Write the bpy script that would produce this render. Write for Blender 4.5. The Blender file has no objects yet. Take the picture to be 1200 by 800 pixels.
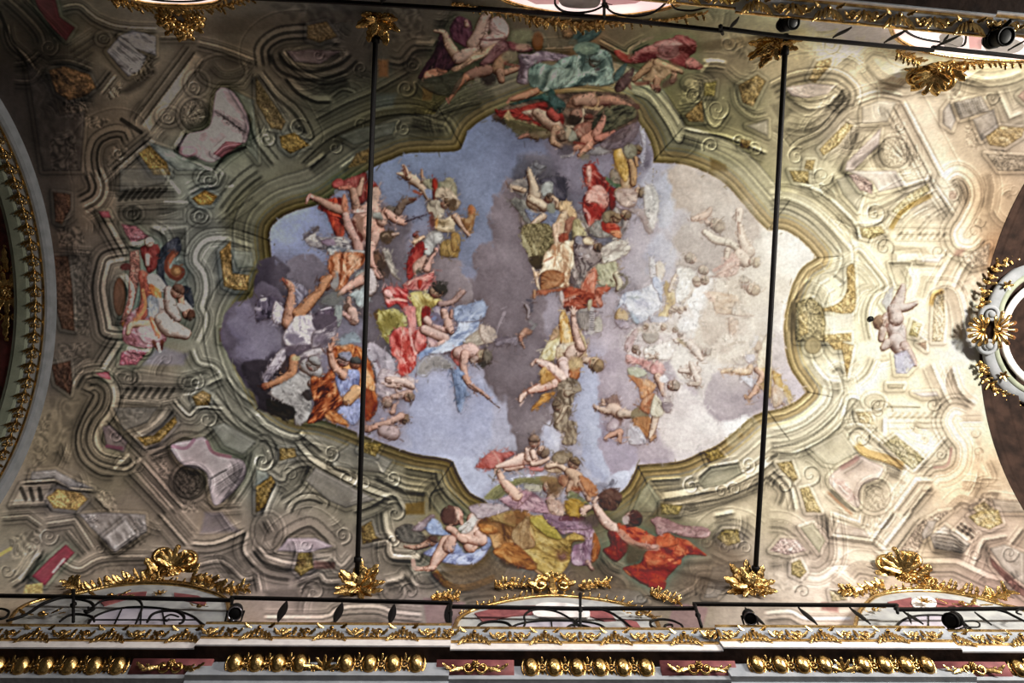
# ---------------------------------------------------------------- fresco painter
# The ceiling painting is computed as a colour field (numpy) in strokes, fills, folds and mouldings
# and stored as the paint colour of the vault's plaster.
import numpy as np, math
PW, PH = 1200, 800
CAN = np.zeros((PH, PW, 3), np.float32)
LAY = np.zeros((PH, PW), np.int16)           # which painted part a spot belongs to
FR = [0.0, 0.0, 1.0]
CUR = [0]
SAT = [1.0]
SHD = [1]
FOLD = [1]
def tile(ox, oy, s=4.0): FR[:] = [ox, oy, 1.0/s]
def layer(i): CUR[0] = i
def X_(pts): return np.array([(FR[0]+p[0]*FR[2], FR[1]+p[1]*FR[2]) for p in pts], np.float64)
def hx(c):
    if isinstance(c, str):
        v = np.array([int(c[i:i+2], 16) for i in (0, 2, 4)], np.float32); g = v@np.array([.3, .59, .11], np.float32)
        return g+(v-g)*SAT[0]
    return c
def spline(P, n=6, closed=False):
    P = np.asarray(P, float); m = len(P)
    if m < 3: return P
    out = []
    rng = range(m if closed else m-1)
    for i in rng:
        if closed: a, b, c, d = P[i-1], P[i], P[(i+1) % m], P[(i+2) % m]
        else: a, b, c, d = P[max(i-1, 0)], P[i], P[i+1], P[min(i+2, m-1)]
        t = np.linspace(0, 1, n, endpoint=False)[:, None]
        out.append(.5*((2*b)+(-a+c)*t+(2*a-5*b+4*c-d)*t*t+(-a+3*b-3*c+d)*t**3))
    out = np.concatenate(out)
    return out if closed else np.vstack([out, P[-1:]])
def box_(P, pad):
    x0 = int(max(0, math.floor(P[:, 0].min()-pad))); x1 = int(min(PW, math.ceil(P[:, 0].max()+pad)+1))
    y0 = int(max(0, math.floor(P[:, 1].min()-pad))); y1 = int(min(PH, math.ceil(P[:, 1].max()+pad)+1))
    if x1 <= x0 or y1 <= y0: return None
    gx, gy = np.meshgrid(np.arange(x0, x1)+.5, np.arange(y0, y1)+.5)
    return x0, x1, y0, y1, gx, gy
def pathdist(P, gx, gy, closed=False):
    """distance, sign (left/right) and arc parameter of the nearest point of a polyline"""
    best = np.full(gx.shape, 1e9); sg = np.zeros(gx.shape); ts = np.zeros(gx.shape)
    Q = np.vstack([P, P[:1]]) if closed else P
    seg = np.hypot(*(Q[1:]-Q[:-1]).T); L = max(seg.sum(), 1e-6); acc = 0
    for i in range(len(Q)-1):
        a, b = Q[i], Q[i+1]; d = b-a; l2 = d@d
        if l2 < 1e-9: continue
        t = np.clip(((gx-a[0])*d[0]+(gy-a[1])*d[1])/l2, 0, 1)
        ex = gx-a[0]-t*d[0]; ey = gy-a[1]-t*d[1]
        r = ex*ex+ey*ey; m = r < best
        best = np.where(m, r, best)
        sg = np.where(m, np.sign(d[0]*ey-d[1]*ex), sg)
        ts = np.where(m, (acc+t*seg[i])/L, ts); acc += seg[i]
    return np.sqrt(best), sg, ts
def inside(P, gx, gy):
    c = np.zeros(gx.shape, bool); n = len(P)
    for i in range(n):
        x0, y0 = P[i-1]; x1, y1 = P[i]
        if y0 == y1: continue
        k = ((y0 > gy) != (y1 > gy)) & (gx < (x1-x0)*(gy-y0)/(y1-y0)+x0)
        c ^= k
    return c
def put(bx, mask, col, lay=True):
    x0, x1, y0, y1 = bx[:4]; s = CAN[y0:y1, x0:x1]; m = mask[..., None].astype(np.float32)
    if isinstance(col, tuple): col = np.array(col, np.float32)/1.0; s[:] = s*(1+m*(col-1))
    elif isinstance(col, (int, float)): s[:] = s*(1+m*(col-1))
    else: s[:] = s*(1-m)+m*col
    if CUR[0] and lay: LAY[y0:y1, x0:x1][mask > .5] = CUR[0]
_nz = {}
def lattice(seed):
    if seed not in _nz: _nz[seed] = np.random.RandomState(seed).rand(257, 257).astype(np.float32)
    return _nz[seed]
def noise(x, y, seed=0, lin=False):
    g = lattice(seed % 23); xi = np.floor(x).astype(int); yi = np.floor(y).astype(int)
    fx = x-xi; fy = y-yi
    if not lin: fx = fx*fx*(3-2*fx); fy = fy*fy*(3-2*fy)
    a = g[yi % 256, xi % 256]; b = g[yi % 256, xi % 256+1]; c = g[yi % 256+1, xi % 256]; d = g[yi % 256+1, xi % 256+1]
    return (a*(1-fx)+b*fx)*(1-fy)+(c*(1-fx)+d*fx)*fy
def fbm(x, y, seed=0, o=4, lin=False):
    s = 0; a = .5; t = 0
    for k in range(o): s = s+a*noise(x*2**k+k*17.3, y*2**k+k*9.1, seed+k, lin); t += a; a *= .5
    return s/t
def ramp(v, cols):
    cols = np.array([hx(c) for c in cols]); n = len(cols)-1
    v = np.clip(v, 0, 1)*n; i = np.minimum(v.astype(int), n-1); f = (v-i)[..., None]
    return cols[i]*(1-f)+cols[i+1]*f
def shape(pts, sm, soft, n=6, pad=0):
    P = X_(pts); P = spline(P, n, True) if sm and (FOLD[0] or len(pts) > 7) else P
    bx = box_(P, soft+1+pad)
    if bx is None: return None
    d, _, _ = pathdist(P, bx[4], bx[5], True); ins = inside(P, bx[4], bx[5])
    sd = np.where(ins, d, -d)
    return bx, np.clip(sd/soft+.5, 0, 1), sd
def rims(bx, sd):
    """painted arris round an inset panel: light where the edge faces up-right, dark elsewhere"""
    gy_, gx_ = np.gradient(sd); lit = np.clip(.5+.9*(gx_*-.6+gy_*.7), 0, 1)
    for o, w, k in ((.3, .9, 0), (-2.4, .8, 1), (-4.6, .9, 0), (2.6, .8, 1)):
        g = np.exp(-((sd-o)/w)**2)
        put(bx, g*.5*(lit if k else 1-.6*lit), 1.2 if k else .66)
    put(bx, np.exp(-((sd+4)/5.0)**2)*.3*(1-lit), .55)
def F(pts, col, al=1.0, soft=1.3, sm=True):
    """flat or multiplied fill"""
    r = shape(pts, sm, soft, pad=12)
    if r:
        put(r[0], r[1]*al, hx(col))
        if not FOLD[0] and soft < 2.6 and al > .6: rims(r[0], r[2])
def D(pts, cols, ang=60, fr=.16, seed=1, rim=4.0, soft=1.7, al=1.0, sm=True, warp=3.0, st=.28, con=1.25):
    """drapery: folds run along ang (degrees, x right y down); cols dark..light"""
    r = shape(pts, sm, soft, pad=0 if FOLD[0] else 12)
    if not r: return
    bx, m, sd = r; gx, gy = bx[4], bx[5]; a = math.radians(ang); P_0 = (bx[0]*3+bx[2], 0)
    u = gx*math.cos(a)+gy*math.sin(a); v = -gx*math.sin(a)+gy*math.cos(a)
    w = v+warp*(fbm(u*.06, v*.06, seed+3, 2)-.5)*6
    f = fbm(u*fr*st, w*fr, seed, 3, True)
    f2 = 1-np.abs(2*noise(u*fr*st*2.2, w*fr*1.5, seed+7, True)-1)
    f3 = fbm(gx*.11, gy*.11, seed+11, 2, True)
    val = .5+con*((f-.5)*1.0+(f2-.5)*.26+(f3-.5)*.55)
    rs = np.random.RandomState(seed*7+int(abs(P_0[0]))); iy, ix = np.nonzero(m > .7); area = len(iy)
    for k in range(min(46, area//38) if area > 60 and FOLD[0] else 0):
        q = rs.randint(area); cx, cy = gx[iy[q], ix[q]], gy[iy[q], ix[q]]; b = a+rs.normal(0, .38); h = rs.uniform(2.5, 4+area**.5*.28); bend = rs.normal(0, .16)*h
        uu = (gx-cx)*math.cos(b)+(gy-cy)*math.sin(b); vv = -(gx-cx)*math.sin(b)+(gy-cy)*math.cos(b)-bend*(uu/h)**2
        w_ = rs.uniform(.55, 1.25); val = val+rs.choice([-.42, .34, -.3])*np.exp(-(vv/w_)**2)*np.clip(1.3-(uu/h)**2, 0, 1)
    edge = np.clip(sd/rim, 0, 1)
    gy_, gx_ = np.gradient(sd); val = val-.14*(1-edge)+.09*(1-edge)*(gx_*-.5+gy_*.7)
    put(bx, m*al*(1 if FOLD[0] else .8), ramp(val, cols))
    if not FOLD[0]:
        rims(bx, sd); c = hx(cols[-1])
        if c[0]-c[2] > 26: O(pts, .7, 1.2, .5, seed+3, .9, 2, len(pts) > 7)
    else: put(bx, np.exp(-((sd-.3)/.9)**2)*np.clip(.55-.5*(gx_*-.6+gy_*.7), .1, 1)*al*.8, (.62, .55, .52), False)
def L(pts, w, col, al=1.0, w2=None, sm=True, soft=1.0):
    P = X_(pts); P = spline(P, 6) if sm and len(P) > 2 else P
    wm = max(w, w2 or 0); bx = box_(P, wm/2+2)
    if bx is None: return
    d, _, t = pathdist(P, bx[4], bx[5])
    ww = w if w2 is None else w+(w2-w)*t
    c = np.minimum(1.0, ww)
    put(bx, np.clip((ww/2-d)/soft+.5, 0, 1)*al*c, hx(col))
def M(pts, prof, al=1.0, sm=True, closed=False, soft=1.2, cap=True):
    """moulding: list of (offset0, offset1, colour or factor), offsets in photo pixels to the right of the path"""
    P = X_(pts); P = spline(P, 6, closed) if sm else P
    mx = max(max(abs(a), abs(b)) for a, b, _ in prof); bx = box_(P, mx+20)
    if bx is None: return
    d, s, t = pathdist(P, bx[4], bx[5], closed); sd = d*s
    Lp = max(1.0, np.hypot(*(P[1:]-P[:-1]).T).sum()); endm = 1.0 if closed else np.clip(np.minimum(t, 1-t)*Lp/5.0, 0, 1)*((t > 1e-4) & (t < 1-1e-4))
    q = np.clip(d-mx, 0, None); sh = np.exp(-(q/9.0)**2)*np.where(sd > 0, .34, .0)*endm; s2 = np.exp(-(q/7.0)**2)*np.where(sd > 0, 0, .5)*endm
    if SHD[0] and not closed: put(bx, sh*al, .5); put(bx, s2*al, 1.13)
    if SHD[0] and not closed:
        for o, c in ((mx+1.8, 1.16), (mx+4.2, .84), (-mx-2.0, .84), (-mx-4.0, 1.14)): put(bx, np.exp(-((sd-o)/.75)**2)*endm*.7*al, c)
    for a, b, c in prof:
        if isinstance(c, float) and SHD[0]: c = 1+(c-1)*(.85 if c > 1 else .72)
        m = np.clip((sd-a)/soft+.5, 0, 1)*np.clip((b-sd)/soft+.5, 0, 1)
        put(bx, m*al*endm, hx(c))
def V(x, y, r, turns=1.6, d=1, a0=0, w=2.0, col=1.3, dark=.72, al=1.0):
    """volute"""
    n = int(18*turns)+6; k = np.linspace(0, 1, n)
    rr = r*(1-k)**.9+.06*r; th = math.radians(a0)+d*k*turns*2*math.pi
    s = 1/FR[2]
    P = [(x+q*math.cos(a), y+q*math.sin(a)) for q, a in zip(rr, th)]
    if dark: L([(px+w*.5*s, py+w*.55*s) for px, py in P], w*1.1, dark, al*.9, w*.5, sm=False)
    L(P, w, col, al, w*.5, sm=False)
def B(chain, col, lo=None, hi=None, al=1.0, lx=.5, ly=-.75, soft=1.1):
    """limb: tapered chain [(x,y,r),...] with rounded painted modelling; r in tile units"""
    c = hx(col); lo = hx(lo) if lo is not None else c*.5*np.array([1.04, .88, .8]); hi = hx(hi) if hi is not None else np.minimum(255, c*1.16+8)
    P = X_(chain); R = np.array([q[2]*FR[2] for q in chain]); 
    if len(P) > 2:
        Q = np.column_stack([P, R]); Q = spline(Q, 5); P = Q[:, :2]; R = Q[:, 2]
    bx = box_(P, R.max()+2)
    if bx is None: return
    gx, gy = bx[4], bx[5]; best = np.full(gx.shape, 1e9); nx = np.zeros(gx.shape); ny = nx.copy(); rr = nx.copy()+1
    for i in range(max(1, len(P)-1)):
        a = P[i]; b = P[min(i+1, len(P)-1)]; d = b-a; l2 = max(d@d, 1e-9)
        t = np.clip(((gx-a[0])*d[0]+(gy-a[1])*d[1])/l2, 0, 1)
        ex = gx-a[0]-t*d[0]; ey = gy-a[1]-t*d[1]; r = R[i]+t*(R[min(i+1, len(P)-1)]-R[i])
        q = np.hypot(ex, ey)-r; m = q < best
        best = np.where(m, q, best); nx = np.where(m, ex, nx); ny = np.where(m, ey, ny); rr = np.where(m, r, rr)
    k = (nx*lx+ny*ly)/np.maximum(rr, .5)
    e = np.clip(-best/np.maximum(rr, .5), 0, 1)
    v = np.clip(.52+.58*k-.3*(1-e)**3+.22*(fbm(gx*.16, gy*.16, 5, 2, True)-.5), 0, 1)
    put(bx, np.clip(-best/soft+.5, 0, 1)*al, ramp(v, [lo, c, hi]))
    put(bx, np.exp(-((best+.2)/.75)**2)*np.clip(.65-.5*k, .1, 1)*al*np.clip(rr/3, 0, 1), (.62, .5, .45), False)
def E(x, y, rx, ry, col, al=1.0, ang=0, soft=1.3):
    a = math.radians(ang); n = 20
    P = [(x+rx*math.cos(t)*math.cos(a)-ry*math.sin(t)*math.sin(a), y+rx*math.cos(t)*math.sin(a)+ry*math.sin(t)*math.cos(a)) for t in np.linspace(0, 2*math.pi, n, endpoint=False)]
    F(P, col, al, soft, sm=False)
def H(x, y, r, ang=-90, skin='c99a80', hair='4e3a30', cov=.55, face=None):
    """head: crown of the head points to ang; face looks out with features opposite the hair"""
    B([(x, y, r), (x+.01, y, r)], skin)
    a = math.radians(ang); ca, sa = math.cos(a), math.sin(a)
    hc = (x+ca*r*.55, y+sa*r*.55)
    B([(hc[0]-sa*r*.5, hc[1]+ca*r*.5, r*.55), (hc[0]+ca*r*.12, hc[1]+sa*r*.12, r*.72), (hc[0]+sa*r*.55, hc[1]-ca*r*.55, r*.5)], hair, al=.92)
    O([(hc[0]+math.cos(t)*r*.95, hc[1]+math.sin(t)*r*.8) for t in np.linspace(0, 5.6, 8)], .8, 1.15, 1.6/max(1.5, r*FR[2]), int(x) % 9, .8)
    b = face if face is not None else ang+180; b = math.radians(b)
    fx, fy = x+math.cos(b)*r*.30, y+math.sin(b)*r*.30
    px, py = -math.sin(b), math.cos(b)
    s = FR[2]
    for q in (-.36, .36): L([(fx+px*r*(q-.15), fy+py*r*(q-.15)), (fx+px*r*(q+.15), fy+py*r*(q+.15))], max(.8, r*s*.2), .55, .8)
    mx, my = x+math.cos(b)*r*.72, y+math.sin(b)*r*.72
    L([(mx-px*r*.2, my-py*r*.2), (mx+px*r*.2, my+py*r*.2)], max(.7, r*s*.16), '8a3f38', .7)
    L([(fx, fy), (fx+math.cos(b)*r*.25, fy+math.sin(b)*r*.25)], max(.7, r*s*.14), 1.2, .8)
def O(pts, dark, light, sc=.25, seed=1, al=1.0, soft=2.0, sm=True, thr=.5, sharp=5.0):
    """leafy relief ornament: curling light strokes over dark"""
    r = shape(pts, sm, soft)
    if not r: return
    bx, m, sd = r; gx, gy = bx[4], bx[5]
    sc = sc*.72; sharp = sharp*.75
    wx = fbm(gx*sc*.5, gy*sc*.5, seed, 2); wy = fbm(gx*sc*.5+40, gy*sc*.5, seed+5, 2)
    f = np.sin((gx*sc+5.5*wx)*2.1+3*wy*2)*np.sin((gy*sc+5.5*wy)*2.1+4*wx)
    v = np.clip(.5+f*sharp*.2, 0, 1)
    x0, x1, y0, y1 = bx[:4]; s = CAN[y0:y1, x0:x1]; base = s.copy()
    def cc(c): return base*(1+(c-1)*.75) if isinstance(c, (int, float)) else hx(c)
    col = cc(dark)*(1-v[..., None])+cc(light)*v[..., None]
    put(bx, m*al, col)
def K(pts, cols, sc=.03, seed=1, soft=14.0, al=1.0, lx=.5, ly=-.6, puff=14.0, ed=4.0):
    """cloud with billowing soft edges"""
    P = X_(pts); P = spline(P, 6, True); bx = box_(P, soft+10)
    if bx is None: return
    gx, gy = bx[4], bx[5]
    wx = gx+ed*6*(fbm(gx*.05, gy*.05, seed, 3)-.5); wy = gy+ed*6*(fbm(gx*.05+30, gy*.05, seed+4, 3)-.5)
    d, _, _ = pathdist(P, wx, wy, True); ins = inside(P, wx, wy); sd = np.where(ins, d, -d)
    gyy, gxx = np.gradient(sd); e = np.exp(-np.clip(sd, 0, None)/puff)
    v = .45+1.0*(fbm(gx*sc, gy*sc, seed+2, 4)-.5)-e*(gxx*lx+gyy*ly)*.35
    put(bx, np.clip(sd/soft+.5, 0, 1)*al, ramp(v, cols))
def IDW(samples, p=4.2):
    gx, gy = np.meshgrid(np.arange(0, PW, 4)+2., np.arange(0, PH, 4)+2.); acc = np.zeros(gx.shape+(3,)); ws = np.zeros(gx.shape)
    for x, y, c in samples:
        w = 1/((gx-x)**2+(gy-y)**2+500)**(p/2); acc += w[..., None]*hx(c); ws += w
    a = acc/ws[..., None]
    return np.repeat(np.repeat(a, 4, 0), 4, 1)[:PH, :PW].astype(np.float32)
def wings(x, y, tips, col, w=14):
    for i, (tx, ty) in enumerate(tips):
        mx, my = (x+tx)/2+(ty-y)*.12, (y+ty)/2-(tx-x)*.12
        B([(x, y, w), (mx, my, w*.9), (tx, ty, w*.25)], col)
        L([(x, y), (mx, my), (tx, ty)], 1.0, .75, .6)
def putto(x, y, s, ang, skin='d2ac92', hair='6b5343', pose=0, wing=None):
    """small flying child: ang = direction from hips to head"""
    a = math.radians(ang); c, sn = math.cos(a), math.sin(a)
    def q(u, v): return (x+s*(u*c-v*sn), y+s*(u*sn+v*c))
    def ch(*l): return [q(u, v)+(r*s,) for u, v, r in l]
    if wing: B(ch((.45, -.1, .2), (.75, -.75, .18), (.4, -1.15, .05)), wing); B(ch((.45, .1, .2), (.6, .7, .16), (.2, 1.0, .05)), wing)
    legs = [(((0, -.15, .22), (-.55, -.4, .17), (-1.05, -.15, .1), (-1.25, -.2, .09)), ((0, .15, .22), (-.5, .4, .18), (-.9, .75, .1), (-1.1, .8, .08))),
            (((0, -.15, .22), (-.35, -.6, .17), (-.9, -.55, .1), (-1.1, -.6, .08)), ((0, .15, .22), (-.6, .25, .17), (-1.2, .15, .1), (-1.4, .2, .08))),
            (((0, -.1, .22), (.15, -.65, .18), (-.4, -.75, .1), (-.6, -.8, .08)), ((0, .15, .22), (-.5, .25, .18), (-.75, -.25, .1), (-.95, -.3, .08)))][pose]
    arms = [(((.55, -.25, .13), (.7, -.65, .1), (1.05, -.85, .08)), ((.55, .25, .13), (.35, .65, .1), (.6, .95, .08))),
            (((.55, -.25, .13), (.95, -.5, .1), (1.3, -.35, .08)), ((.55, .25, .13), (.8, .6, .1), (1.2, .65, .08))),
            (((.55, -.25, .13), (.2, -.6, .1), (.4, -.9, .08)), ((.55, .25, .13), (.9, .45, .1), (1.25, .3, .08)))][pose]
    B(ch(*legs[0]), skin); B(ch(*arms[1]), skin)
    B(ch((0, 0, .3), (.3, 0, .3), (.58, 0, .27)), skin)
    B(ch(*legs[1]), skin); B(ch(*arms[0]), skin)
    hx_, hy_ = q(.95, 0)
    H(hx_, hy_, .27*s, ang, skin, hair)

def m5(w, a=.72, b=1.26, c=.88): return [(-w, -.62*w, a), (-.62*w, -.2*w, b), (-.2*w, .15*w, c), (.15*w, .6*w, (1+b)/2), (.6*w, w, a)]
def mm(pts, w=4, a=.72, b=1.26, c=.88, **k): M(pts, m5(w, a, b, c), **k)
def ln(pts, a=.7, b=1.25, w=1.4, sm=True, al=1.0):
    """fine painted arris: a dark line with a light line beside it"""
    M(pts, [(-w, 0, a), (0, w, b)], al, sm)
def scum(scale, amp, seed):
    gx, gy = np.meshgrid(np.arange(PW)+.5, np.arange(PH)+.5)
    CAN[:] *= (1+amp*(fbm(gx*scale, gy*scale, seed, 3, True)-.5))[..., None].astype(np.float32)
def jitter(amp=1.2, sc=.17, seed=3):
    gx, gy = np.meshgrid(np.arange(PW).astype(float), np.arange(PH).astype(float))
    dx = amp*4*(fbm(gx*sc, gy*sc, seed, 2, True)-.5); dy = amp*4*(fbm(gx*sc+50, gy*sc, seed+6, 2, True)-.5)
    x = np.clip(gx+dx, 0, PW-1.001); y = np.clip(gy+dy, 0, PH-1.001); xi = x.astype(int); yi = y.astype(int); fx = (x-xi)[..., None]; fy = (y-yi)[..., None]
    c = CAN.copy()
    CAN[:] = (c[yi, xi]*(1-fx)+c[yi, np.minimum(xi+1, PW-1)]*fx)*(1-fy)+(c[np.minimum(yi+1, PH-1), xi]*(1-fx)+c[np.minimum(yi+1, PH-1), np.minimum(xi+1, PW-1)]*fx)*fy

def boxblur(a, r):
    for ax in (0, 1):
        p = np.concatenate([np.repeat(np.take(a, [0], ax), r+1, ax), a, np.repeat(np.take(a, [-1], ax), r, ax)], ax)
        c = np.cumsum(p.astype(np.float64), ax); n = a.shape[ax]
        a = ((np.take(c, range(2*r+1, 2*r+1+n), ax)-np.take(c, range(0, n), ax))/(2*r+1)).astype(np.float32)
    return a
def crisp(r, k, only=None):
    b = boxblur(boxblur(CAN, r), r); m = 1.0 if only is None else boxblur((LAY == only).astype(np.float32)[..., None], 1)
    CAN[:] = np.clip(CAN+(CAN-b)*k*m*(1-.35*np.clip((np.arange(PW)-780)/200, 0, 1))[None, :, None], 3, 255)


SAT[0] = .92
# ---- stone ground tone of the painted architecture
CAN[:] = IDW([(float(x), float(y), c) for x, y, c in [tuple(q.split(',')) for q in '''
20,20,3a3226|60,60,2e281f|100,40,524939|170,50,5d5547|160,95,564d3f|60,140,2b241e|120,150,463d31|215,110,645b4d|235,60,544a3c|280,55,463d2f|280,120,57503f|
340,60,40382c|400,60,352f27|400,120,3a3a2e|440,140,3b3a2b|500,60,3f372b|520,130,39351f|60,230,3a322b|110,240,584c3f|160,230,4d493f|230,210,676a5f|280,170,5c5e50|
60,300,3b3028|90,320,4a443d|130,300,5f564b|240,280,70736a|215,300,70726a|290,260,5c5b45|60,430,4b443c|100,480,5d5546|60,520,6b6250|170,440,70695c|250,430,777769|
60,580,736a5e|130,560,6c6452|150,600,746a5c|200,560,675b51|240,600,7c7063|280,540,6b6d61|60,640,7d7467|100,660,7a7062|250,680,7d746a|330,560,7a7769|340,640,857a6f|
400,560,7b7666|450,580,777464|400,680,81786c|500,560,6e664a|480,650,857c6c|520,690,867b6b|600,60,4e4434|700,40,554935|800,40,62573e|780,130,5d5a3d|850,60,6a6048|
860,130,6d6a4b|930,60,7d7255|980,60,a2977a|1000,150,b5aa8c|1080,130,b9ab92|1150,60,b0a180|1150,160,a8987c|920,150,8a8465|850,180,77744f|900,220,8f8c68|960,220,aaa684|
960,260,b3ad8a|1040,260,cfc6a2|1100,230,d9cfb3|1130,300,ddd2b0|1000,320,d5d2ae|980,370,d3d1ad|1060,340,dad5b3|1130,400,e5dec6|940,380,a69e70|1000,450,dbd8b6|
960,520,c5c1a1|1050,480,d8cfaa|1100,520,e0d6b8|1130,560,c9ac88|1150,620,b7a08b|1000,580,cfc2a4|950,640,cbb9a4|1050,620,c9baa0|1080,650,a8967a|900,600,b0a68a|
850,600,a39a80|870,650,9f9482|800,680,8a7b6a|930,690,bdb09c|1180,680,a58c7c|620,690,8c7a66|730,600,7f7350|700,690,7d6e5c|1150,230,a9916f|1165,300,8a6848|
1170,640,a38d7c|1140,340,cfc1a8|1140,450,d2c4ab|1190,120,a69a80|1190,30,a89a80|20,120,332c26|
20,640,77705f|200,700,857c70|1100,700,a89684|900,715,9c9080|330,715,857a72|500,715,857a72'''.replace('\n', '').split('|')]])
# ---- outline of the painted sky
SKY = [(435,197),(460,186),(480,179),(532,177),(541,171),(550,152),(565,140),(585,130),(640,112),(700,112),(738,128),(750,145),(760,160),(766,178),(766,190),(800,192),(828,202),
 (850,215),(870,237),(887,257),(900,270),(918,269),(936,279),(950,292),(958,302),(942,312),(932,327),(925,347),(920,370),(919,390),(921,412),(927,432),(937,447),(946,459),(932,471),(914,479),
 (900,482),(882,488),(860,507),(840,522),(820,531),(795,541),(747,545),(740,561),(727,577),(680,600),(600,604),(565,585),(550,576),(538,558),(531,541),(520,537),(487,532),(450,520),(425,510),
 (400,500),(375,492),(345,488),(322,474),(310,465),(299,442),(289,420),(282,395),(284,370),(303,340),(318,305),(316,283),(317,267),(330,254),(345,247),(375,238),(405,218)]
def smooth_outline():
    cor = {(541,171), (766,190), (900,270), (958,302), (946,459), (900,482), (747,545), (531,541), (318,305), (316,283)}
    n = len(SKY); st = [i for i in range(n) if SKY[i] in cor]; out = []
    for a, b in zip(st, st[1:]+[st[0]+n]):
        seg = [SKY[i % n] for i in range(a, b+1)]
        out += [tuple(q) for q in spline(seg, 4)[:-1]]
    SKY[:] = out
smooth_outline()
def skyfill():
    P = np.array(SKY, float); Q = []
    bx = box_(P, 2); ins = inside(P, bx[4], bx[5]); d, _, _ = pathdist(P, bx[4], bx[5], True)
    m = np.clip(np.where(ins, d, -d)/1.3+.5, 0, 1)
    S = IDW([(float(x), float(y), c) for x, y, c in [q.strip().split(',') for q in '''
360,270,8189a8|330,265,8b93b0|400,240,7b829c|470,190,6a7389|500,200,6b7389|560,160,6a7188|600,160,676c82|620,190,666a80|590,230,71788e|590,270,777c90|540,290,777d92|550,250,747b90|
545,370,8a86a0|440,330,77727e|460,290,7c7580|500,300,7e7681|300,400,6a5d6c|330,330,5d5560|430,440,8c8494|450,470,8f8898|520,420,a3a5bb|500,450,a8abc0|540,470,a5a7bd|580,500,a8a6b8|
520,510,a4a7bf|560,550,b0b4cb|570,570,b6bad2|620,520,a9a6b4|650,500,9a8c90|600,430,93888f|560,380,8f828a|600,340,82757b|640,230,5d5660|690,160,6f6878|730,180,8a8490|745,160,98939e|
760,220,a9a7b0|780,210,a9a4ae|780,260,b2acb9|775,300,b0abba|830,225,b3a494|800,280,b4a398|860,260,c3b19f|880,300,e6d8c3|930,290,fff8ea|905,290,fdf3e0|900,340,f3e4c8|870,360,e9d6b8|
910,380,efe3d2|900,430,d8cac2|925,400,dccdc6|860,400,e8d9c6|850,440,eadfd0|800,420,e9dfd0|810,370,e0d3c6|760,360,ccc3c8|730,330,bbaeb4|720,400,b9a9ac|730,440,b5a5a8|700,430,a8a5b8|
690,480,a9abc2|700,520,b2b1c4|720,560,bfc0d3|760,520,c3b4b8|800,500,d6c8c2|840,500,e0d5cc|880,470,c3b3b0|860,460,b9a9a8|800,530,d8ccc8|700,370,afa2a6|650,430,8d8186|660,560,b5b2c2|
910,450,cfc0be|940,455,d2c6c8|700,300,a39a9f|740,290,a99fa8|640,160,6a6a7c|470,240,727a91'''.replace('\n', '').split('|')]], 4.0)
    gx, gy = np.meshgrid(np.arange(PW)+.5, np.arange(PH)+.5)
    S *= (1+.16*(fbm(gx*.035, gy*.05, 2, 4)-.5))[..., None]
    x0, x1, y0, y1 = bx[:4]
    s = CAN[y0:y1, x0:x1]; s[:] = s*(1-m[..., None])+S[y0:y1, x0:x1]*m[..., None]
    LAY[y0:y1, x0:x1][m > .5] = 1
    return m, bx

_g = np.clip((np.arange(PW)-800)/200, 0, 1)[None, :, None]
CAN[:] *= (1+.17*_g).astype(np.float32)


SAT[0] = .84
# ---- clouds
skyfill()
layer(2); FR[:] = [0, 0, 1]
K([(600,190),(640,178),(665,200),(670,240),(650,262),(618,268),(600,240)], ['4a4a54','5d5860','6e6870'], seed=4, soft=8)
K([(690,120),(735,140),(760,175),(752,200),(735,250),(700,260),(650,200),(640,150)], ['5a525c','766d78','8d8590'], seed=6, soft=10)
K([(575,235),(590,215),(606,212),(614,235),(625,275),(640,330),(640,400),(650,450),(640,500),(610,545),(600,500),(590,470),(570,450),(560,400),(548,385),(540,360),(545,330),(560,320),(556,308),(562,290),(575,280),(572,255)],
  ['66595c','7d7074','938688'], seed=9, soft=4, puff=9)
K([(425,240),(450,245),(480,255),(482,300),(475,330),(480,360),(475,400),(440,450),(425,420),(420,350),(425,300)], ['5a5258','70666c','867c84'], seed=12, soft=8)
K([(505,310),(525,298),(545,305),(552,330),(545,365),(520,350),(505,340)], ['75696c','877a7c','968a8a'], seed=14, soft=4, puff=6)
# right, pale clouds
K([(780,200),(810,195),(850,215),(880,245),(898,270),(880,290),(860,300),(840,275),(800,250),(785,240)], ['a08d7e','b5a393','cbbcac'], seed=28, soft=7)
K([(795,262),(820,255),(845,275),(850,300),(830,315),(800,320),(790,300)], ['93837a','ab9b90','bdafa4'], seed=30, soft=5)
K([(745,255),(765,245),(770,300),(760,330),(745,345),(725,340),(705,330),(700,290),(720,270)], ['948a90','a89ea4','bfb2b6'], seed=33, soft=6)
K([(790,380),(830,350),(870,360),(900,380),(890,420),(850,425),(810,410)], ['cbb79f','dfcfb8','f0e4d0'], seed=34, soft=12)
K([(820,365),(850,350),(870,370),(868,398),(845,412),(822,395)], ['b7a18c','c8b49e','dcccb6'], seed=37, soft=5)
K([(832,448),(850,438),(880,440),(905,455),(915,470),(895,478),(880,486),(860,502),(838,490),(828,470)], ['9f9094','b3a5a6','c8bab6'], seed=38, soft=4, puff=8)
K([(735,395),(755,420),(780,430),(800,440),(815,470),(800,500),(785,520),(790,540),(750,545),(728,535),(708,510),(698,480),(700,450),(705,425),(725,400)], ['a3939c','b8a9ae','cfc2c2'], seed=40, soft=5)
K([(700,490),(720,500),(745,520),(745,543),(738,552),(718,558),(705,540),(700,515)], ['958899','a99cab','b8acb6'], seed=44, soft=3, ed=2)
K([(634,503),(648,495),(660,510),(658,535),(640,530)], ['b3b3c6','c6c5d3','d0cfda'], seed=46, soft=4)
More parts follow.
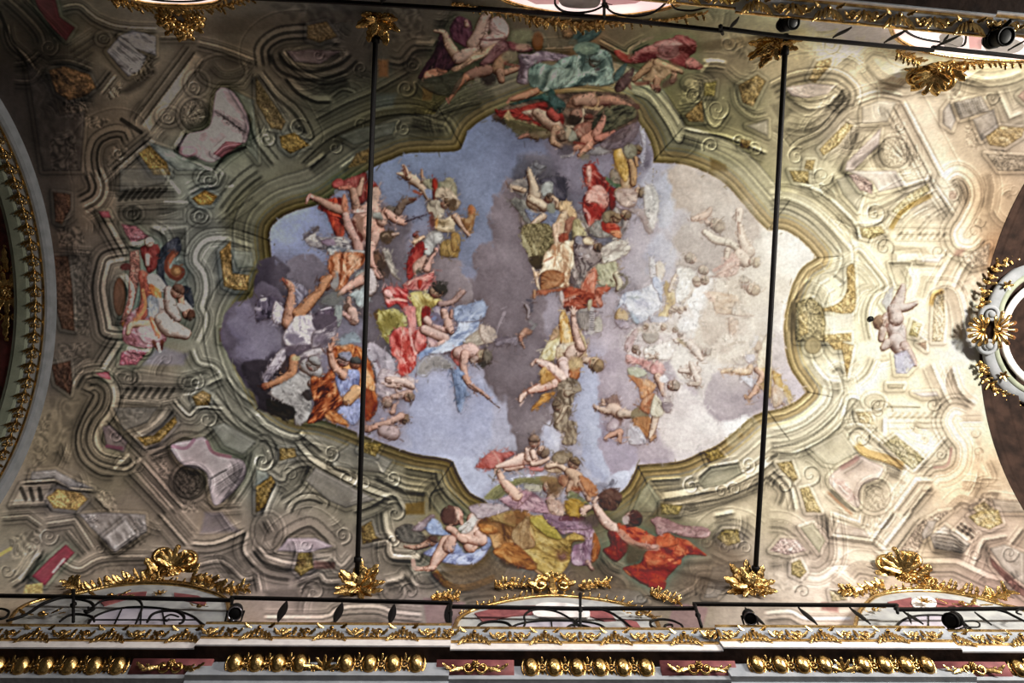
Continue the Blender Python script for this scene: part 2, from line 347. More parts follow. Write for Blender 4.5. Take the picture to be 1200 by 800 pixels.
K([(780,455),(800,450),(830,480),(838,508),(815,528),(790,528),(770,500)], ['d6c8c2','e4d9d2','eee6de'], seed=47, soft=8)
K([(815,330),(835,325),(830,350),(820,390),(800,395),(795,370)], ['e6dbd0','efe6dc','f6efe6'], seed=48, soft=6)
K([(845,500),(870,490),(890,500),(870,510),(850,518)], ['eae0da','f4eee8','faf6f0'], seed=49, soft=6)
# blue gaps
K([(478,440),(500,430),(530,430),(545,440),(580,465),(582,500),(570,535),(530,538),(490,530),(482,500)], ['989bb6','a6a8c0','b4b6cc'], seed=51, soft=5)
K([(672,420),(690,430),(700,460),(695,490),(705,520),(715,550),(705,568),(690,555),(682,520),(668,495),(672,460),(680,445)], ['a2a5bd','b1b4c9','bec1d4'], seed=52, soft=4)
K([(718,555),(736,552),(732,566),(722,577),(714,572)], ['b4b6cc','c8cbde','d2d4e4'], seed=53, soft=2, ed=1)
K([(752,290),(770,270),(790,290),(790,310),(770,330),(755,315)], ['a2a0ae','b1aeba','c0bdc6'], seed=54, soft=6)
K([(770,215),(782,200),(790,230),(785,260),(770,265),(762,240)], ['9c9ca8','acabb5','bbb9c0'], seed=55, soft=5)


# ---- painted architecture
layer(0); FR[:] = [0, 0, 1]
# moulded frame of the opening: brown inner band, fillets, grey cornice
SAT[0] = .72; FOLD[0] = 0
OLV = (.98, .9, .72)
M(SKY, [(-13, 0.6, OLV), (-2.5, .6, (.82, .78, .66)), (-6.6, -4.6, 1.16), (-9, -7, .84), (-13.5, -12, 1.22), (-15.5, -13.5, .72), (-18, -15.5, (.95, .9, .76)), (-22, -20.5, 1.1), (-26, -23, .88), (-29, -26.5, 1.22), (-31, -29, .74), (-36, -33, 1.06), (-42, -40, 1.2), (-44.5, -42, .76)], closed=True, sm=False)
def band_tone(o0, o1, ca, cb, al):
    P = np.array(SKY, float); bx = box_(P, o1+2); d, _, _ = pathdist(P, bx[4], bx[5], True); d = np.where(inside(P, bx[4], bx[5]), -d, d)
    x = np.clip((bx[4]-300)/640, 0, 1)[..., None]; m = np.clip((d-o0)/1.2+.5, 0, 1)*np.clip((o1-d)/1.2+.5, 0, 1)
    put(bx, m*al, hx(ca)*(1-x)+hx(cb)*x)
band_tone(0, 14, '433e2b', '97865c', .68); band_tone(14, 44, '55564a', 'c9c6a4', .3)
M(SKY, [(-2.2, .4, .8), (-6.6, -5, 1.15), (-9, -7.4, .84), (-11.6, -10.4, 1.12)], closed=True, sm=False)
for c, nb in (((541,171),(510,120)), ((766,188),(800,150)), ((900,270),(925,235)), ((957,302),(985,300)), ((946,459),(975,465)), ((900,482),(925,515)), ((747,545),(770,590)), ((531,541),(505,580)), ((318,283),(285,270))):
    L([c, nb], 1.4, .7)
# --- upper left
tile(0, 0)
F([(160,-10),(260,0),(280,80),(350,130),(310,190),(250,140),(180,40)], '4a211d', .9); mm([(110,-10),(200,80),(300,190)], 4)
mm([(285,40),(370,30),(450,90),(560,130),(740,140)], 5, .7, 1.35); mm([(20,-10),(100,60),(180,150),(200,210)], 6); V(230,220,44,1.8,1,-60,2,1.5)
mm([(30,110),(50,200),(120,270),(160,330)], 5,.6,1.5); L([(0,60),(60,200),(150,330)], 4, .6)
for k in range(5): ln([(310+k*14,230+k*26),(450-k*8,140+k*40)], .7, 1.3)
mm([(240,290),(330,290),(440,330)], 4); mm([(60,380),(150,380),(200,320)], 4, .6, 1.4); mm([(60,300),(130,290),(190,240)],4,.6,1.4)
D([(500,240),(560,170),(690,265),(655,330),(600,360),(530,280)], ['453f3a','6e6863','8f8982'], 35, .3, 3); ln([(530,220),(640,320)],.6,1.4); ln([(555,200),(670,290)],.6,1.4); V(620,330,26,1.2,1,0,1.6,1.4)
O([(600,350),(700,260),(730,290),(720,350),(650,390)], .75, 1.35, .5, 3); E(485,180,30,26,.75); V(485,180,24,1.3,1,0,1.6,1.4); D([(560,170),(620,140),(730,170),(730,260),(640,230)], ['4a443f','6f6964','86807a'], 20, .3, 8)
F([(560,430),(650,360),(720,280),(730,340),(660,410),(600,440)], .6, .8, 6); mm([(540,340),(460,440)], 6, .6, 1.3); O([(500,420),(580,380),(560,450),(510,470)], .6, 1.4, .4, 5)
D([(230,330),(300,310),(420,350),(450,410),(400,450),(320,470),(260,430)], ['2e1e10','5c3c1c','7a5228'], 30, .35, 9, con=1.6, al=.85); O([(290,470),(390,460),(420,560),(310,560)], .6, 1.5, .4, 6); O([(380,530),(520,560),(480,600),(390,600)], .7, 1.3, .3, 7)
D([(120,280),(230,400),(280,540),(400,520),(380,800),(200,800)], ['221c18','2e2721','3a322a'], 80, .2, 2, al=.7)
O([(230,660),(350,600),(370,800),(240,800)], .8, 1.3, .3, 4)
M([(925,240),(660,595)], [(-13,-11,.72),(-11,1,1.22),(1,3,.7),(3,8,1.05),(8,10,1.25),(10,12,.66)], sm=False)
M([(720,640),(520,810)], [(-8,-6,.7),(-6,0,1.2),(0,2,.66),(2,6,1.12),(6,8,.7)], sm=False)
M([(420,850),(400,740),(430,640),(520,590),(600,600),(630,660)], [(-2,0,.7),(0,6,1.42),(6,8,.66),(8,12,1.15),(12,15,.6),(15,17,1.3)]); L([(570,560),(660,620)], 5, .6); V(555,720,28,1.4,1,40,2,1.5); O([(520,690),(600,660),(610,760),(500,780)], .85, 1.3, .3, 2)
ln([(480,860),(690,660)], .6, 1.35, 2)
E(915,540,74,78,.72); E(905,530,56,62,1.25,.6); O([(860,490),(940,460),(970,540),(900,600),(850,560)], .78, 1.25, .5, 3); M([(960,470),(995,540),(960,600),(880,620)], [(-3,0,.6),(0,3,1.3)])
for k in range(5): L([(870,560),(900+k*18,480+k*16)], 1.3, .7 if k%2 else 1.3)
E(925,390,50,56,.85); V(905,410,32,1.5,-1,60,2,1.4); E(790,545,50,40,.9); V(785,550,30,1.5,1,0,2,1.35); ln([(980,470),(1040,400),(1140,400),(1190,330)], .62, 1.3, 1.6, sm=False)
mm([(920,200),(1040,230),(1200,290)], 5,.7,1.3); mm([(740,175),(930,175)], 3,.75,1.25); E(1040,330,110,70,.82); ln([(990,300),(1050,350),(1140,330),(1190,270)], .7,1.2)
D([(1010,440),(1050,410),(1110,450),(1165,560),(1160,660),(1090,690),(1000,760),(900,730),(830,690),(880,630),(980,590)], ['6e5a5a','8d7a79','a59593'], 40, .08, 8, con=.8)
ln([(1010,500),(1150,600)], .7, 1.15); O([(1010,540),(1050,530),(1150,610),(1140,640)], .7, 1.2, .5, 2); L([(1010,520),(1150,620)], 2, .75); F([(1000,720),(1060,660),(1140,670),(1040,740)], '6a3a3c', .7); E(880,710,44,28,'7c5c5e',.7); E(880,712,30,18,'8e787a'); mm([(1000,740),(1060,690),(1150,680)], 3)
L([(815,690),(860,620)], 5, 1.35); L([(830,700),(870,630)], 3, .6)
D([(1090,420),(1190,470),(1210,760),(1150,690),(1180,560)], ['40443a','5a5f50','6c7060'], 70, .1, 3, al=.7)
D([(650,720),(700,680),(780,760),(800,820),(720,820)], ['4e3c18','6e5626','846a34'], 40, .3, 3); D([(690,660),(800,700),(900,760),(980,800),(830,800),(760,740)], ['3c4038','5a5f56','74786c'], 25, .15, 5, al=.8)
L([(860,740),(940,770),(1000,800)], 3, 1.35); L([(1150,690),(1060,730),(1000,800)], 3, .6)
# --- upper centre-left
tile(300, 0)
M([(10,320),(0,230),(40,170),(120,130),(250,120)], [(-3,0,.6),(0,5,1.45),(5,9,.75),(9,13,1.35),(13,16,.6)])
M([(120,230),(150,290),(260,320),(380,290),(440,240)], [(-14,-4,1.02),(-4,2,1.45),(2,6,.68),(6,12,1.25),(12,16,.6)]); E(280,260,110,40,.85,.7); D([(140,240),(260,230),(400,240),(300,300),(180,290)], ['382826','4e3c38','5a4844'], 10, al=.7); V(290,255,24,1.2,1,0,2,1.35)
M([(140,360),(200,430),(280,470),(360,470)], [(-6,0,1.3),(0,4,.6),(4,8,1.15)]); F([(310,360),(400,340),(440,400),(340,450),(300,420)], .7, .8, 4); mm([(120,240),(200,330),(320,380),(440,350)], 5, .6, 1.3)
M([(340,450),(400,410),(460,420),(470,440)], [(-2,0,.7),(0,3,1.5),(3,5,.65)]); V(490,320,34,1.4,1,90,2.4,1.4)
M([(20,330),(100,430),(200,520),(260,640),(180,620),(160,580)], [(-4,-1,.6),(-1,4,1.3),(4,8,.75),(8,11,1.2)]); V(200,600,46,1.3,-1,-40,2.5,1.3)
D([(0,360),(40,420),(140,570),(120,610),(70,600),(0,480)], ['40321c','5a4a28','6e5c36'], 55, .25, 3); ln([(10,350),(150,570)], .6, 1.3, 1.6)
D([(110,640),(180,620),(250,680),(160,720),(120,690)], ['463412','66501e','7c662e'], 30, .3, 5); M([(-10,520),(20,640),(60,700),(110,760)], [(-3,0,.6),(0,6,1.3),(6,9,.7)]); V(50,650,40,1.5,1,-90,3,1.35)
M([(270,560),(420,480),(540,430),(720,330)], [(-1,1,1.2),(1,3,.7)]); F([(540,440),(660,440),(640,500),(540,520)], '3a4038', .6, 6)
M([(200,760),(320,650),(440,590),(560,540),(720,520),(840,560)], [(-10,-8,.7),(-8,-4,1.18),(-4,0,.85),(0,2.5,1.3),(2.5,5,.65),(5,12,1.02)])
M([(720,560),(880,600),(900,640)], [(-14,-12,1.2),(-10,-8,.7),(-7,-4,1.15),(-3,-1,.7),(0,2,1.25)], sm=False); M([(840,640),(820,540),(900,480)], [(-2,0,.7),(0,3,1.3)])
M([(240,790),(330,720)], [(-4,0,1.6),(0,3,.6)]); V(370,690,36,1.4,1,-100,2.4,1.5); V(490,585,30,1.3,-1,-60,2.2,1.4); V(690,600,36,1.5,-1,-120,2.4,1.4); D([(390,640),(480,600),(660,570),(640,630),(460,680)], ['34362a','46483a','54574a'], -15, .1, 3)
M([(390,790),(470,730)], [(-1.5,1.5,1.5)]); O([(470,720),(540,690),(520,760),(430,790)], '3e3018', '6a5428', .4, 3, .7)
V(700,410,46,1.6,1,-30,3,1.4); E(735,300,28,26,.8); V(735,305,26,1.4,1,0,2,1.45); M([(620,270),(680,280),(740,220),(840,215)], [(-3,0,.65),(0,4,1.4),(4,7,.7)]); M([(740,210),(830,215),(850,180)], [(-5,0,1.3),(0,2,.7)], sm=False); F([(570,280),(620,280),(620,360),(575,360)], '5a3a1c', .8, 4)
F([(440,360),(520,340),(560,400),(470,430)], .8, .7, 5); M([(350,200),(400,200)], [(-5,0,1.5),(0,4,.7)], sm=False); ln([(340,240),(430,240)], .6,1.4)
O([(600,20),(760,20),(800,180),(640,200)], .8, 1.25, .2, 8, .7); O([(60,20),(440,10),(460,110),(200,120)], .8, 1.15, .14, 5, .7); D([(240,120),(330,100),(380,170),(300,200),(240,180)], ['36240e','4e3818','5e4624'], 30, al=.8)
F([(780,380),(840,400),(820,470),(780,470)], '4e3a18', .7, 3); mm([(830,540),(940,500),(1060,470)], 4, .7, 1.2)
for k in range(4): ln([(730,480+k*30),(860-k*4,500+k*34)], .72, 1.2, 1.2, sm=False)
# --- upper centre-right
tile(600, 0)
F([(-10,160),(300,200),(290,260),(-10,260)], .95, .6); ln([(20,205),(280,190)], .7,1.3); ln([(0,250),(280,245)], .7,1.2); E(120,200,28,40,'5a3414',.7)
mm([(400,190),(540,260),(560,230),(640,190)], 5, .6, 1.4); D([(230,140),(300,120),(280,180),(240,180)], ['46301a','5c3f20','6e4e2a'], al=.7)
M([(560,430),(640,460),(720,560),(780,660),(800,620)], [(-16,-14,.7),(-12,-10,1.2),(-9,-7,.72),(-4,-2,1.2),(0,2,1.25),(2,4,.65)], sm=True)
M([(800,600),(880,620),(1000,640),(1200,720)], [(-3,0,1.4),(0,3,.66),(3,8,1.05)]); ln([(780,640),(900,680)], .65,1.35); V(930,680,38,1.5,1,150,2.2,1.5); V(1060,660,30,1.4,-1,0,2,1.5); V(1140,700,34,1.4,1,-150,2.2,1.4); E(1040,700,80,34,1.2,.8,20,5); D([(1070,650),(1120,660),(1110,700),(1070,690)], ['5c481a','7c6630','94804a'], 20); F([(930,740),(1000,770),(1010,800),(930,800)], '6e5a28', .7, 4)
V(960,510,56,1.7,1,-60,2.2,1.35); M([(900,470),(920,560),(960,590),(1010,520)], [(-1,1.5,1.4),(1.5,3,.7)]); D([(1060,400),(1150,350),(1190,380),(1130,500),(1080,480)], ['5a461e','7c652e','947c42'], 60, .3, 4, con=1.5); M([(1050,400),(1060,480),(1130,540),(1200,530)], [(-3,0,.7),(0,3,1.4)])
M([(770,500),(860,480),(900,400),(840,380)], [(-2,0,.7),(0,2,1.35),(4,6,1.3),(8,10,1.3)]); V(850,440,40,1.5,1,60,2,1.35); E(840,390,36,26,1.15); O([(800,400),(900,360),(890,460),(780,500)], .85, 1.25, .35, 3)
D([(900,390),(960,380),(950,450),(900,450)], ['5a521e','7a6e30','8e8244'], 80); D([(810,540),(890,470),(900,570),(830,570)], ['5a451c','77602c','8c743c'], 40, .3)
M([(890,290),(960,290),(1010,300)], [(-4,0,1.6),(0,4,1.1),(4,6,1.5),(6,8,.7)], sm=False); L([(890,330),(930,280)], 4, 1.4); E(1060,190,80,40,1.12,.8,0,6); V(1010,200,36,1.3,1,0,2,1.25); O([(970,150),(1190,180),(1180,300),(990,260)], .9, 1.18, .2, 3, .8)
M([(1000,320),(1060,370),(1130,380)], [(-2,0,.7),(0,3,1.3)]); D([(1100,590),(1200,560),(1200,640)], ['7a7456','8e886a','9c967a'], 20, al=.8)
# --- upper right
tile(900, 0)
V(290,210,40,1.5,1,0,2,1.25); O([(130,200),(330,190),(320,260),(120,280)], .9, 1.12, .22, 5, .8); D([(190,370),(230,290),(300,270),(290,310),(220,390)], ['84682e','a88a4a','bfa468'], 120, .3, 3)
M([(0,400),(100,350),(200,330),(320,330),(400,380),(430,440),(410,520)], [(-4,-2,.76),(-2,3,1.18),(3,6,.82),(6,10,1.12),(10,13,.8),(13,17,1.12),(17,19,.78)])
D([(80,410),(200,390),(320,400),(280,440),(180,460),(110,450)], ['86776a','a0917f','b3a693'], 10, .08, 4, con=.7); ln([(90,430),(180,470),(280,460),(340,400)], .75, 1.2); M([(110,470),(200,510),(300,480),(350,410)], [(-6,0,1.18),(0,3,.78)]); O([(130,410),(220,400),(220,440),(140,440)], .88,1.12,.3,4)
M([(80,580),(180,590),(260,550),(330,450),(380,420)], [(-3,0,.75),(0,4,1.2),(4,8,.85)]); M([(120,560),(200,570),(280,520)], [(-3,0,.8),(0,4,1.1)]); F([(310,460),(350,440),(370,460),(330,510),(300,490)], .8); F([(10,490),(80,480),(120,520),(60,580)], .8, .8, 3)
M([(100,700),(140,660),(240,610),(340,500),(400,470)], [(-3,-1,.7),(-1,3,1.25),(3,6,.82),(6,9,1.1)]); V(130,730,42,1.4,-1,-60,2.4,1.3); D([(240,700),(300,640),(370,570),(400,590),(330,680),(260,730)], ['8c7430','ab924c','c0a868'], 125, .3, 5); M([(260,740),(330,700),(400,600)], [(-2,0,.76),(0,3,1.2)])
D([(170,790),(180,750),(220,750),(210,800)], ['8c7430','ab924c','c0a868'], 90); M([(300,800),(350,720),(400,600)], [(-3,0,.8),(0,4,1.15),(6,9,.8),(9,12,1.15)])
M([(420,290),(480,230),(560,240),(700,270)], [(-3,0,.8),(0,3,1.15)]); M([(480,280),(540,350),(640,380),(700,350)], [(-3,0,.82),(0,5,1.15),(7,9,.8),(11,14,1.12)]); M([(400,470),(520,430),(640,450)], [(-5,-3,.8),(-3,0,1.15),(3,6,1.3),(6,8,.75)]); ln([(600,400),(640,360)], .7,1.2)
D([(440,500),(520,470),(600,480),(560,570),(440,580)], ['a59878','c6bb9c','d8cfb4'], -10, .06, 3, con=.9); ln([(400,590),(540,590)], .75,1.2); M([(690,420),(840,400)], [(-6,-3,1.06),(0,3,1.15),(3,5,.8)])
M([(870,350),(1000,380),(1120,370),(1200,340)], [(-12,-9,.85),(-6,-2,1.15),(-2,0,.78),(3,6,1.15),(6,8,.75)])
M([(630,470),(820,830)], [(-5,-3,.75),(-3,2,1.16),(2,4,.72),(4,9,1.06),(9,12,1.2),(12,14,.7),(14,20,1.12),(20,22,.75)], sm=False)
E(590,715,76,76,.84); E(600,700,60,60,1.16,.6); O([(540,650),(620,640),(670,700),(640,770),(560,780),(530,720)], .8,1.18,.5,3)
for k in range(6): L([(650,760),(560+k*18,690-k*8)], 1.2, .76 if k%2 else 1.2)
O([(590,520),(650,560),(640,640),(570,630)], .82,1.18,.4,7); O([(680,690),(730,760),(700,800),(650,780)], .82,1.18,.4,8); V(610,590,24,1.3,1,0,1.6,1.25); M([(520,800),(490,700),(540,620)], [(-2,0,.76),(0,3,1.18)])
D([(370,760),(530,600),(520,680),(400,800),(360,800)], ['b8a698','cdbcaf','dacbc0'], 130, .1, 3, con=.7); M([(370,760),(520,650)], [(-2,0,.8),(0,4,1.12),(5,8,.85)])
O([(850,410),(910,420),(900,500),(840,490)], .8,1.16,.4,4); D([(820,520),(850,480),(880,560),(860,610),(820,580)], ['948876','b5aa98','c8bfae'], 90); D([(870,480),(1000,450),(1040,520),(900,560)], ['857a68','a69b88','c2b8a6'], 60, .35, 6, con=1.5)
for k in range(6): ln([(880+k*22,470-k*6),(910+k*22,550-k*6)], .72,1.15)
O([(920,590),(980,580),(990,700),(930,690)], .8,1.18,.5,5); D([(960,560),(1060,510),(1080,600),(1000,660)], ['8e8370','ab9f8a','bfb49f'], 30, .3, 8); V(1045,455,34,1.5,1,0,2,1.2); M([(1070,420),(1130,560),(1200,530)], [(-10,-7,.8),(-4,-1,1.15),(-1,1,.75),(4,7,1.12)], sm=False)
D([(1020,640),(1090,590),(1200,600),(1190,640),(1110,690),(1040,680)], ['8e6e34','b4924c','ccae6c'], 10, .3, 4, con=1.5); O([(1060,700),(1140,700),(1150,780),(1070,790)], .78,1.15,.4,6); F([(1170,450),(1200,420),(1200,480)], 'b48c74', .8); mm([(900,360),(1040,400)], 3, .8, 1.1)
L([(980,640),(1030,700)], 4, 1.12); D([(1020,720),(1200,730),(1200,800),(1080,800)], ['6c6048','867a60','9c9076'], 10, al=.6)
# --- middle left
tile(0, 200)
M([(440,-10),(470,70),(450,130),(380,170)], [(-14,-10,.8),(-10,-6,1.25),(-6,-2,.7),(-2,4,1.4),(4,7,.62),(7,11,1.25),(11,14,.6)]); M([(470,190),(590,400)], [(-7,-5,.7),(-5,1,1.25),(1,3,.65),(3,8,1.2),(8,10,.7)], sm=False); F([(460,190),(510,190),(520,220),(480,220)], '7a3a3c', .8)
D([(250,100),(330,110),(330,180),(290,250),(260,240)], ['2c1a10','44281a','5c3a22'], 80, al=.8); O([(260,270),(380,260),(400,340),(280,360)], .75,1.3,.3,3); ln([(270,370),(440,380)], .7,1.4,2); O([(350,360),(430,380),(420,780),(340,760)], .75, 1.25, .35, 6, .8); D([(250,400),(320,400),(340,560),(350,750),(290,740),(250,600)], ['2a1810','40281a','523422'], 85, al=.8)
M([(610,380),(500,400),(470,460),(455,560),(480,700),(500,760),(600,770)], [(-12,-10,.7),(-10,-5,1.3),(-5,-2,.66),(-2,4,1.22),(4,7,.65),(7,10,1.2)])
D([(570,250),(640,260),(700,310),(620,340),(590,300)], ['5c3034','7a444a','8c5a5e'], 30, al=.9); M([(600,340),(650,350),(690,330)], [(-4,2,1.6),(2,5,.7)]); D([(610,380),(650,370),(660,480),(630,620),(600,700),(560,720),(600,600)], ['5a2a24','7a4438','8c5a4c'], 85, al=.85); M([(570,480),(615,560),(590,680)], [(-4,4,1.7),(4,8,.7)]); E(560,590,30,90,'5a3a28',.7); E(590,720,20,16,'80502e',.9)
for k in range(7): L([(560+k*30,140-k*3),(600+k*30,85)], 4, .7); 
ln([(540,75),(830,75)], .62,1.25,1.8,sm=False); ln([(540,170),(860,150),(890,120)], .66,1.25,1.6,sm=False); ln([(540,105),(840,100)], .7,1.2,sm=False); L([(770,146),(880,146)], 2, 1.6)
E(620,200,46,36,.8); V(618,200,30,1.5,1,0,2,1.35); E(935,215,46,34,.8); V(938,212,34,1.5,1,0,2.2,1.5); F([(640,180),(860,180),(860,230),(640,230)], .86, .7, 2, False); D([(560,100),(770,60),(800,-10),(560,-10)], ['3c3a32','4c4a41','5a584d'], 10, al=.6); L([(760,0),(840,100)], 4, 1.3)
F([(560,240),(900,240),(900,280),(560,270)], 1.08, .7, 3, False); F([(770,280),(870,270),(870,380),(790,360)], .7, .8, 2, False); M([(700,260),(770,300),(790,360)], [(-6,0,1.25),(0,3,.75)])
M([(880,100),(940,70),(1010,60),(1040,0)], [(-3,0,.62),(0,3,1.5),(3,6,.7)]); E(980,30,60,40,.85); V(980,40,52,1.5,1,180,2.6,1.5); L([(1060,75),(1090,70)], 3, 1.4); D([(900,130),(960,90),(1020,120),(990,160),(930,160)], ['4c3412','70531e','886a2e'], 30, .3, 4)
M([(1000,170),(1060,90),(1130,20),(1200,-30)], [(-3,0,.6),(0,6,1.3),(6,10,.85),(10,14,1.15),(14,17,.66)]); M([(1020,260),(1090,200),(1200,120)], [(-3,0,.65),(0,5,1.18)])
M([(1200,330),(1140,310),(1060,290),(960,300),(900,360),(890,430),(930,490),(940,560),(920,640),(940,700),(900,800)], [(-12,-9,.72),(-9,-4,1.18),(-4,-1,.72),(2,5,1.18),(5,7,.76)])
M([(960,480),(990,400),(1060,330),(1120,320)], [(-2,0,.78),(0,5,1.12)]); D([(1030,380),(1080,330),(1090,480),(1170,490),(1160,560),(1100,560),(1050,540)], ['5c4820','806432','9c7e48'], 80, .3, 7, con=1.5); ln([(1040,500),(1040,560),(1140,560)], .7,1.2,sm=False); D([(1080,370),(1180,380),(1190,450),(1110,460)], ['54594a','686d5e','7a7f70'], 60, al=.7); D([(1030,740),(1060,730),(1050,800),(1030,800)], ['70561e','8e7034','a08446'], 90)
# left painted niche: bagpiper group
layer(40); FOLD[0] = 1
D([(600,680),(700,620),(740,700),(780,790),(700,830),(580,800)], ['6e3c3e','966068','b08a88'], 40, .25, 3, con=1.4); D([(650,480),(690,480),(720,560),(690,680),(620,720),(660,600)], ['6a2c20','8c4030','a65a44'], 90)
D([(660,360),(740,350),(750,430),(700,480),(680,440)], ['4c1616','6e2420','883a34'], 80); B([(690,400,14),(690,440,12)], 'a8867a'); E(590,450,26,16,'4c2420'); H(700,340,20,-90,'c0a694','c9beb0')
D([(760,360),(830,310),(850,360),(830,400),(790,420),(770,500),(800,560),(740,500),(740,420)], ['1e2028','343640','4c4c54'], 90); M([(830,370),(790,420),(790,470),(830,500),(850,470),(800,450)], [(-4,4,'5e2a1c'),(-4,0,'86482e')]); E(825,470,26,24,'6a4020'); E(830,470,16,14,'8e6238')
D([(690,490),(740,490),(790,560),(760,570),(700,540)], ['86807a','a39d96','b8b2aa'], 40); D([(700,530),(750,560),(750,610),(720,600)], ['a04a20','c87838','dca868'], 60)
B([(700,620,24),(760,640,40),(800,720,36)], 'a3928a'); B([(790,560,20),(800,640,30),(830,690,20)], '9c8a80'); B([(820,730,24),(880,760,16)], 'b39a88'); D([(690,590),(740,600),(740,680),(700,700)], ['66666a','86868a','9e9c9c'], 80); D([(850,550),(890,550),(910,630),(880,640)], ['14161e','22242c','34363e'], 80); L([(850,540),(860,600),(900,650)], 3, 'c0b4aa')
B([(840,560,18),(850,620,16)], 'a8765c'); H(830,570,30,-60,'a27a64','5a3a2c'); H(880,670,26,20,'a87e64','4c2c1e'); D([(830,620),(890,640),(850,660)], ['9c928c','beb4ac','d2cac2'], 30); B([(700,720,20),(620,720,16),(600,760,12)], 'a8886a'); D([(640,740),(720,730),(760,790),(680,810)], ['9c7478','bc9a98','d2b8b4'], 30); D([(700,690),(730,700),(750,780),(730,770)], ['a04028','c87048','dca080'], 70); B([(760,700,36),(790,740,36),(870,770,20)], 'b5a294'); L([(640,700),(680,640),(670,560)], 4, 'a8683c')
layer(0); FOLD[0] = 0
# --- lower left
tile(0, 400)
D([(560,110),(570,50),(640,30),(690,50),(640,110)], ['7a3440','96505a','a8666c'], 30); M([(590,30),(690,50),(700,0)], [(-3,3,1.5),(3,5,.7)]); F([(670,110),(740,20),(880,60),(860,110)], '75707a', .6, 5); L([(720,0),(750,40),(760,0)], 4, '5a2a18', .8); L([(740,10),(750,45)],3,'cdc6c0')
M([(560,-10),(470,130)], [(-8,-5,.7),(-5,1,1.25),(1,3,.66),(3,8,1.18),(8,10,.7)]); O([(270,10),(440,0),(400,80),(280,80)], .8,1.25,.3,4); M([(340,220),(380,150),(440,130),(510,130)], [(-5,-2,.7),(-2,3,1.3),(3,6,.7)]); D([(240,110),(330,90),(340,200),(330,250),(260,200)], ['261812','3e261a','583824'], 80, al=.85); F([(450,150),(510,140),(520,180),(480,170)], '7a3c40', .8)
M([(400,190),(460,180),(510,230),(500,310),(440,400),(430,480),(480,540),(580,560),(590,540)], [(-14,-12,.6),(-12,-8,1.15),(-8,-4,1.35),(-4,-1,.62),(-1,4,1.12),(4,7,.66),(7,11,1.2),(11,13,.6)])
M([(390,190),(470,240),(430,340),(390,440),(400,530),(470,590),(540,600)], [(-3,0,.75),(0,7,1.35),(7,9,.66)]); D([(480,400),(520,390),(600,470),(580,520),(500,500)], ['5a4a44','70605a','807068'], 30); V(540,440,30,1.3,1,0,2,1.3); L([(500,490),(570,500)], 4, '6a4448', .8); L([(540,590),(600,530)], 4, 1.4)
M([(510,350),(690,530)], [(-6,-3,1.2),(-3,0,.66),(0,5,1.1),(5,7,.62)], sm=False)
M([(610,600),(800,800)], [(-9,-7,.72),(-7,4,1.25),(4,6,.66)], sm=False); M([(660,560),(860,790)], [(-6,-4,.7),(-4,0,1.18),(0,2,.62),(2,7,1.05),(7,9,1.25),(9,11,.65)], sm=False); L([(580,600),(660,550)], 4, 1.3)
ln([(540,265),(740,285),(850,260)], .66,1.3,1.6,sm=False); ln([(540,200),(880,215)], .66,1.25,1.4,sm=False); ln([(540,300),(800,300)],.7,1.2,sm=False)
for k in range(7): L([(570+k*36,262),(600+k*36,220)], 4, .7)
E(600,170,50,34,.82); V(605,172,28,1.5,1,0,2,1.35); V(920,190,36,1.5,1,-60,2.2,1.5); E(890,190,40,26,.82); F([(640,140),(860,170),(850,205),(640,200)], .85, .7, 2, False); M([(850,180),(980,150)], [(-5,0,.66),(0,3,1.2)]); L([(860,250),(910,240),(930,190)], 2, 1.5)
M([(810,270),(840,310),(890,350),(940,310),(1050,320)], [(-6,-3,.66),(-3,0,1.35),(0,2,.62),(2,5,1.3)]); V(970,360,56,1.4,1,-150,2.6,1.4); M([(680,520),(760,480),(850,430),(940,430),(1010,370)], [(-3,0,.7),(0,5,1.25),(5,8,.75)]); D([(640,450),(720,440),(820,350),(830,380),(750,470),(680,490)], ['5e4618','80642c','967a42'], -35, .3, 4, con=1.4); D([(900,260),(950,230),(990,250),(980,300),(920,300)], ['5e4a20','7c6432','90784a'], 30, .3); M([(640,440),(740,380),(800,300)], [(-4,4,1.3),(4,7,.75)])
D([(530,310),(740,310),(690,380),(580,420)], ['4e4a42','5e5a51','6c685e'], 10, .1, al=.7); O([(560,310),(700,310),(640,380),(560,380)], .85,1.15,.3,3)
M([(1000,230),(1060,310),(1130,380),(1230,440)], [(-3,0,.6),(0,6,1.4),(6,9,.8),(9,12,1.15),(12,14,.62)]); M([(960,210),(1020,180),(1050,170)], [(-4,0,1.2),(0,3,.66)]); M([(1060,160),(1120,240),(1200,300)], [(-6,-3,.7),(-3,1,1.1),(1,3,.7)]); D([(990,400),(1050,380),(1200,470),(1140,530),(1050,490)], ['5a5c50','6e7064','7e8074'], 30, .06, al=.8); M([(900,30),(930,100),(1000,120),(1040,170)], [(-6,-3,.75),(-3,2,1.18),(2,4,.75)])
D([(800,490),(900,460),(960,450),(1000,520),(1060,540),(1140,560),(1150,630),(1100,700),(1010,770),(980,690),(960,610),(860,580)], ['7a6c6e','978a8c','aa9fa0'], -35, .06, 3, con=.7); L([(970,470),(1000,520),(1080,540)], 4, '7c5a60', .8); L([(810,490),(870,500),(910,460)], 4, '80626a', .8); ln([(990,660),(1140,570)], .75,1.2); ln([(1000,700),(1150,600)], .75,1.2); L([(990,640),(1060,600)],3,.7); M([(1030,760),(1090,690)], [(-2,2,.78),(2,5,1.15)])
M([(1200,520),(1160,640),(1080,760)], [(-6,-3,.7),(-3,3,1.2),(3,6,.8)])
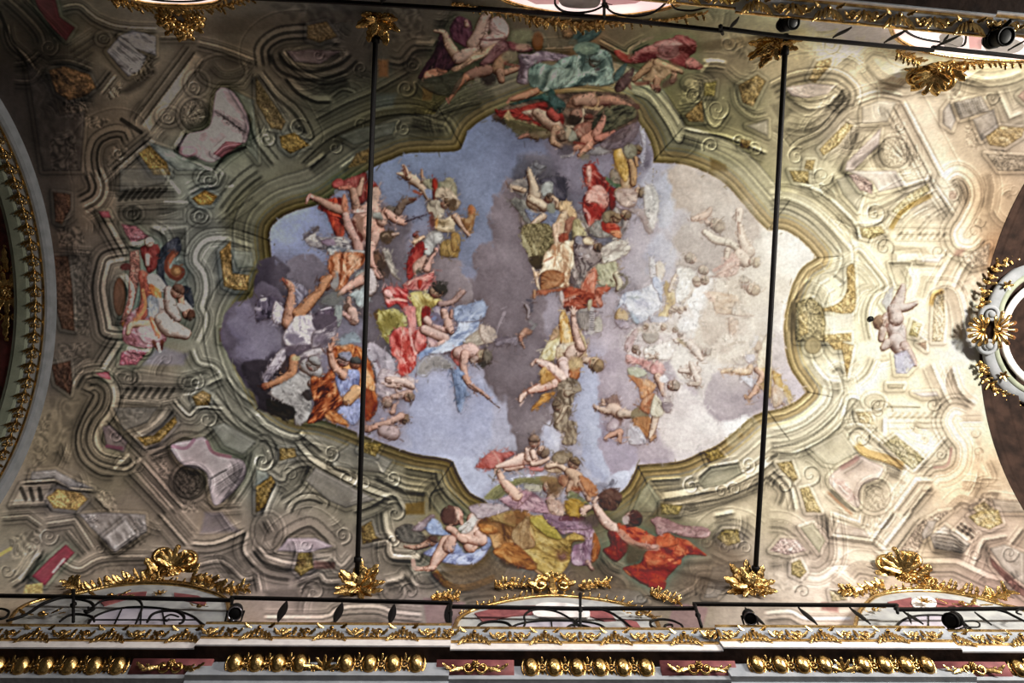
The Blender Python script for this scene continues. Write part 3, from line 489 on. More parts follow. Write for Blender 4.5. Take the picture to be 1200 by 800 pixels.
E(890,660,80,84,.72); E(880,650,60,66,.85); O([(830,610),(900,590),(950,650),(930,720),(850,720),(820,660)], .72,1.3,.5,4); M([(870,590),(940,600),(980,660),(950,720)], [(-3,0,.64),(0,3,1.35)]); O([(700,540),(760,530),(810,620),(770,670),(720,590)], .78,1.25,.4,5); ln([(700,540),(800,510),(840,580)], .64,1.3,1.6,sm=False); O([(850,750),(920,740),(930,800),(850,800)], .78,1.25,.4,6); M([(940,740),(1000,790),(1140,780)], [(-3,0,.66),(0,3,1.25)], sm=False)
M([(100,660),(260,650),(340,690),(440,700)], [(-4,-2,.7),(-2,1,1.35),(1,3,.66),(3,6,1.15)], sm=False); D([(150,610),(260,600),(330,640),(440,690),(320,680),(250,640),(140,650)], ['5c564e','78726a','8e8880'], 20, .4, 3); F([(100,670),(250,660),(210,760),(50,770)], 1.12, .7, 2, False)
for k in range(3): L([(100+k*42,690),(120+k*36,740)], 5, .6)
D([(220,730),(270,690),(380,710),(410,740),(360,790),(250,780)], ['745a30','97783e','b0904e'], 10, .3, 5, con=1.4); M([(30,780),(220,770),(250,800)], [(-2,1,.7),(1,4,1.2)], sm=False); O([(450,680),(530,710),(560,800),(470,790)], .8,1.2,.4,3); M([(440,720),(520,800)], [(-6,-3,1.15),(0,3,.7)])
O([(230,270),(380,260),(330,420),(250,560)], .86,1.12,.14,5,.8); ln([(280,490),(310,540),(340,550)], .75,1.2); L([(290,480),(300,550)],2,.8); O([(160,380),(240,330),(220,560),(150,620)], .72,1.15,.3,7,.7)
# --- bottom left
tile(0, 600)
mm([(0,30),(130,20),(200,70)], 4, .7, 1.2, sm=False); mm([(210,60),(350,40),(440,180)], 5,.72,1.2,sm=False); mm([(310,80),(410,200)], 4,.75,1.2); V(225,110,44,1.6,1,0,2.2,1.3); O([(40,120),(190,70),(200,160),(60,230)], .82,1.2,.25,3); M([(40,340),(120,280),(190,160)], [(-4,-1,.72),(-1,4,1.25),(4,7,.75)]); V(30,270,34,1.3,1,0,2,1.2); M([(90,330),(150,230),(200,190)], [(-3,2,1.2),(2,4,.75)])
F([(150,300),(230,220),(310,150),(350,190),(270,270),(210,345)], '7e3a40', .9, 1.5, False); L([(250,280),(300,220)], 3, 'a09088', .8); L([(0,200),(50,170)], 4, '9c8648', .8); O([(120,340),(200,330),(200,380),(110,380)], '84703e','a89458',.4,3,.8)
D([(370,10),(470,0),(680,10),(690,90),(540,190),(480,130)], ['5e5650','7a726b','8f8780'], 45, .3, 4, con=1.2); O([(390,20),(460,10),(470,80),(430,70)], .75,1.2,.45,3); D([(480,120),(590,30),(640,100),(540,180)], ['6a625b','8b837b','9f9790'], 60, .25, 6); ln([(490,120),(530,190),(650,110)], .65,1.3); O([(640,20),(700,60),(680,150),(560,190)], .8,1.15,.35,5); V(465,170,22,1.3,1,0,1.6,1.25)
mm([(280,230),(370,270),(480,220),(700,210)], 5,.74,1.22); O([(380,290),(500,230),(690,230),(680,290),(520,300)], .9,1.1,.3,6,.7)
M([(740,0),(880,160)], [(-5,-3,.7),(-3,1,1.18),(1,3,.68),(3,8,1.05),(8,10,1.2)], sm=False); M([(820,0),(920,110)], [(-3,0,.75),(0,3,1.15)], sm=False); F([(940,100),(960,0),(1040,0),(1120,90)], '6c636a', .5, 5)
M([(890,150),(1010,150),(1160,90)], [(-6,-4,.7),(-4,0,1.25),(0,2,.7),(4,8,1.15),(8,10,.72)]); M([(700,185),(940,195)], [(-3,0,1.15),(0,2,.8)], sm=False); M([(920,250),(1040,230),(1140,310),(1200,300)], [(-4,-2,.75),(-2,2,1.18),(2,4,.72)]); F([(930,200),(1150,190),(1130,280),(1050,230)], .86, .7, 5)
M([(1160,80),(1140,180),(1200,260)], [(-4,0,1.25),(0,3,.7),(5,8,1.15)])
# --- bottom centre-left
tile(300, 400)
D([(440,480),(560,520),(640,560),(600,620),(470,600),(350,580),(370,530)], ['5e5a4c','727062','828072'], 10, .06, 3, con=.7)
M([(180,470),(260,560),(380,630),(520,700),(640,740)], [(-8,-6,.7),(-6,0,1.35),(0,2,.64),(2,6,1.1),(6,8,.72)]); M([(190,420),(320,520)], [(-4,0,1.1),(0,3,.7)])
V(350,520,40,1.5,-1,120,2.4,1.4); V(430,640,46,1.5,1,-30,2.4,1.4); V(505,665,36,1.4,1,150,2.2,1.4); V(640,640,40,1.5,-1,150,2.4,1.4); M([(350,560),(380,590),(420,600),(450,620)], [(-2,2,1.3),(2,4,.7)]); L([(480,540),(560,560),(590,610)], 2.2, 1.3)
M([(560,620),(700,690),(800,700)], [(-8,-6,1.2),(-5,-3,.66),(-1,2,1.2),(3,7,.62),(8,10,1.15)], sm=False); M([(860,600),(880,680),(960,760),(1000,800)], [(-6,-3,1.2),(-3,-1,.7),(0,3,1.2),(4,6,.7)]); M([(690,590),(860,620)], [(-3,0,1.2),(0,2,.7)], sm=False)
M([(790,800),(800,700),(880,660)], [(-4,0,.75),(0,5,1.25),(5,7,.7)]); F([(700,760),(790,750),(790,810),(700,810)], '6a5422', .8, 3); D([(110,500),(180,500),(190,540),(110,560)], ['5a4820','766232','8c7848'], 30, .3); D([(500,470),(590,480),(560,540),(480,510)], ['5a4a20','766430','8a783e'], 30, .3, 2)
M([(0,450),(60,450),(100,540),(60,600)], [(-3,0,.62),(0,4,1.3),(4,6,.7),(7,10,1.2)]); V(30,560,50,1.6,1,-60,2.6,1.5); M([(60,600),(120,640),(130,610),(200,570),(270,570)], [(-3,0,.66),(0,4,1.35),(4,6,.7)]); V(160,620,34,1.4,1,-150,2,1.3); M([(270,580),(220,690),(120,760)], [(-4,-1,.7),(-1,3,1.2),(3,6,.75)])
D([(0,680),(70,630),(90,660),(40,780),(0,800)], ['70561e','8e7232','a4884a'], 100, .25, 5); D([(0,600),(50,610),(60,640),(0,680)], ['5c645a','70786c','828a7e'], 30, al=.7); M([(100,660),(60,740),(30,820)], [(-4,0,1.3),(0,4,.75)])
M([(140,800),(180,740),(260,720),(330,750),(320,780)], [(-4,-1,.66),(-1,4,1.35),(4,7,.66),(7,10,1.15)]); D([(230,650),(280,590),(450,680),(560,740),(420,780),(330,740)], ['605c52','757166','848076'], 20, .05, 6, con=.7); M([(450,800),(540,770),(640,720),(700,800)], [(-4,0,1.25),(0,3,.7),(5,9,1.2)]); V(650,800,50,1.3,1,-120,3,1.3)
M([(-10,330),(60,400),(180,450),(230,420)], [(-6,-3,.66),(-3,3,1.3),(3,5,.7),(8,11,1.15)])
tile(300, 600)
E(60,90,70,90,.88); mm([(0,160),(60,220),(200,250),(360,230)], 7,.7,1.25); M([(80,170),(120,90),(260,30),(380,130)], [(-3,0,.75),(0,8,1.3),(8,11,.75)]); D([(100,180),(150,120),(280,120),(360,160),(240,190)], ['86757a','9f8f92','b0a2a2'], 10, .1, 4, con=.8); V(230,150,28,1.2,1,0,2,1.2); mm([(40,30),(80,100)], 5); F([(30,40),(110,60),(100,120),(40,140)], .85,.6)
M([(-10,170),(60,250),(170,270)], [(-4,4,.7),(4,10,1.15),(10,14,.75)]); D([(180,270),(200,190),(260,190),(270,260),(210,300)], ['56421c','74602e','88743e'], 70, .3, 3, con=1.4); V(405,105,40,1.5,-1,90,2.6,1.3); E(400,110,36,34,.85,.5); F([(270,190),(360,190),(360,220),(270,220)], 1.2, .8, 2, False); F([(270,225),(370,235),(370,265),(270,265)], '6a4a40', .6, 2, False)
M([(180,330),(260,300),(300,290),(330,320),(400,320)], [(-5,-2,.7),(-2,3,1.25),(3,6,.72)]); V(270,370,56,1.3,1,180,2.4,1.25); O([(200,330),(340,310),(350,380),(220,400)], .9,1.15,.25,3,.8); mm([(350,210),(400,260),(460,200)], 6,.8,1.15); mm([(0,280),(20,380)], 5)
F([(30,370),(200,350),(200,400),(60,400)], .72, .7, 6)
D([(490,70),(540,40),(560,110),(590,130),(500,150)], ['5a4620','755f2e','8a743e'], 60, .3, 4); M([(540,150),(620,140),(640,200),(740,210)], [(-5,-2,.7),(-2,4,1.3),(4,7,.7)], sm=True); M([(630,210),(760,215),(770,180)], [(-4,2,1.25),(2,5,.68)], sm=False); M([(600,-10),(610,80),(650,140)], [(-4,2,1.3),(2,5,.75)]); V(640,130,30,1.4,1,0,2.2,1.4)
M([(600,330),(680,310),(700,290),(760,360)], [(-4,2,1.2),(2,5,.75)]); V(720,370,44,1.3,1,180,2,1.2); E(640,370,50,44,.88); O([(580,300),(800,320),(780,390),(600,390)], .88,1.12,.25,8,.7); F([(540,200),(720,230),(720,290),(560,290)], .88,.6,8)
D([(840,280),(1000,270),(1120,170),(1180,260),(1130,340),(960,360),(890,330)], ['5c4a28','7a6540','8e7a56'], 0, .3, 6, con=1.2); M([(870,240),(960,270),(1060,240),(1110,170)], [(-6,-3,1.2),(-3,0,.75),(2,6,1.15),(8,11,.7)]); M([(830,270),(900,340),(1000,350),(1130,300)], [(-4,4,(1.0,.8,.5)),(4,6,.7)])
M([(950,390),(1000,370),(1120,360)], [(-3,0,.7),(0,6,1.2),(6,9,.75)]); E(800,310,60,30,.85)
# --- bottom centre-right
tile(600, 600)
V(70,290,34,1.4,1,0,2.4,1.25); V(280,300,30,1.3,-1,0,2.2,1.2); D([(340,390),(460,350),(600,370),(640,420),(520,440),(420,420)], ['645c50','7a7266','8c8478'], 10, .1, 5); V(600,400,28,1.3,1,0,2,1.25); M([(420,180),(440,260),(520,320),(540,360)], [(-4,0,1.25),(0,3,.7)])
M([(660,380),(760,390),(860,340),(880,290),(1010,290)], [(-4,-2,.75),(-2,3,1.25),(3,5,.75)]); O([(700,370),(860,310),(900,390),(720,410)], .85,1.2,.25,4); V(910,350,56,1.5,1,150,2.4,1.25); V(960,330,90,.9,1,-90,2.4,1.2); D([(940,260),(1010,240),(1030,330),(960,400),(900,400)], ['8c8376','a0978a','b0a89c'], 60, .15, 4, al=.7)
for k in range(3): L([(810,220+k*22),(930,210+k*24)], 3.4, 1.3 if k%2==0 else .75)
V(905,135,30,1.4,1,0,2.2,1.3); V(1000,165,34,1.4,-1,0,2,1.3); V(1090,165,34,1.4,1,180,2,1.3); D([(960,120),(990,80),(1060,80),(1070,140),(1010,160)], ['8a742e','a8914a','baa562'], 30, .3, 5); M([(900,100),(980,40),(1080,50),(1150,100)], [(-3,0,.8),(0,4,1.2),(7,10,1.15),(10,12,.8)]); M([(930,190),(1020,230),(1120,220)], [(-4,0,1.18),(0,3,.8)]); M([(940,20),(1050,0)], [(-4,0,1.2),(0,3,.7)])
M([(1000,290),(1030,270)], [(-3,3,1.2)])
tile(600, 400)
M([(700,740),(840,720),(1000,690),(1150,620),(1230,560)], [(-10,-8,.7),(-8,-1,1.3),(-1,1,.66),(1,6,1.05),(6,9,1.25),(9,11,.7)]); M([(640,650),(800,640)], [(-2,0,1.3),(0,3,.7)]); D([(640,660),(700,740),(660,800),(560,800),(600,700)], ['6e6a4c','828060','92906f'], 70, .06, 3, al=.8)
V(840,675,40,1.5,-1,-90,2.4,1.4); V(980,700,32,1.4,-1,0,2.2,1.35); V(1040,690,32,1.4,1,180,2,1.35); V(1105,575,38,1.5,-1,120,2.4,1.4); D([(870,660),(930,590),(1060,570),(1080,620),(990,670),(900,690)], ['8e8a6c','a3a080','b5b292'], -15, .06, 5, con=.7); M([(860,650),(920,590),(1010,570),(1070,560)], [(-2,1,1.3),(1,3,.7)]); D([(900,520),(960,500),(1000,540),(920,570)], ['6a561e','8a7434','9c8648'], 0, .3)
M([(740,800),(900,760),(1180,660)], [(-3,0,.8),(0,4,1.2)]); D([(700,760),(800,770),(780,810),(700,810)], ['75632a','8f7c3e','a08e50'], 20); E(1060,790,70,40,1.12,.7,0,5)
# --- right middle
tile(900, 200)
for o in (0,1): pass
M([(0,130),(100,130),(220,190),(330,300),(400,380)], [(-14,-12,.8),(-10,-5,1.1),(-5,-3,.78),(-1,2,1.2),(2,4,.8),(10,12,1.18),(12,14,.78)]); M([(140,60),(260,110),(400,240),(430,330)], [(-6,-3,.8),(-3,1,1.18),(1,3,.78)])
D([(100,0),(190,0),(190,60),(120,50)], ['7e6828','a08a42','b5a05a'], 30, .3); V(250,20,50,1.5,1,0,2.2,1.2); ln([(210,60),(230,100),(330,20)], .74,1.2,1.8,sm=False); D([(320,40),(380,20),(450,110),(420,190),(350,110)], ['8e8c70','a3a186','b2b096'], 40, .05, al=.8)
D([(380,20),(430,10),(490,60),(490,110),(430,90)], ['b08e84','c4a498','d2b8ac'], 40); D([(370,0),(600,0),(640,70),(520,100),(490,50)], ['c8bcaa','d8cdbc','e2d8c8'], 20, .1, 3, con=.7); M([(600,0),(640,70),(750,40),(760,0)], [(-5,-2,.74),(-2,2,1.12),(2,4,.72)], sm=False); O([(470,10),(580,0),(590,60),(520,80)], .92,1.06,.25,3,.7)
M([(450,190),(470,160),(520,150),(640,90),(740,50)], [(-3,0,.76),(0,4,1.15),(4,8,.85),(8,10,1.1)]); V(495,195,50,1.5,-1,90,2.6,1.2); M([(400,240),(460,250),(530,230),(560,190)], [(-2,2,1.15),(2,4,.75),(5,8,1.1)]); D([(580,190),(660,110),(750,60),(760,90),(690,150),(620,210)], ['ab9a58','c4b474','d4c68e'], -40, .25, 4); M([(580,290),(640,200),(780,120)], [(-6,0,(.82,.76,.6)),(0,5,1.1)]); M([(660,270),(740,180),(830,130)], [(-4,0,.85),(0,8,1.1),(8,10,.84)]); O([(760,170),(840,160),(840,230),(720,240)], .88,1.08,.3,5)
M([(760,30),(880,210)], [(-4,-2,.78),(-2,2,1.1),(2,4,.75),(5,8,1.08),(8,10,.78)], sm=False); M([(780,20),(830,50),(880,20)], [(-3,0,.78),(0,4,1.1)], sm=False)
M([(840,50),(890,20),(940,60),(950,130),(910,220),(870,290),(890,350),(960,360),(1010,310)], [(-13,-11,.8),(-11,-5,1.06),(-5,-3,.8),(-3,3,1.12),(3,5,.76),(5,10,1.08),(10,12,.8)]); V(865,115,26,1.3,1,0,2,1.15); E(865,115,20,20,'b8957a',.6); M([(840,70),(900,70),(920,140),(900,170)], [(-3,0,.8),(0,3,1.06)]); V(990,240,30,1.3,1,0,1.6,.8,None); V(970,285,30,1.3,-1,0,1.6,.8,None); O([(1000,130),(1040,120),(1030,300),(980,300)], .85,1.05,.2,3,.7); M([(1040,0),(1060,80),(1040,200)], [(-6,-2,.9),(0,3,1.08)])
for k in range(6): L([(600,250+k*16),(850,255+k*15)], 1.2, .85 if k%2 else 1.08)
for k in range(8): L([(600+k*30,320),(625+k*30,290)], 3, .84)
O([(590,290),(850,290),(850,340),(580,340)], .9,1.06,.3,3,.7); D([(430,270),(530,260),(550,290),(480,320),(440,310)], ['b8a052','cbb668','d6c482'], 10, .3); V(540,355,44,1.5,-1,30,2.4,1.12); V(795,375,36,1.5,1,0,2,1.1); V(520,330,50,1.0,1,180,2,1.1); M([(500,380),(520,320),(570,290)], [(-3,0,.8),(0,3,1.12)])
F([(590,350),(740,360),(760,390),(600,380)], .78, .8, 3); F([(740,410),(820,405),(800,430),(710,425)], 'f2eadc', .8, 2); F([(600,390),(700,380),(720,420),(600,430)], 1.06); F([(570,435),(665,435),(640,540),(600,540)], .86, .8, 2, False); L([(570,432),(668,432)], 3, .72); F([(880,370),(930,360),(910,400),(870,400)], 'cc9c80', .7, 4)
M([(780,550),(860,410),(880,390)], [(-8,-6,.84),(-6,-1,1.06),(-1,1,.8),(3,6,1.06)], sm=False); M([(870,560),(930,440),(1000,390)], [(-4,0,1.05),(0,3,.84)]); M([(690,600),(720,490),(790,490)], [(-2,0,.84),(0,4,1.06)], sm=False)
M([(400,390),(430,370),(500,450),(560,540),(500,590),(470,680),(490,800)], [(-4,-2,.78),(-2,2,1.1),(2,4,.76)]); M([(370,440),(440,460),(500,540),(440,570),(400,650),(400,720)], [(-3,-1,.8),(0,2,1.08)]); M([(200,540),(230,470),(340,430),(400,400)], [(-3,0,.76),(0,3,1.12)]); M([(200,540),(260,570),(280,660),(280,800)], [(-3,0,.8),(0,3,1.08)])
D([(370,460),(400,440),(410,520),(400,660),(290,660),(250,650),(330,620),(370,560)], ['a08238','c09e4e','d2b66a'], 80, .3, 5, con=1.4); O([(300,590),(400,560),(390,660),(260,660)], .82,1.1,.4,4,.8); L([(310,490),(350,520)], 4, .78); D([(240,770),(390,760),(390,800),(250,800)], ['a88c42','c4a658','d4bc74'], 10, .3, 3)
D([(130,620),(200,590),(260,640),(270,720),(260,800),(130,800)], ['8a7c44','a2945a','b4a870'], 60, .15, 6); V(210,620,46,1.3,1,60,2.4,1.15); D([(140,680),(180,660),(190,760),(150,780)], ['a8904a','c0aa62','d2be80'], 70, .3); M([(90,760),(100,640),(160,540),(200,500)], [(-2,1,1.15),(1,3,.8)])
F([(270,680),(400,670),(400,740),(280,740)], 'd9dcc0', .8, 4); D([(780,580),(820,560),(830,700),(820,800),(770,800)], ['c4aa68','d4c088','e0d2a4'], 85, .15, 3, al=.8); M([(760,640),(780,580),(830,560)], [(-3,3,(1,.9,.7))]); M([(780,550),(870,560),(910,680),(910,800)], [(-10,-8,.84),(-8,-3,1.05),(-3,-1,.82),(2,6,1.05)])
O([(930,480),(1020,440),(1030,590),(940,640),(900,540)], .84,1.03,.25,4,.9); D([(910,400),(1040,340),(1030,440),(960,460),(920,430)], ['a48c6c','c2ac8c','d2c0a2'], 30, al=.6); O([(930,640),(1000,620),(990,790),(930,790)], .84,1.02,.2,8,.8)
D([(680,700),(720,720),(700,780),(660,770)], ['c8b458','d8c878','e2d698'], 60); M([(640,440),(680,520),(660,560)], [(-3,3,1.06)])
tile(900, 400)
M([(0,420),(130,400),(260,300),(300,210)], [(-14,-10,.84),(-10,-8,1.1),(-2,0,.78),(0,3,1.15),(10,13,1.12),(13,15,.78)]); M([(0,490),(120,480),(270,400),(400,250)], [(-3,0,.78),(0,6,1.15),(6,8,.8)]); M([(40,520),(160,510),(330,400),(380,270),(440,280)], [(-3,0,1.1),(0,2,.78)]); M([(300,200),(390,180),(410,260)], [(-3,0,.8),(0,4,1.1)], sm=False)
M([(190,90),(260,180),(350,200)], [(-4,-2,1.15),(-2,0,.74)]); M([(510,80),(470,160),(410,210)], [(-4,-2,.78),(-2,2,1.1),(2,4,.78)]); M([(440,90),(380,160)], [(-2,0,.8),(0,2,1.1)]); D([(340,0),(400,20),(390,80),(370,170),(350,60)], ['a4823a','c0a050','d2b66c'], 85, .3); D([(280,0),(350,0),(350,40),(310,40)], ['a4823a','c0a050','d2b66c'], 20, .3); M([(290,150),(330,120),(370,160)], [(-3,3,.76)])
E(210,20,40,40,'a4955e',.8); E(230,60,60,50,.9,.4)
F([(420,230),(800,220),(800,270),(430,280)], .96, .6, 5); E(500,280,50,36,.84); V(505,290,34,1.4,1,0,2.2,1.12); V(770,290,34,1.4,1,0,2.2,1.1); L([(560,306),(710,308)], 2.2, .72)
for k in range(6): L([(560,340+k*14),(820,345+k*12)], 1.2, .84 if k%2 else 1.07)
for k in range(7): L([(570+k*34,360),(600+k*34,335)], 3, .84)
F([(560,200),(640,200),(630,220),(560,220)], .8); F([(680,240),(790,235),(800,255),(720,260)], 'f0e6da', .8, 2); M([(540,350),(540,440)], [(-4,0,1.05),(0,2,.82)]); D([(410,330),(480,330),(500,390),(430,380)], ['b6a060','c8b478','d4c290'], 40, .3); V(520,320,56,1.1,-1,0,2.4,1.1)
M([(760,100),(830,260),(860,300)], [(-7,-5,.85),(-5,-1,1.05),(-1,1,.8),(3,6,1.05)]); M([(860,110),(900,230),(980,300)], [(-3,0,1.05),(0,3,.85)])
M([(940,330),(870,310),(830,370),(860,440),(900,500),(890,580),(840,620),(790,630),(760,660)], [(-10,-8,.82),(-8,-3,1.06),(-3,-1,.8),(-1,4,1.08),(4,6,.78),(6,10,1.05),(10,12,.8)]); L([(780,590),(840,580),(860,500)], 3, 'c89a84', .8); V(805,525,24,1.3,1,0,2,1.1)
M([(680,620),(840,440)], [(-4,-2,.8),(-2,2,1.08),(2,4,.76),(4,7,1.06)], sm=False); M([(590,800),(700,650),(780,650)], [(-6,-4,.78),(-4,2,1.08),(2,4,.76),(6,11,1.08),(11,13,.74)], sm=False); M([(660,800),(770,670)], [(-4,0,1.06),(0,3,.8)], sm=False)
M([(350,400),(430,390),(490,440),(560,500),(660,600)], [(-4,-2,.78),(-2,2,1.1),(2,5,.84)]); V(430,450,56,1.3,1,180,3,1.12); M([(400,480),(450,530),(550,560),(640,600)], [(-8,2,(.86,.78,.62)),(2,4,.7)]); D([(540,480),(600,440),(700,520),(730,550),(680,600),(640,570)], ['b4a866','cabf82','d8d09c'], 40, .25, 5); M([(560,420),(640,490),(760,530)], [(-4,0,.84),(0,6,1.08),(6,8,.85)]); O([(620,420),(820,410),(760,490),(680,460)], .9,1.06,.25,4,.8)
D([(300,620),(420,540),(480,560),(540,590),(520,640),(440,680),(420,780),(300,680)], ['c4a896','d6bfae','e4d2c4'], 30, .06, 3, con=.8); M([(330,600),(400,560),(430,530)], [(-3,3,'c89e8c')]); M([(290,680),(420,800)], [(-4,0,1.06),(0,3,.84),(5,8,(1,.88,.82))]); M([(540,600),(560,580),(640,610)], [(-3,0,.8),(0,3,1.1)], sm=False); O([(300,640),(360,650),(420,740),(380,750)], 'c49c8c','dcc4b6',.3,3,.7)
E(500,720,78,80,.86); O([(450,680),(520,660),(560,720),(540,790),(460,790)], .8,1.1,.45,5); M([(430,760),(440,690),(500,650),(560,670)], [(-3,0,.78),(0,3,1.1)]); O([(580,690),(650,640),(640,700),(580,760)], .82,1.1,.4,7); ln([(520,670),(560,600),(660,640)], .76,1.12,1.6,sm=False)
O([(940,370),(1000,420),(1010,560),(960,560)], .84,1.02,.2,4,.9); ln([(975,640),(1050,640),(1020,560)], .76,1.03); V(970,430,24,1.2,1,0,1.4,.8,None); V(985,520,24,1.2,-1,0,1.4,.8,None); O([(910,670),(960,670),(950,710),(910,700)], .85,1.04,.3,3)
M([(840,780),(900,730),(960,740),(1000,690),(1100,690)], [(-3,0,.78),(0,5,1.1),(5,8,.8)]); O([(850,760),(980,730),(1080,700),(1080,730),(960,790)], .85,1.08,.35,3); D([(960,780),(1010,750),(1070,790),(1060,810),(980,810)], ['a4854a','c2a264','d4ba84'], 20, .3); M([(980,790),(1050,730),(1180,750)], [(-2,0,.76),(0,4,1.1)], sm=False); D([(1050,740),(1190,750),(1200,800),(1070,800)], ['8c7a6a','a6947f','b5a491'], 10, al=.7)
M([(20,600),(100,680),(130,800)], [(-4,0,1.12),(0,3,.78)]); D([(40,570),(110,560),(140,640),(120,660),(60,600)], ['8e7636','ac9450','bfa868'], 50, .3); V(70,670,50,1.4,1,180,2.8,1.15); V(195,620,50,1.4,-1,90,2.6,1.12); D([(150,690),(190,680),(250,800),(180,800)], ['a08846','bca45e','cebb7c'], 65, .3); M([(140,560),(180,530),(260,590),(280,700)], [(-3,0,.8),(0,4,1.1)]); L([(0,560),(40,530)], 4, .7); M([(0,620),(80,700),(60,780)], [(-4,2,1.08),(2,5,.8)])
D([(190,500),(350,420),(420,520),(310,580),(260,570)], ['a8a482','bab694','c8c5a4'], -30, .05, 3, al=.8)
# painted angel at the right end
layer(41); tile(900, 200)
D([(560,560),(590,540),(580,640),(560,660),(530,620)], ['b8b4b4','cfcac8','dedad6'], 80); B([(600,640,30),(620,590,24),(635,540,12)], 'e2ccbc'); B([(600,640,24),(650,640,18),(695,620,10)], 'e2cdbd')
B([(570,700,40),(600,740,44),(610,800,40)], 'e4cfc2'); H(535,715,32,200,'d2b096','b08a66',face=20); B([(540,750,20),(530,790,14)], 'd9bca6'); B([(600,690,36),(590,650,30)], 'e0c8b8')
tile(900, 400); B([(600,0,40),(620,30,36)], 'e2ccbe'); B([(560,10,24),(540,30,14)],'dcc4b0'); B([(640,20,22),(680,80,14),(690,110,8)], 'dcbfae'); D([(590,60),(650,40),(690,110),(650,150),(600,150)], ['a8a8cc','c4c2dc','d8d6e4'], 60, .2, 3); D([(700,10),(740,0),(740,40)], ['c08a60','d0a07a','dcb898'])
layer(0)
tile(900, 600)
M([(290,0),(430,50),(440,0)], [(-5,-2,.76),(-2,3,1.1),(3,5,.76)], sm=False); M([(290,10),(290,110),(500,140),(560,190)], [(-5,-3,.76),(-3,2,1.08),(2,4,.78)], sm=False); D([(310,100),(330,50),(450,80),(480,120)], ['b09c84','cbb8a2','d8c8b4'], 10, .06); O([(460,20),(540,10),(530,90),(490,130)], .8,1.1,.35,3); M([(540,170),(680,-10)], [(-6,-4,.78),(-4,1,1.08),(1,3,.76),(5,11,1.1),(11,13,.76)], sm=False); M([(480,150),(590,-10)], [(-3,0,1.08),(0,3,.78)], sm=False)
D([(620,180),(700,60),(800,0),(860,-10),(740,90),(700,200)], ['9c846c','ae967e','bba58e'], 120, .04, al=.7); D([(720,100),(750,40),(790,40),(770,100),(730,130)], ['958776','b3a594','c5b8a6'], 80); D([(760,110),(830,60),(950,150),(920,190),(780,170)], ['8a7c6c','ac9e8c','c4b7a6'], 25, .3, 5, con=1.4)
for k in range(5): M([(770,100+k*16),(860,110+k*18),(930,160+k*8)], [(-1,1,.78),(1,2.5,1.1)])
F([(870,90),(920,40),(990,100),(930,140)], 1.1, .7, 2, False)
for k in range(3): L([(890+k*24,70+k*14),(910+k*24,90+k*14)], 4, .6); L([(905+k*22,55+k*12),(925+k*22,75+k*12)], 4, .66)
D([(940,20),(1000,-10),(1080,-10),(1100,50),(1040,80),(980,60)], ['a4863e','c2a45c','d4bc80'], 20, .3, 4, con=1.4); V(965,195,28,1.4,1,0,2,1.12); M([(960,260),(1010,130),(1130,110)], [(-8,-5,.78),(-2,1,1.08),(1,3,.76)], sm=False); M([(1130,160),(1200,70)], [(-3,0,1.08),(0,3,.78)], sm=False); F([(1040,210),(1200,360),(1200,400),(1140,350),(1050,250)], 'a06a5c', .9, 2, False)
D([(1040,170),(1110,150),(1200,190),(1200,340),(1100,260)], ['978777','b0a08f','bfb09f'], 40, .1, 4); V(1130,190,40,1.5,1,0,2.2,1.12); O([(1080,160),(1180,170),(1190,260),(1110,240)], .88,1.1,.25,3,.8)
M([(710,240),(880,240),(1030,310),(1120,330),(1100,290)], [(-8,-6,.78),(-6,-1,1.08),(-1,1,.8),(5,9,1.08),(9,11,.76)], sm=False); O([(740,290),(1000,340),(1080,370),(760,330)], .88,1.1,.25,5,.8); M([(360,290),(420,240),(540,260)], [(-3,0,.8),(0,5,1.1),(8,11,1.08),(11,13,.8)]); O([(430,320),(520,280),(540,320),(480,350)], .88,1.12,.3,3); M([(290,290),(320,300),(400,360)], [(-3,0,.8),(0,4,1.08)]); M([(500,200),(720,210)], [(-4,0,1.05),(0,3,.8)], sm=False)
M([(290,-10),(310,200),(250,280),(180,280)], [(-12,-10,.8),(-8,-4,1.08),(-4,-2,.8),(2,5,1.06),(5,7,.8)]); M([(0,40),(90,50),(170,110),(240,190)], [(-3,0,.82),(0,6,1.12),(6,9,.85)]); F([(150,70),(210,50),(270,130),(240,190)], 'a3a07c', .7); D([(10,180),(60,120),(140,130),(180,180),(90,200)], ['b4948a','c6a79c','d2b8ac'], 10, .1); V(90,160,26,1.2,1,0,1.6,1.1); M([(0,220),(90,210),(100,260)], [(-4,0,.78),(0,5,1.1)], sm=False); F([(0,230),(100,240),(100,280),(0,270)], .84, .7, 3, False)
D([(110,240),(150,220),(180,280),(150,310),(110,290)], ['8a7438','a28c4a','b49f62'], 60, .3); O([(0,280),(180,310),(170,380),(0,360)], .88,1.1,.25,4,.8); V(160,370,34,1.3,1,180,2,1.1); D([(290,370),(360,370),(370,410),(300,420)], ['b09c5c','c2b074','cebe8c'], 10, al=.8); F([(250,420),(330,430),(330,470),(250,460)], 'a5685c', .7, 3)

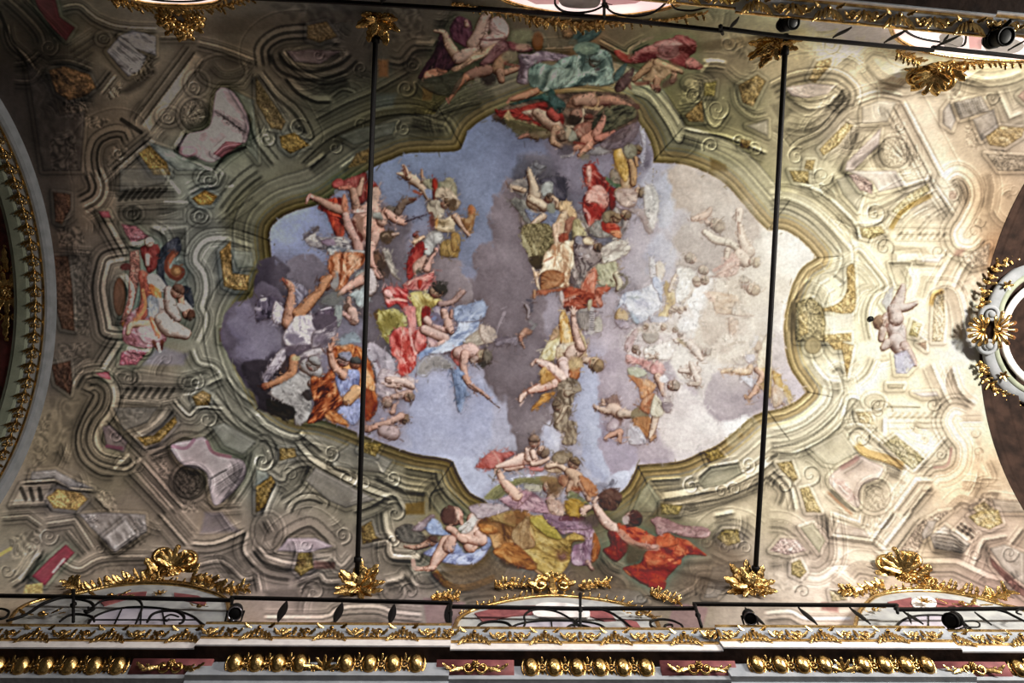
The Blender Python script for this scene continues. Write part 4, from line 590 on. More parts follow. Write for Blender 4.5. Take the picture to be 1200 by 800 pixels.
# small carved filler ornament in the plain fields
FR[:] = [0, 0, 1]
rs = np.random.RandomState(11)
for k in range(230):
    x, y = rs.uniform(20, 1180), rs.uniform(15, 690)
    e = ((x-610)/400)**2+((y-355)/270)**2
    if e < 1 or LAY[int(y), int(x)]: continue
    a = rs.uniform(0, 6.28); L_ = rs.uniform(14, 34); b = rs.uniform(-1.4, 1.4); P = [(x, y)]
    for i in range(5): a += b/5; P.append((P[-1][0]+math.cos(a)*L_/5, P[-1][1]+math.sin(a)*L_/5))
    M(P, [(-2.6, -1.2, .84), (-1.2, 1, 1.13), (1, 2.2, .8), (2.2, 3.4, 1.08)], .8)
    if k % 3 == 0: V(P[-1][0], P[-1][1], rs.uniform(5, 9), 1.4, rs.choice([-1, 1]), rs.uniform(0, 360), 1.4, 1.18, .78, .8)
# wall strip between the windows, mostly behind the railing
D([(75,705),(130,690),(140,735),(60,735)], ['6a6258','8a8276','a89e90'], 20, .2, 3, al=.6)
M([(308,726),(380,726),(400,716),(440,714),(460,720),(496,724)], [(-8,-6,.7),(-6,-2,1.3),(-2,0,.66),(0,4,1.35),(4,6,.7),(6,9,1.2)])
F([(496,700),(545,705),(540,735),(500,735)], '8a6a68', .6, 3); F([(790,705),(830,712),(822,740),(780,740)], '96706e', .6, 3)
M([(895,722),(925,720),(945,728),(1000,728)], [(-8,-6,.75),(-6,-2,1.25),(-2,0,.7),(0,4,1.3),(4,6,.75)])


layer(2); FR[:] = [0, 0, 1]
K([(332,312),(345,298),(365,294),(380,305),(386,330),(380,352),(362,356),(340,345),(325,345),(322,330)], ['615761','736974','857c86'], seed=16, soft=2.5, puff=6, ed=2)
K([(296,330),(302,310),(318,299),(332,306),(338,316),(330,330),(345,350),(340,380),(320,400),(300,350)], ['2c2530','3e3540','574e58'], seed=19, soft=2.5, puff=5, ed=2)
K([(262,378),(270,360),(290,350),(305,330),(330,345),(345,380),(340,430),(325,460),(322,475),(316,483),(303,470),(285,445),(270,420),(259,400)], ['352c38','554a58','6e6474'], seed=21, soft=2.5, puff=6, ed=2)
K([(270,375),(290,358),(315,365),(326,390),(322,420),(300,425),(275,410)], ['60566a','71677a','7d7484'], seed=23, soft=6)
K([(284,428),(310,420),(330,430),(335,455),(340,490),(318,485),(300,468),(288,450)], ['231d22','352c34','4a4048'], seed=25, soft=3, ed=2)


FOLD[0] = 1
SAT[0] = .84
# ---- figures on the left of the sky
layer(10); tile(350, 190, 8)
# wide red cloak, arms and torso of the falling man
D([(300,340),(400,330),(440,420),(420,700),(345,690),(270,500),(180,430),(230,360)], ['2e0f10','5c1a16','8c2c20','a9452c'], 75, .2, 3)
F([(350,620),(420,600),(430,690),(370,700)], '9c4a32', .6, 4)
D([(410,180),(560,120),(640,110),(640,330),(560,400),(480,280),(420,240)], ['3c1512','6a2622','7f3a34','94544a'], 80, .2, 5)
D([(640,180),(700,170),(765,270),(720,320),(650,370),(620,300)], ['2e1010','5a1c18','7c2c22','8c3a2c'], 60, .16, 8)
D([(315,195),(360,155),(415,170),(420,225),(370,250),(320,230)], ['6a2622','93423c','a85a52'], 10, .2, 2)
F([(340,260),(430,250),(440,320),(350,320)], '6d6a76', .7)
B([(385,245,18),(425,240,20),(480,240,24)], 'a86a58'); 
B([(560,290,36),(590,190,22),(600,150,16)], 'a9826c'); B([(510,270,36),(540,420,44)], '93705e')
B([(430,460,46),(300,415,42),(200,360,30),(130,330,22)], '9c7563'); B([(130,330,20),(95,320,18),(70,385,9)], 'b07c70'); L([(100,330),(110,300)],1.6,'a8705f')
D([(420,300),(450,330),(470,440),(430,470),(400,400)], ['6e3a2c','a66a50','c48a70'], 80, .2, 9)
B([(700,360,55),(720,280,50),(690,420,60)], 'a58675'); B([(560,560,70),(640,480,90),(700,480,80)], 'a88474')
B([(620,640,95),(690,590,105),(720,660,80)], 'b38673'); B([(780,560,50),(800,500,42),(815,450,30)], 'a98674')
D([(500,450),(620,430),(720,440),(600,480),(520,480)], ['8e6a62','b99588','d2b2a6'], 10, .25, 4)
D([(690,480),(760,470),(790,540),(700,530)], ['5a564e','78756c','98948a'], 20, .25, 4)
B([(440,500,36),(470,600,44),(540,720,52),(560,810,50)], 'a88276')
F([(500,560),(540,560),(600,700),(580,740)], '4e2018', .85); F([(540,500),(600,520),(600,660),(540,620)], '7a5848', .8)
D([(820,420),(900,410),(930,470),(920,560),(830,520)], ['38302a','584c42','6e6052'], 60)
B([(930,470,36),(985,380,36),(1070,350,22),(1105,350,8)], '6a5648'); L([(1040,350),(1110,352)], 2, '4e2820')
B([(830,470,34),(900,530,38),(990,570,28)], 'b48a78'); L([(1000,560),(1200,490)], 1.8, '33242a')
D([(40,690),(90,650),(170,600),(190,615),(170,690),(300,700),(440,700),(480,770),(480,830),(330,830),(110,790)], ['4a4448','7c7476','a29a94','b4aaa0'], 12, .22, 11)
L([(60,700),(150,640),(180,610)], 4, '4c4246', .9); L([(170,700),(220,740),(330,690)], 3, '5a5258', .8)
D([(210,740),(330,720),(340,800),(280,800)], ['6a5866','8a7684','9a8a94'], 20)
B([(680,740,50),(660,830,40)], 'b4897a'); B([(720,690,50),(700,760,36)], 'ae8878')
F([(770,660),(880,640),(900,700),(840,770),(770,740)], '4c3a2c'); B([(880,680,20),(930,670,14)], 'a58c7c'); L([(790,690),(830,670),(860,700)], 2, '8e7660')
tile(300, 280, 8)
B([(1080,60,46),(1075,180,50),(1120,270,34),(1160,320,34)], 'b58c7c')
D([(1110,100),(1190,160),(1220,240),(1160,300),(1110,210)], ['3a2c24','6a4a38','8e6a52'], 80)
B([(1120,310,28),(1160,350,30),(1190,330,22)], 'b98f80'); F([(1140,200),(1260,250),(1230,370),(1170,320)], '3e3028', .8); L([(1130,290),(1170,350)],1.4,.5); L([(1160,280),(1190,340)],1.2,.5)
D([(1180,90),(1240,100),(1280,200),(1310,320),(1370,400),(1280,340),(1230,240)], ['6e665e','958c80','b0a698'], 60, .2, 6)
D([(660,80),(740,60),(860,95),(1010,110),(990,140),(800,130),(700,160)], ['48484c','74747a','a4a19e','b9b2a6'], 10, .25, 3)
D([(680,190),(770,130),(1000,130),(1010,230),(900,330),(840,440),(760,490),(740,470),(770,340),(720,390),(690,330),(670,240)], ['5e2c16','8c4a2a','a96642','b98562','c2997a'], 100, .2, 17, con=1.5)
L([(790,180),(800,300),(760,470)], 3, '6a3018', .8); L([(700,200),(730,240),(700,320)], 2.5, '6e3416', .7); L([(980,190),(860,310),(800,420)], 3, 'cda88a', .5)
F([(745,330),(770,300),(780,400),(750,470),(700,440),(720,380)], '857d78')
D([(930,330),(1020,290),(1040,420),(980,480),(900,470)], ['5e5e5c','84857f','a8a8a2'], 50)
B([(1010,370,54),(900,430,42),(800,500,26),(770,525,14)], 'bf9482'); L([(1000,430),(840,520)], 1.6, .6)
B([(640,390,46),(660,440,40)], 'b27a58')
D([(870,520),(1000,450),(1110,380),(1100,520),(1010,640),(940,620),(920,560)], ['7c8484','a0a8a6','bcc2be'], 110, .2, 5)
B([(1060,330,50),(1080,440,60),(1070,500,40)], 'b5a8a4')
F([(640,520),(740,480),(830,540),(800,620),(700,640),(600,600)], '5c5c50', .7, 8)
B([(870,560,24),(870,640,34),(900,700,50)], 'a98676'); E(850,640,36,40,'5a443a'); B([(900,680,50),(920,760,50)], 'b59486')
L([(800,700),(870,740),(940,780)], 2, '5e3f38',.7); B([(820,690,20),(870,740,24)], 'b9948a')
# ---- falling woman in white and plum, legs raised
layer(11)
D([(0,600),(60,550),(180,540),(200,620),(170,720),(60,760),(0,760)], ['2c2630','4e4452','6c6270'], 70, .2, 5)
F([(40,560),(95,550),(95,575),(45,580)], 'b9b0b4'); L([(0,650),(40,660)], 4, 'a79ca4', .7)
D([(160,640),(185,580),(230,620),(270,680),(260,780),(180,800),(150,720)], ['83798a','b0a6ae','cfc4c8'], 75, .25, 8)
D([(260,380),(300,390),(420,420),(490,500),(440,560),(400,640),(280,700),(280,560),(320,480)], ['5a525e','8b8490','b2aab0'], 60, .22, 14)
B([(290,790,52),(315,640,48),(335,500,34),(320,440,36),(270,385,22)], 'ae8068'); L([(250,370),(290,410)], 3, '8e4a3a')
B([(400,700,60),(500,590,56),(600,490,38),(640,410,44),(690,360,30)], 'b27d58', hi='cfa184')
L([(400,640),(520,520),(600,480)], 2, '6e4630', .7)
D([(540,720),(640,640),(730,650),(740,740),(690,810),(560,810)], ['352c36','54475466'[:6],'6c5c68'], 40, .16, 6)
L([(610,665),(700,640)], 2, 'b5acb0'); D([(740,650),(800,620),(810,720),(780,820),(730,800)], ['6c706e','8b908c','a0a49c'], 80)
tile(300, 370, 6.15)
D([(200,130),(270,20),(300,0),(410,0),(430,100),(400,220),(330,250),(230,220),(195,180)], ['8a7e88','b8acb2','d3c8ca','ddd2d2'], 70, .2, 4)
F([(215,130),(300,130),(350,170),(300,210),(240,190)], '6e6270', .85, 4); F([(220,220),(390,205),(360,270),(230,290)], '54464f', .9, 3)
D([(420,110),(570,20),(580,110),(520,190),(420,230),(400,200)], ['5c505a','93878c','c4b8ba'], -35, .22, 6); F([(430,150),(500,140),(470,200),(415,210)], '655864', .8, 4)
F([(410,0),(570,0),(570,40),(500,80),(430,100)], '54485266'[:6])
D([(300,300),(380,245),(500,225),(560,170),(480,260),(400,290)], ['7c7074','a79c9e','c2b7b6'], -20, .25, 6)
D([(40,450),(110,330),(170,250),(210,240),(215,310),(180,370),(110,440),(80,490)], ['4a404a','7c7078','a89ca2','b9aeb0'], -50, .22, 9)
F([(170,380),(220,310),(230,380),(190,410)], '3a2a28', .8)
B([(270,310,34),(250,420,34),(110,490,22),(50,510,16)], 'aa7654'); E(290,305,30,20,'a99f78',.8)
H(70,505,26,160,'a8714e','7a4430')
# grey horseman / cherub mass
layer(12)
D([(120,520),(230,460),(330,380),(420,300),(480,380),(470,450),(400,520),(330,560),(400,620),(380,740),(290,790),(260,680),(180,620),(110,570)], ['6e6866','8f8985','aaa39e','bdb5b0'], 40, .12, 31, con=1.5)
B([(360,360,50),(430,400,52)], 'a09a98'); H(410,350,48,-60,'9f9894','8c8886')
E(150,540,40,36,'a49d99',.8); E(210,590,40,34,'a8a19c',.7); E(250,520,50,40,'b0aaa6',.6)
B([(400,490,30),(500,560,24),(580,550,22)], '8f8580')
D([(80,600),(140,610),(270,660),(270,730),(200,735),(120,700),(85,660)], ['16130f','211c18','2c2620'], 40)
F([(330,560),(380,530),(410,590),(370,610)], '39302e')
# archangel in blue with orange mantle
layer(13)
D([(510,260),(560,220),(700,205),(790,270),(850,420),(870,560),(870,680),(800,760),(760,700),(740,500),(700,420),(560,380)], ['4a1c0c','8c3f1c','b86a38','cf955f'], 75, .16, 13, con=1.5)
D([(400,440),(480,440),(560,380),(600,560),(660,600),(560,690),(470,750),(370,770),(420,640),(400,560)], ['3f180e','7c3418','a4552c','c78a5c'], -40, .2, 16, con=1.5)
D([(500,700),(570,680),(670,790),(520,750)], ['7c3a18','b8713c','cf9a68'], 30)
F([(770,520),(860,600),(860,660),(790,740)], '7c2e14', .8, 5); D([(760,380),(830,420),(860,540),(770,500)], ['b9733e','cf9a66','dbb088'], 60)
D([(570,430),(650,390),(745,400),(740,560),(770,640),(760,720),(700,790),(640,740),(580,680),(640,620),(600,560)], ['5f6284','8084aa','979cc0','aaaed0'], 80, .2, 18)
B([(720,540,44),(660,610,40)], 'cf9f72'); L([(650,620),(560,700)], 3, '4a2a20', .6)
D([(590,260),(640,210),(670,230),(600,290)], ['8c4a24','bc7a4c','cf9a72'], 20)
H(630,320,46,-70,'a8857a','7d7478'); F([(600,270),(680,260),(690,330),(640,300)], '8d8a9a', .9)
H(715,345,40,-80,'9c6a52','4a4a48'); B([(640,400,24),(620,430,30)], '96705e')
B([(630,430,34),(560,360,28),(535,250,20)], 'b98d78'); B([(535,245,18),(560,180,12),(555,160,8)], 'b98a74'); L([(530,240),(525,200)], 2, 'b98a74'); L([(545,240),(600,190)], 1.6, 'b08068'); L([(540,240),(580,170)],1.6,'b08068')
F([(580,180),(700,110),(760,190),(680,200),(620,220)], '7f8f92', .7, 4)
# pale group right of the rod, putti below
layer(14); tile(430, 360, 8)
D([(0,350),(60,330),(200,430),(260,520),(260,640),(240,780),(130,800),(60,560),(0,460)], ['857b82','a1969d','b9aeb4'], 60, .16, 7)
L([(90,500),(120,560)], 3, '7a5a5e', .5); F([(170,650),(220,610),(240,640),(200,720),(240,740),(220,760),(170,700)], '5c4244', .8, 3)
tile(300, 400, 4)
D([(580,140),(620,130),(700,160),(745,180),(720,260),(620,270),(560,240)], ['8a7a80','ae9c9e','cab8b6'], 20, .2, 5)
B([(620,180,16),(690,190,20),(730,210,16)], 'c4a89c'); B([(640,260,12),(690,250,16),(720,240,14)], 'bc9a8c')
H(715,262,22,-20,'bf9c86','7d6656'); H(615,280,24,100,'b99686','7a6458'); putto(640,205,36,20,'c4a698','8a7464',1)
H(690,360,24,20,'b58c74','77604e'); B([(560,390,10),(620,380,14),(680,350,18)], 'b28d7e'); B([(640,330,14),(650,300,10)], 'b28d7e'); B([(530,410,14),(560,400,12)], 'b48a78'); H(525,410,18,200,'b48a78','8a6a5c')
E(620,430,60,40,'8c7f86',.5); B([(600,420,30),(640,430,34)], 'a68c86',al=.8)
# ---- winged angel in yellow, diving
layer(15); tile(440, 180, 8)
B([(500,420,26),(430,310,34),(330,230,46),(240,190,20),(205,185,8)], 'a58d76'); B([(310,220,26),(270,130,20),(255,110,10)], 'ab917a'); L([(265,120),(290,200)],3,'5e382a'); B([(440,260,16),(435,150,10)], '9c7a62'); L([(360,350),(430,380)],3,'7c4030')
D([(440,260),(530,230),(620,260),(700,220),(760,300),(760,420),(700,400),(560,420),(500,330)], ['5a5442','7a715a','948a70'], 60, .2, 7)
F([(460,340),(530,340),(540,400),(500,420)], '777a8c'); D([(530,260),(570,230),(585,300),(560,430),(540,420)], ['5a1610','8a2a1c','a8402c'], 80)
D([(570,330),(680,320),(760,400),(800,470),(720,540),(640,420),(560,440)], ['6a5848','958069','b39f86'], 45, .2, 5)
D([(480,470),(560,430),(640,470),(640,580),(560,620),(500,560)], ['5c5044','948672','b8aa94'], 70, .25, 6)
H(660,475,46,-40,'a08468','5a4430'); F([(700,430),(760,440),(740,540),(690,530)], '54402e')
D([(520,600),(640,610),(720,570),(760,620),(740,700),(750,740),(600,730),(540,680)], ['6e5a3e','9a8464','b8a384','c2ae90'], 20, .2, 9)
F([(500,560),(540,560),(560,700),(520,700)], '5a2e26', .8); F([(560,620),(590,620),(570,700)], 'b87c3a', .7)
B([(750,590,36),(800,660,30),(880,770,14)], 'b3927a'); D([(870,500),(910,480),(940,530),(930,640),(880,740),(800,610),(860,600)], ['7a5230','a5825a','c2a67a'], 80, .2, 8); F([(880,490),(930,500),(920,560),(870,550)], '9c5632', .7, 4)
D([(460,790),(540,720),(620,740),(640,830),(470,860)], ['6e685e','95908a','b2aea6'], 50)
tile(430, 270, 8)
D([(530,100),(620,20),(700,30),(700,100),(640,150),(600,230),(540,220)], ['6e6a66','948f8a','b8b4ac'], 70, .2, 4); E(670,60,40,40,'b9b5ac',.8)
D([(690,120),(760,80),(870,60),(870,150),(840,250),(700,240),(680,190)], ['4e3d22','7c6134','9a7c48'], 80, .2, 7); D([(790,30),(870,40),(860,170),(800,190)], ['7a5a30','95743f','a88a54'], 85)
# ---- saint in red and yellow with lance
layer(16)
B([(450,110,24),(530,60,16)], 'c2a284'); H(460,50,26,-120,'96604c','7a3c34')
D([(520,100),(540,170),(520,240),(480,330),(430,440),(380,450),(375,300),(430,160)], ['4e0f10','7c1c1a','96302a','a8483c'], 110, .16, 6, con=1.4)
D([(440,300),(540,230),(560,250),(520,360),(450,420),(430,380)], ['8a5c50','b28a78','c4a08c'], 100); E(480,390,26,24,'4a4434',.9)
B([(560,360,40),(590,270,26),(640,210,18),(650,180,22)], 'c09484'); L([(520,380),(600,230),(650,190)],1.6,.6)
D([(340,500),(460,440),(600,390),(630,360),(620,470),(560,560),(480,560),(400,560),(340,540)], ['8c3c38','b86a62','cc8e80','d4a898'], -25, .25, 4); D([(480,470),(520,470),(500,540),(480,530)], ['8a2018','a83024','b04434'], 90)
D([(150,560),(220,520),(330,540),(390,560),(380,640),(400,760),(340,740),(280,690),(200,720),(165,640)], ['7e1a1c','a63230','c4605a','d59a90'], 30, .25, 12, con=1.5)
B([(190,590,40),(215,610,32)], 'd29e96'); L([(230,640),(370,655)], 3.5, 'dca898', .9); L([(250,600),(380,650)],2,'8e1e1c',.8)
D([(390,600),(500,570),(700,650),(690,670),(600,740),(530,800),(440,800),(430,700)], ['7e6830','a8924e','bfae6c','cdbf86'], 55, .2, 10, con=1.4)
H(650,570,66,-50,'b59478','2e2c24',face=120); F([(590,500),(680,470),(750,530),(750,580),(700,560),(640,520)], '35302a')
B([(690,690,30),(800,670,24),(870,600,28),(900,570,24)], 'a58478',al=.9); D([(600,740),(680,710),(720,760),(760,830),(580,830)], ['6a5a62','8c7c86','b0a0a4'], 50)
L([(620,760),(650,830)],2,'5a4a50')
D([(520,760),(580,740),(590,830),(520,830)], ['6e1414','92221e','a83a32'], 90)
tile(430, 360, 8)
D([(100,20),(150,30),(250,10),(340,60),(380,130),(370,180),(280,200),(220,240),(210,350),(150,280),(100,160)], ['665a26','8c7e3c','a89c5c','c0b67e'], 60, .16, 3, con=1.4)
F([(130,150),(190,60),(280,90),(290,150),(200,230),(160,240)], '75682e', .7, 6); F([(60,60),(100,20),(95,120)], '5a4020')
D([(210,330),(230,240),(320,180),(400,200),(480,210),(560,290),(550,380),(470,450),(460,540),(400,620),(320,640),(280,580),(290,500),(230,440)], ['90221e','b4423a','cd6a60','d98c80','e0a498'], 75, .18, 9, con=1.5)
F([(330,330),(380,310),(400,400),(370,500),(340,400)], 'aa352a', .8, 5); F([(300,560),(370,550),(380,600),(330,635)], 'b2302a', .8, 6)
D([(340,0),(460,0),(470,130),(440,240),(400,230),(380,120)], ['b0605a','cc8078','d8968c'], 80, .25, 5); L([(400,200),(420,330),(460,440)], 3, 'dca79c', .9)
D([(460,10),(530,0),(530,140),(490,190),(470,150)], ['8e7c40','b8a868','cfc28a'], 85); D([(520,0),(590,0),(590,80),(520,170)], ['6e1414','942420','a83a34'], 95)
D([(480,200),(520,200),(560,300),(520,380),(480,420),(440,360)], ['b0504a','d08278','dfa498'], 80)
B([(560,120,40),(650,180,36),(780,230,20)], 'c7a195'); B([(540,210,46),(650,260,48),(740,300,40),(640,370,22)], 'c39c8e',hi='d9bdb0'); B([(720,40,32),(760,160,46),(790,230,26)], 'c39c8c'); B([(800,40,24),(790,90,20)], 'b98e7e')
F([(590,70),(660,50),(720,140),(690,170),(620,150)], '6e6272', .9); E(630,100,24,24,'7a80a0',.8); D([(570,280),(660,320),(620,380),(570,350)], ['9c7a7c','bf9c98','cfb0a8'], 40)
# blue white veil and boy with the staff
layer(17)
D([(820,60),(830,0),(1100,-10),(1060,130),(1040,230),(940,310),(900,360),(780,420),(640,440),(540,420),(560,380),(680,360),(780,280),(850,180)], ['76809a','939db4','aeb6c8','c4cad6'], -30, .2, 11, con=1.5)
F([(500,420),(560,390),(620,400),(560,450),(490,490)], '7585a8', .8, 4); L([(830,190),(1010,120)], 2, 'c3c8d4', .7)
tile(430, 270, 8); D([(830,720),(930,690),(1100,660),(1090,830),(830,850)], ['7f89a2','9aa4ba','b4bbcb'], -40, .2, 4)
tile(430, 360, 8)
K([(500,520),(560,460),(680,440),(790,500),(780,580),(640,570),(560,640),(470,620)], ['76706c','8b8480','9c9490'], soft=5, ed=1)
D([(900,330),(980,250),(1100,190),(1200,240),(1120,330),(1000,370)], ['8a7c6c','a89a88','c0b2a0'], -25, .2, 9)
D([(1060,160),(1150,180),(1200,210),(1220,300),(1120,340),(1060,260)], ['a08e80','bba898','cdbcac'], 60)
D([(780,430),(860,370),(900,460),(890,540),(840,540)], ['a04c48','c07c72','d2a094'], 50); B([(860,430,60),(960,410,76),(1000,420,60)], 'c6a296')
L([(730,430),(780,420)], 3, '4a3434', .8); L([(860,450),(870,520)], 2, '7a4a44', .7)
B([(920,440,44),(905,560,36),(940,680,28),(1000,760,22)], 'c09888'); H(1085,465,68,0,'ab9478','665c50',face=190); F([(1040,520),(1140,500),(1100,560),(1060,555)], '3c342e'); B([(990,500,30),(1020,480,30)], '9c8478')
D([(820,590),(900,640),(930,760),(970,830),(880,830),(840,740)], ['5c6884','7c88a4','95a0ba'], 75); L([(780,570),(900,660)], 1.6, '55484a')
tile(300, 400, 4)
D([(920,130),(985,160),(980,280),(960,340),(940,300),(930,220)], ['5a6884','7b89a6','96a2bc'], 85, .2, 3)
B([(980,170,14),(1010,210,12),(1060,240,9),(1090,265,7)], 'b98f7c'); L([(1000,200),(1140,310)], 1.6, '5a4038')


FOLD[0] = 1
SAT[0] = .84
# ---- centre: winged youth with grey veil, falling figure in ivory, armoured saint
layer(20); tile(590, 180, 8)
D([(180,420),(350,300),(560,440),(720,560),(940,560),(1060,480),(1180,360),(1200,560),(1090,820),(1050,1000),(900,1300),(700,1400),(420,1200),(260,980),(170,700)], ['3e342e','6a5c52','948576','b3a594'], 60, .3, 44, soft=8, con=1.7, al=.8)
D([(360,230),(480,210),(590,240),(600,340),(580,440),(500,420),(430,400),(350,300)], ['34303a','4a444c','5e5860'], 70)
D([(210,150),(260,110),(310,60),(330,95),(400,120),(350,180),(280,230),(210,190)], ['4a4648','666264','827e80'], -30, .2, 3)
L([(270,110),(340,150),(395,125)], 2, '3c383a', .7)
D([(60,270),(200,230),(230,330),(170,400),(80,330)], ['665c56','7e746c','958a80'], 20)
D([(350,300),(420,260),(470,290),(440,400),(370,400)], ['70706c','8d8d86','a5a49c'], 80)
D([(60,440),(170,420),(240,480),(260,560),(300,680),(200,640),(150,560)], ['54504a','746f66','8c8678'], 60)
B([(290,390,60),(280,310,44),(255,230,32),(240,165,26)], 'b09b82'); B([(190,345,28),(110,320,22),(70,315,12)], 'b39b80')
D([(200,520),(330,560),(470,520),(530,560),(500,680),(360,690),(260,640)], ['5e6070','777b8a','9194a0'], 20, .2, 7)
B([(270,460,56),(330,480,60),(370,500,44)], 'b49f84'); B([(250,420,36),(370,490,40)], 'bda88c'); B([(370,590,36),(290,650,26),(250,680,14)], 'b9a189')
H(430,420,40,-60,'9a765c','584a40'); E(450,510,46,50,'7c7c68',.8); L([(380,430),(420,460)], 2, '5c2a22', .7)
B([(460,410,16),(510,450,22),(510,500,26)], 'b89c7e')
# foliage-like crown of wings
tile(590, 260, 8)
D([(170,60),(230,20),(420,20),(460,110),(470,220),(400,300),(290,360),(250,320),(180,220)], ['42381f','6a5c3a','8c7c56','a8996e'], 80, .35, 11, con=1.7)
O([(190,40),(420,30),(450,180),(330,330),(250,300),(190,200)], '4a3f26', 'a39468', .5, 4, .7)
L([(190,180),(230,240),(250,330)], 4, 'a59a74', .8); L([(170,130),(210,180)], 3, 'b0a57e', .8); L([(165,200),(210,240)],3,'a59a74',.8); L([(280,210),(310,300)], 3, 'b5a97e', .7); F([(230,340),(360,320),(370,420),(300,440)], '40331f')
tile(590, 180, 8)
D([(520,460),(600,440),(650,480),(690,580),(640,640),(580,540),(530,540)], ['8c6a48','b8966c','d0b186'], 70, .25, 4); D([(530,560),(600,540),(570,720),(510,840),(460,760),(480,680)], ['a88464','c9ab88','ddc6a4'], 100, .2, 5)
D([(590,620),(660,590),(680,640),(620,740),(590,840),(540,820),(570,730)], ['7e4a38','9c6a52','b98a70'], 100); D([(650,640),(700,610),(740,680),(780,780),(720,840),(650,800)], ['7a6e4e','a39468','bdb084'], 60, .25, 9)
tile(590, 260, 8)
D([(460,30),(530,20),(520,200),(480,210)], ['b08c6c','cfae90','e0c8ac'], 90); D([(520,120),(600,110),(600,190),(530,200)], ['7e3826','9c5038','b46a50'], 60)
D([(470,200),(540,190),(610,170),(655,210),(660,400),(620,470),(620,600),(500,610),(560,560),(540,480),(420,460),(350,490),(330,560),(350,660),(310,600),(275,430),(330,480),(370,400),(370,330),(430,250)],
  ['a57c5a','cfac86','e2cda8','efe2c4'], 75, .16, 15, con=1.6)
D([(360,480),(440,450),(540,470),(575,540),(520,600),(400,640),(350,640),(345,560)], ['6e3c20','94603a','b08058'], 10, .12, 6)
L([(480,230),(490,330),(470,420)], 2, 'b07850', .7); L([(480,310),(620,330)], 1.6, 'b98a64', .6); L([(380,370),(460,330)], 2.4, '9a5436', .7); L([(560,480),(560,540),(500,600)], 2, '8a4a28', .6); L([(640,300),(620,440),(625,590)],2,'a8825f',.6)
L([(275,430),(310,500),(320,600)], 2.4, 'dcc0a0'); D([(320,640),(460,630),(600,610),(620,640),(460,660),(380,690),(310,670)], ['6e3420','8e4c30','a86448'], 5); B([(290,650,18),(290,710,14)], 'a9815f')
# armour and grey wing
layer(21)
D([(790,80),(880,130),(1040,150),(1000,210),(900,240),(820,160)], ['4a464c','68646c','86828a'], 20)
D([(660,150),(740,130),(860,160),(920,230),(930,340),(860,400),(780,440),(700,460),(660,330)], ['4a3a38','6c5c5a','8e7e7a','a89a94'], -20, .14, 12, con=1.6)
E(830,320,90,70,'93837c',.8); E(790,320,24,16,'c2b6b0',.9); E(725,300,20,14,'b0a6a8',.9); E(710,170,36,40,'8c868c',.9)
for k in range(5): L([(690+k*22,340+k*6),(720+k*24,420),(720+k*16,520-k*16)], 2.2, '94877f' if k%2 else '4e403e', .8)
D([(740,170),(790,140),(850,190),(830,220),(760,210)], ['a88c6c','c9b491','d8c8aa'], 30); H(880,240,40,0,'8a7258','5e4a3a')
D([(910,260),(960,210),(1080,165),(1160,190),(1195,250),(1150,310),(1030,370),(940,390),(920,330)], ['9a8c80','b8ac9c','cdc3b2','d6cdbb'], -20, .1, 5)
D([(760,0),(860,0),(920,40),(900,110),(810,110)], ['7e7066','9a8c80','aea298'], 70)
D([(870,410),(940,390),(1060,370),(1070,470),(1060,600),(960,600),(880,560)], ['8c8668','b0aa88','c6c09e'], 60, .2, 9)
B([(1060,500,34),(1090,580,30),(1075,630,24)], 'b9ae92'); L([(1080,480),(1150,520),(1150,590),(1090,640)], 3.5, '6e6252', .9); E(930,570,30,26,'b4a98c',.9); L([(1070,370),(1080,440),(1130,430)],2,'8e7a64',.8); L([(880,570),(930,600),(1000,590)], 2, '7c7258', .8)
D([(640,480),(690,470),(720,600),(720,640),(690,600)], ['8a7a72','aa9a90','b8aaa0'], 80); D([(630,500),(680,560),(710,620),(630,610)], ['4c3c3e','60504e','74645f'], 80)
# coral cloak
layer(22)
D([(740,560),(800,470),(860,420),(880,500),(860,610),(860,700),(780,680),(720,640)], ['a8543c','c47a5e','d69a80'], 100, .2, 3, con=1.5)
D([(540,720),(600,610),(720,630),(860,680),(850,740),(920,780),(780,760),(640,790)], ['7c2e1e','a2492f','b96a4c'], 5, .2, 4, con=1.5); D([(870,620),(1000,610),(980,650),(920,690),(925,770),(870,720)], ['8e3e28','b05a40','c67c60'], 20, .2, 7)
tile(580, 340, 8)
D([(640,80),(720,60),(880,40),(1000,100),(990,160),(870,160),(800,190),(700,180),(650,170)], ['6c2416','8c3822','a6523a','b87058'], 10, .25, 8, con=1.6); L([(640,100),(750,60)], 3, 'c08c78'); F([(660,150),(720,150),(730,180),(670,200)], '4e1c16')
D([(930,50),(980,60),(1005,130),(970,140)], ['a8543c','c07a60','cc907a'], 60); D([(620,0),(650,60),(640,150),(600,60)], ['a08c84','bcaaa2','c8b8b0'], 90); D([(870,100),(910,90),(900,200),(870,190)], ['a09070','b9aa8a','c5b89c'], 90)
# keyboard-like gridiron and books
D([(780,190),(880,190),(880,370),(790,340)], ['80746c','968a80','a89c92'], 80); D([(940,260),(1000,260),(1005,380),(930,390)], ['9a9284','b5ac9c','c4bcac'], 80); F([(890,180),(930,180),(925,390),(885,400)], 'b3a9a4')
for k in range(9): L([(892,200+k*21),(925,202+k*21)], 1.0, '5a5050', .8)
for k in range(4): L([(800+k*22,200),(796+k*22,340-k*3)], 1.0, '766a64', .6); L([(800+k*60,205),(830+k*60,210)],1.4,'5c5254',.6)
L([(850,410),(920,390),(990,380)], 2.4, 'bcb2aa', .8)
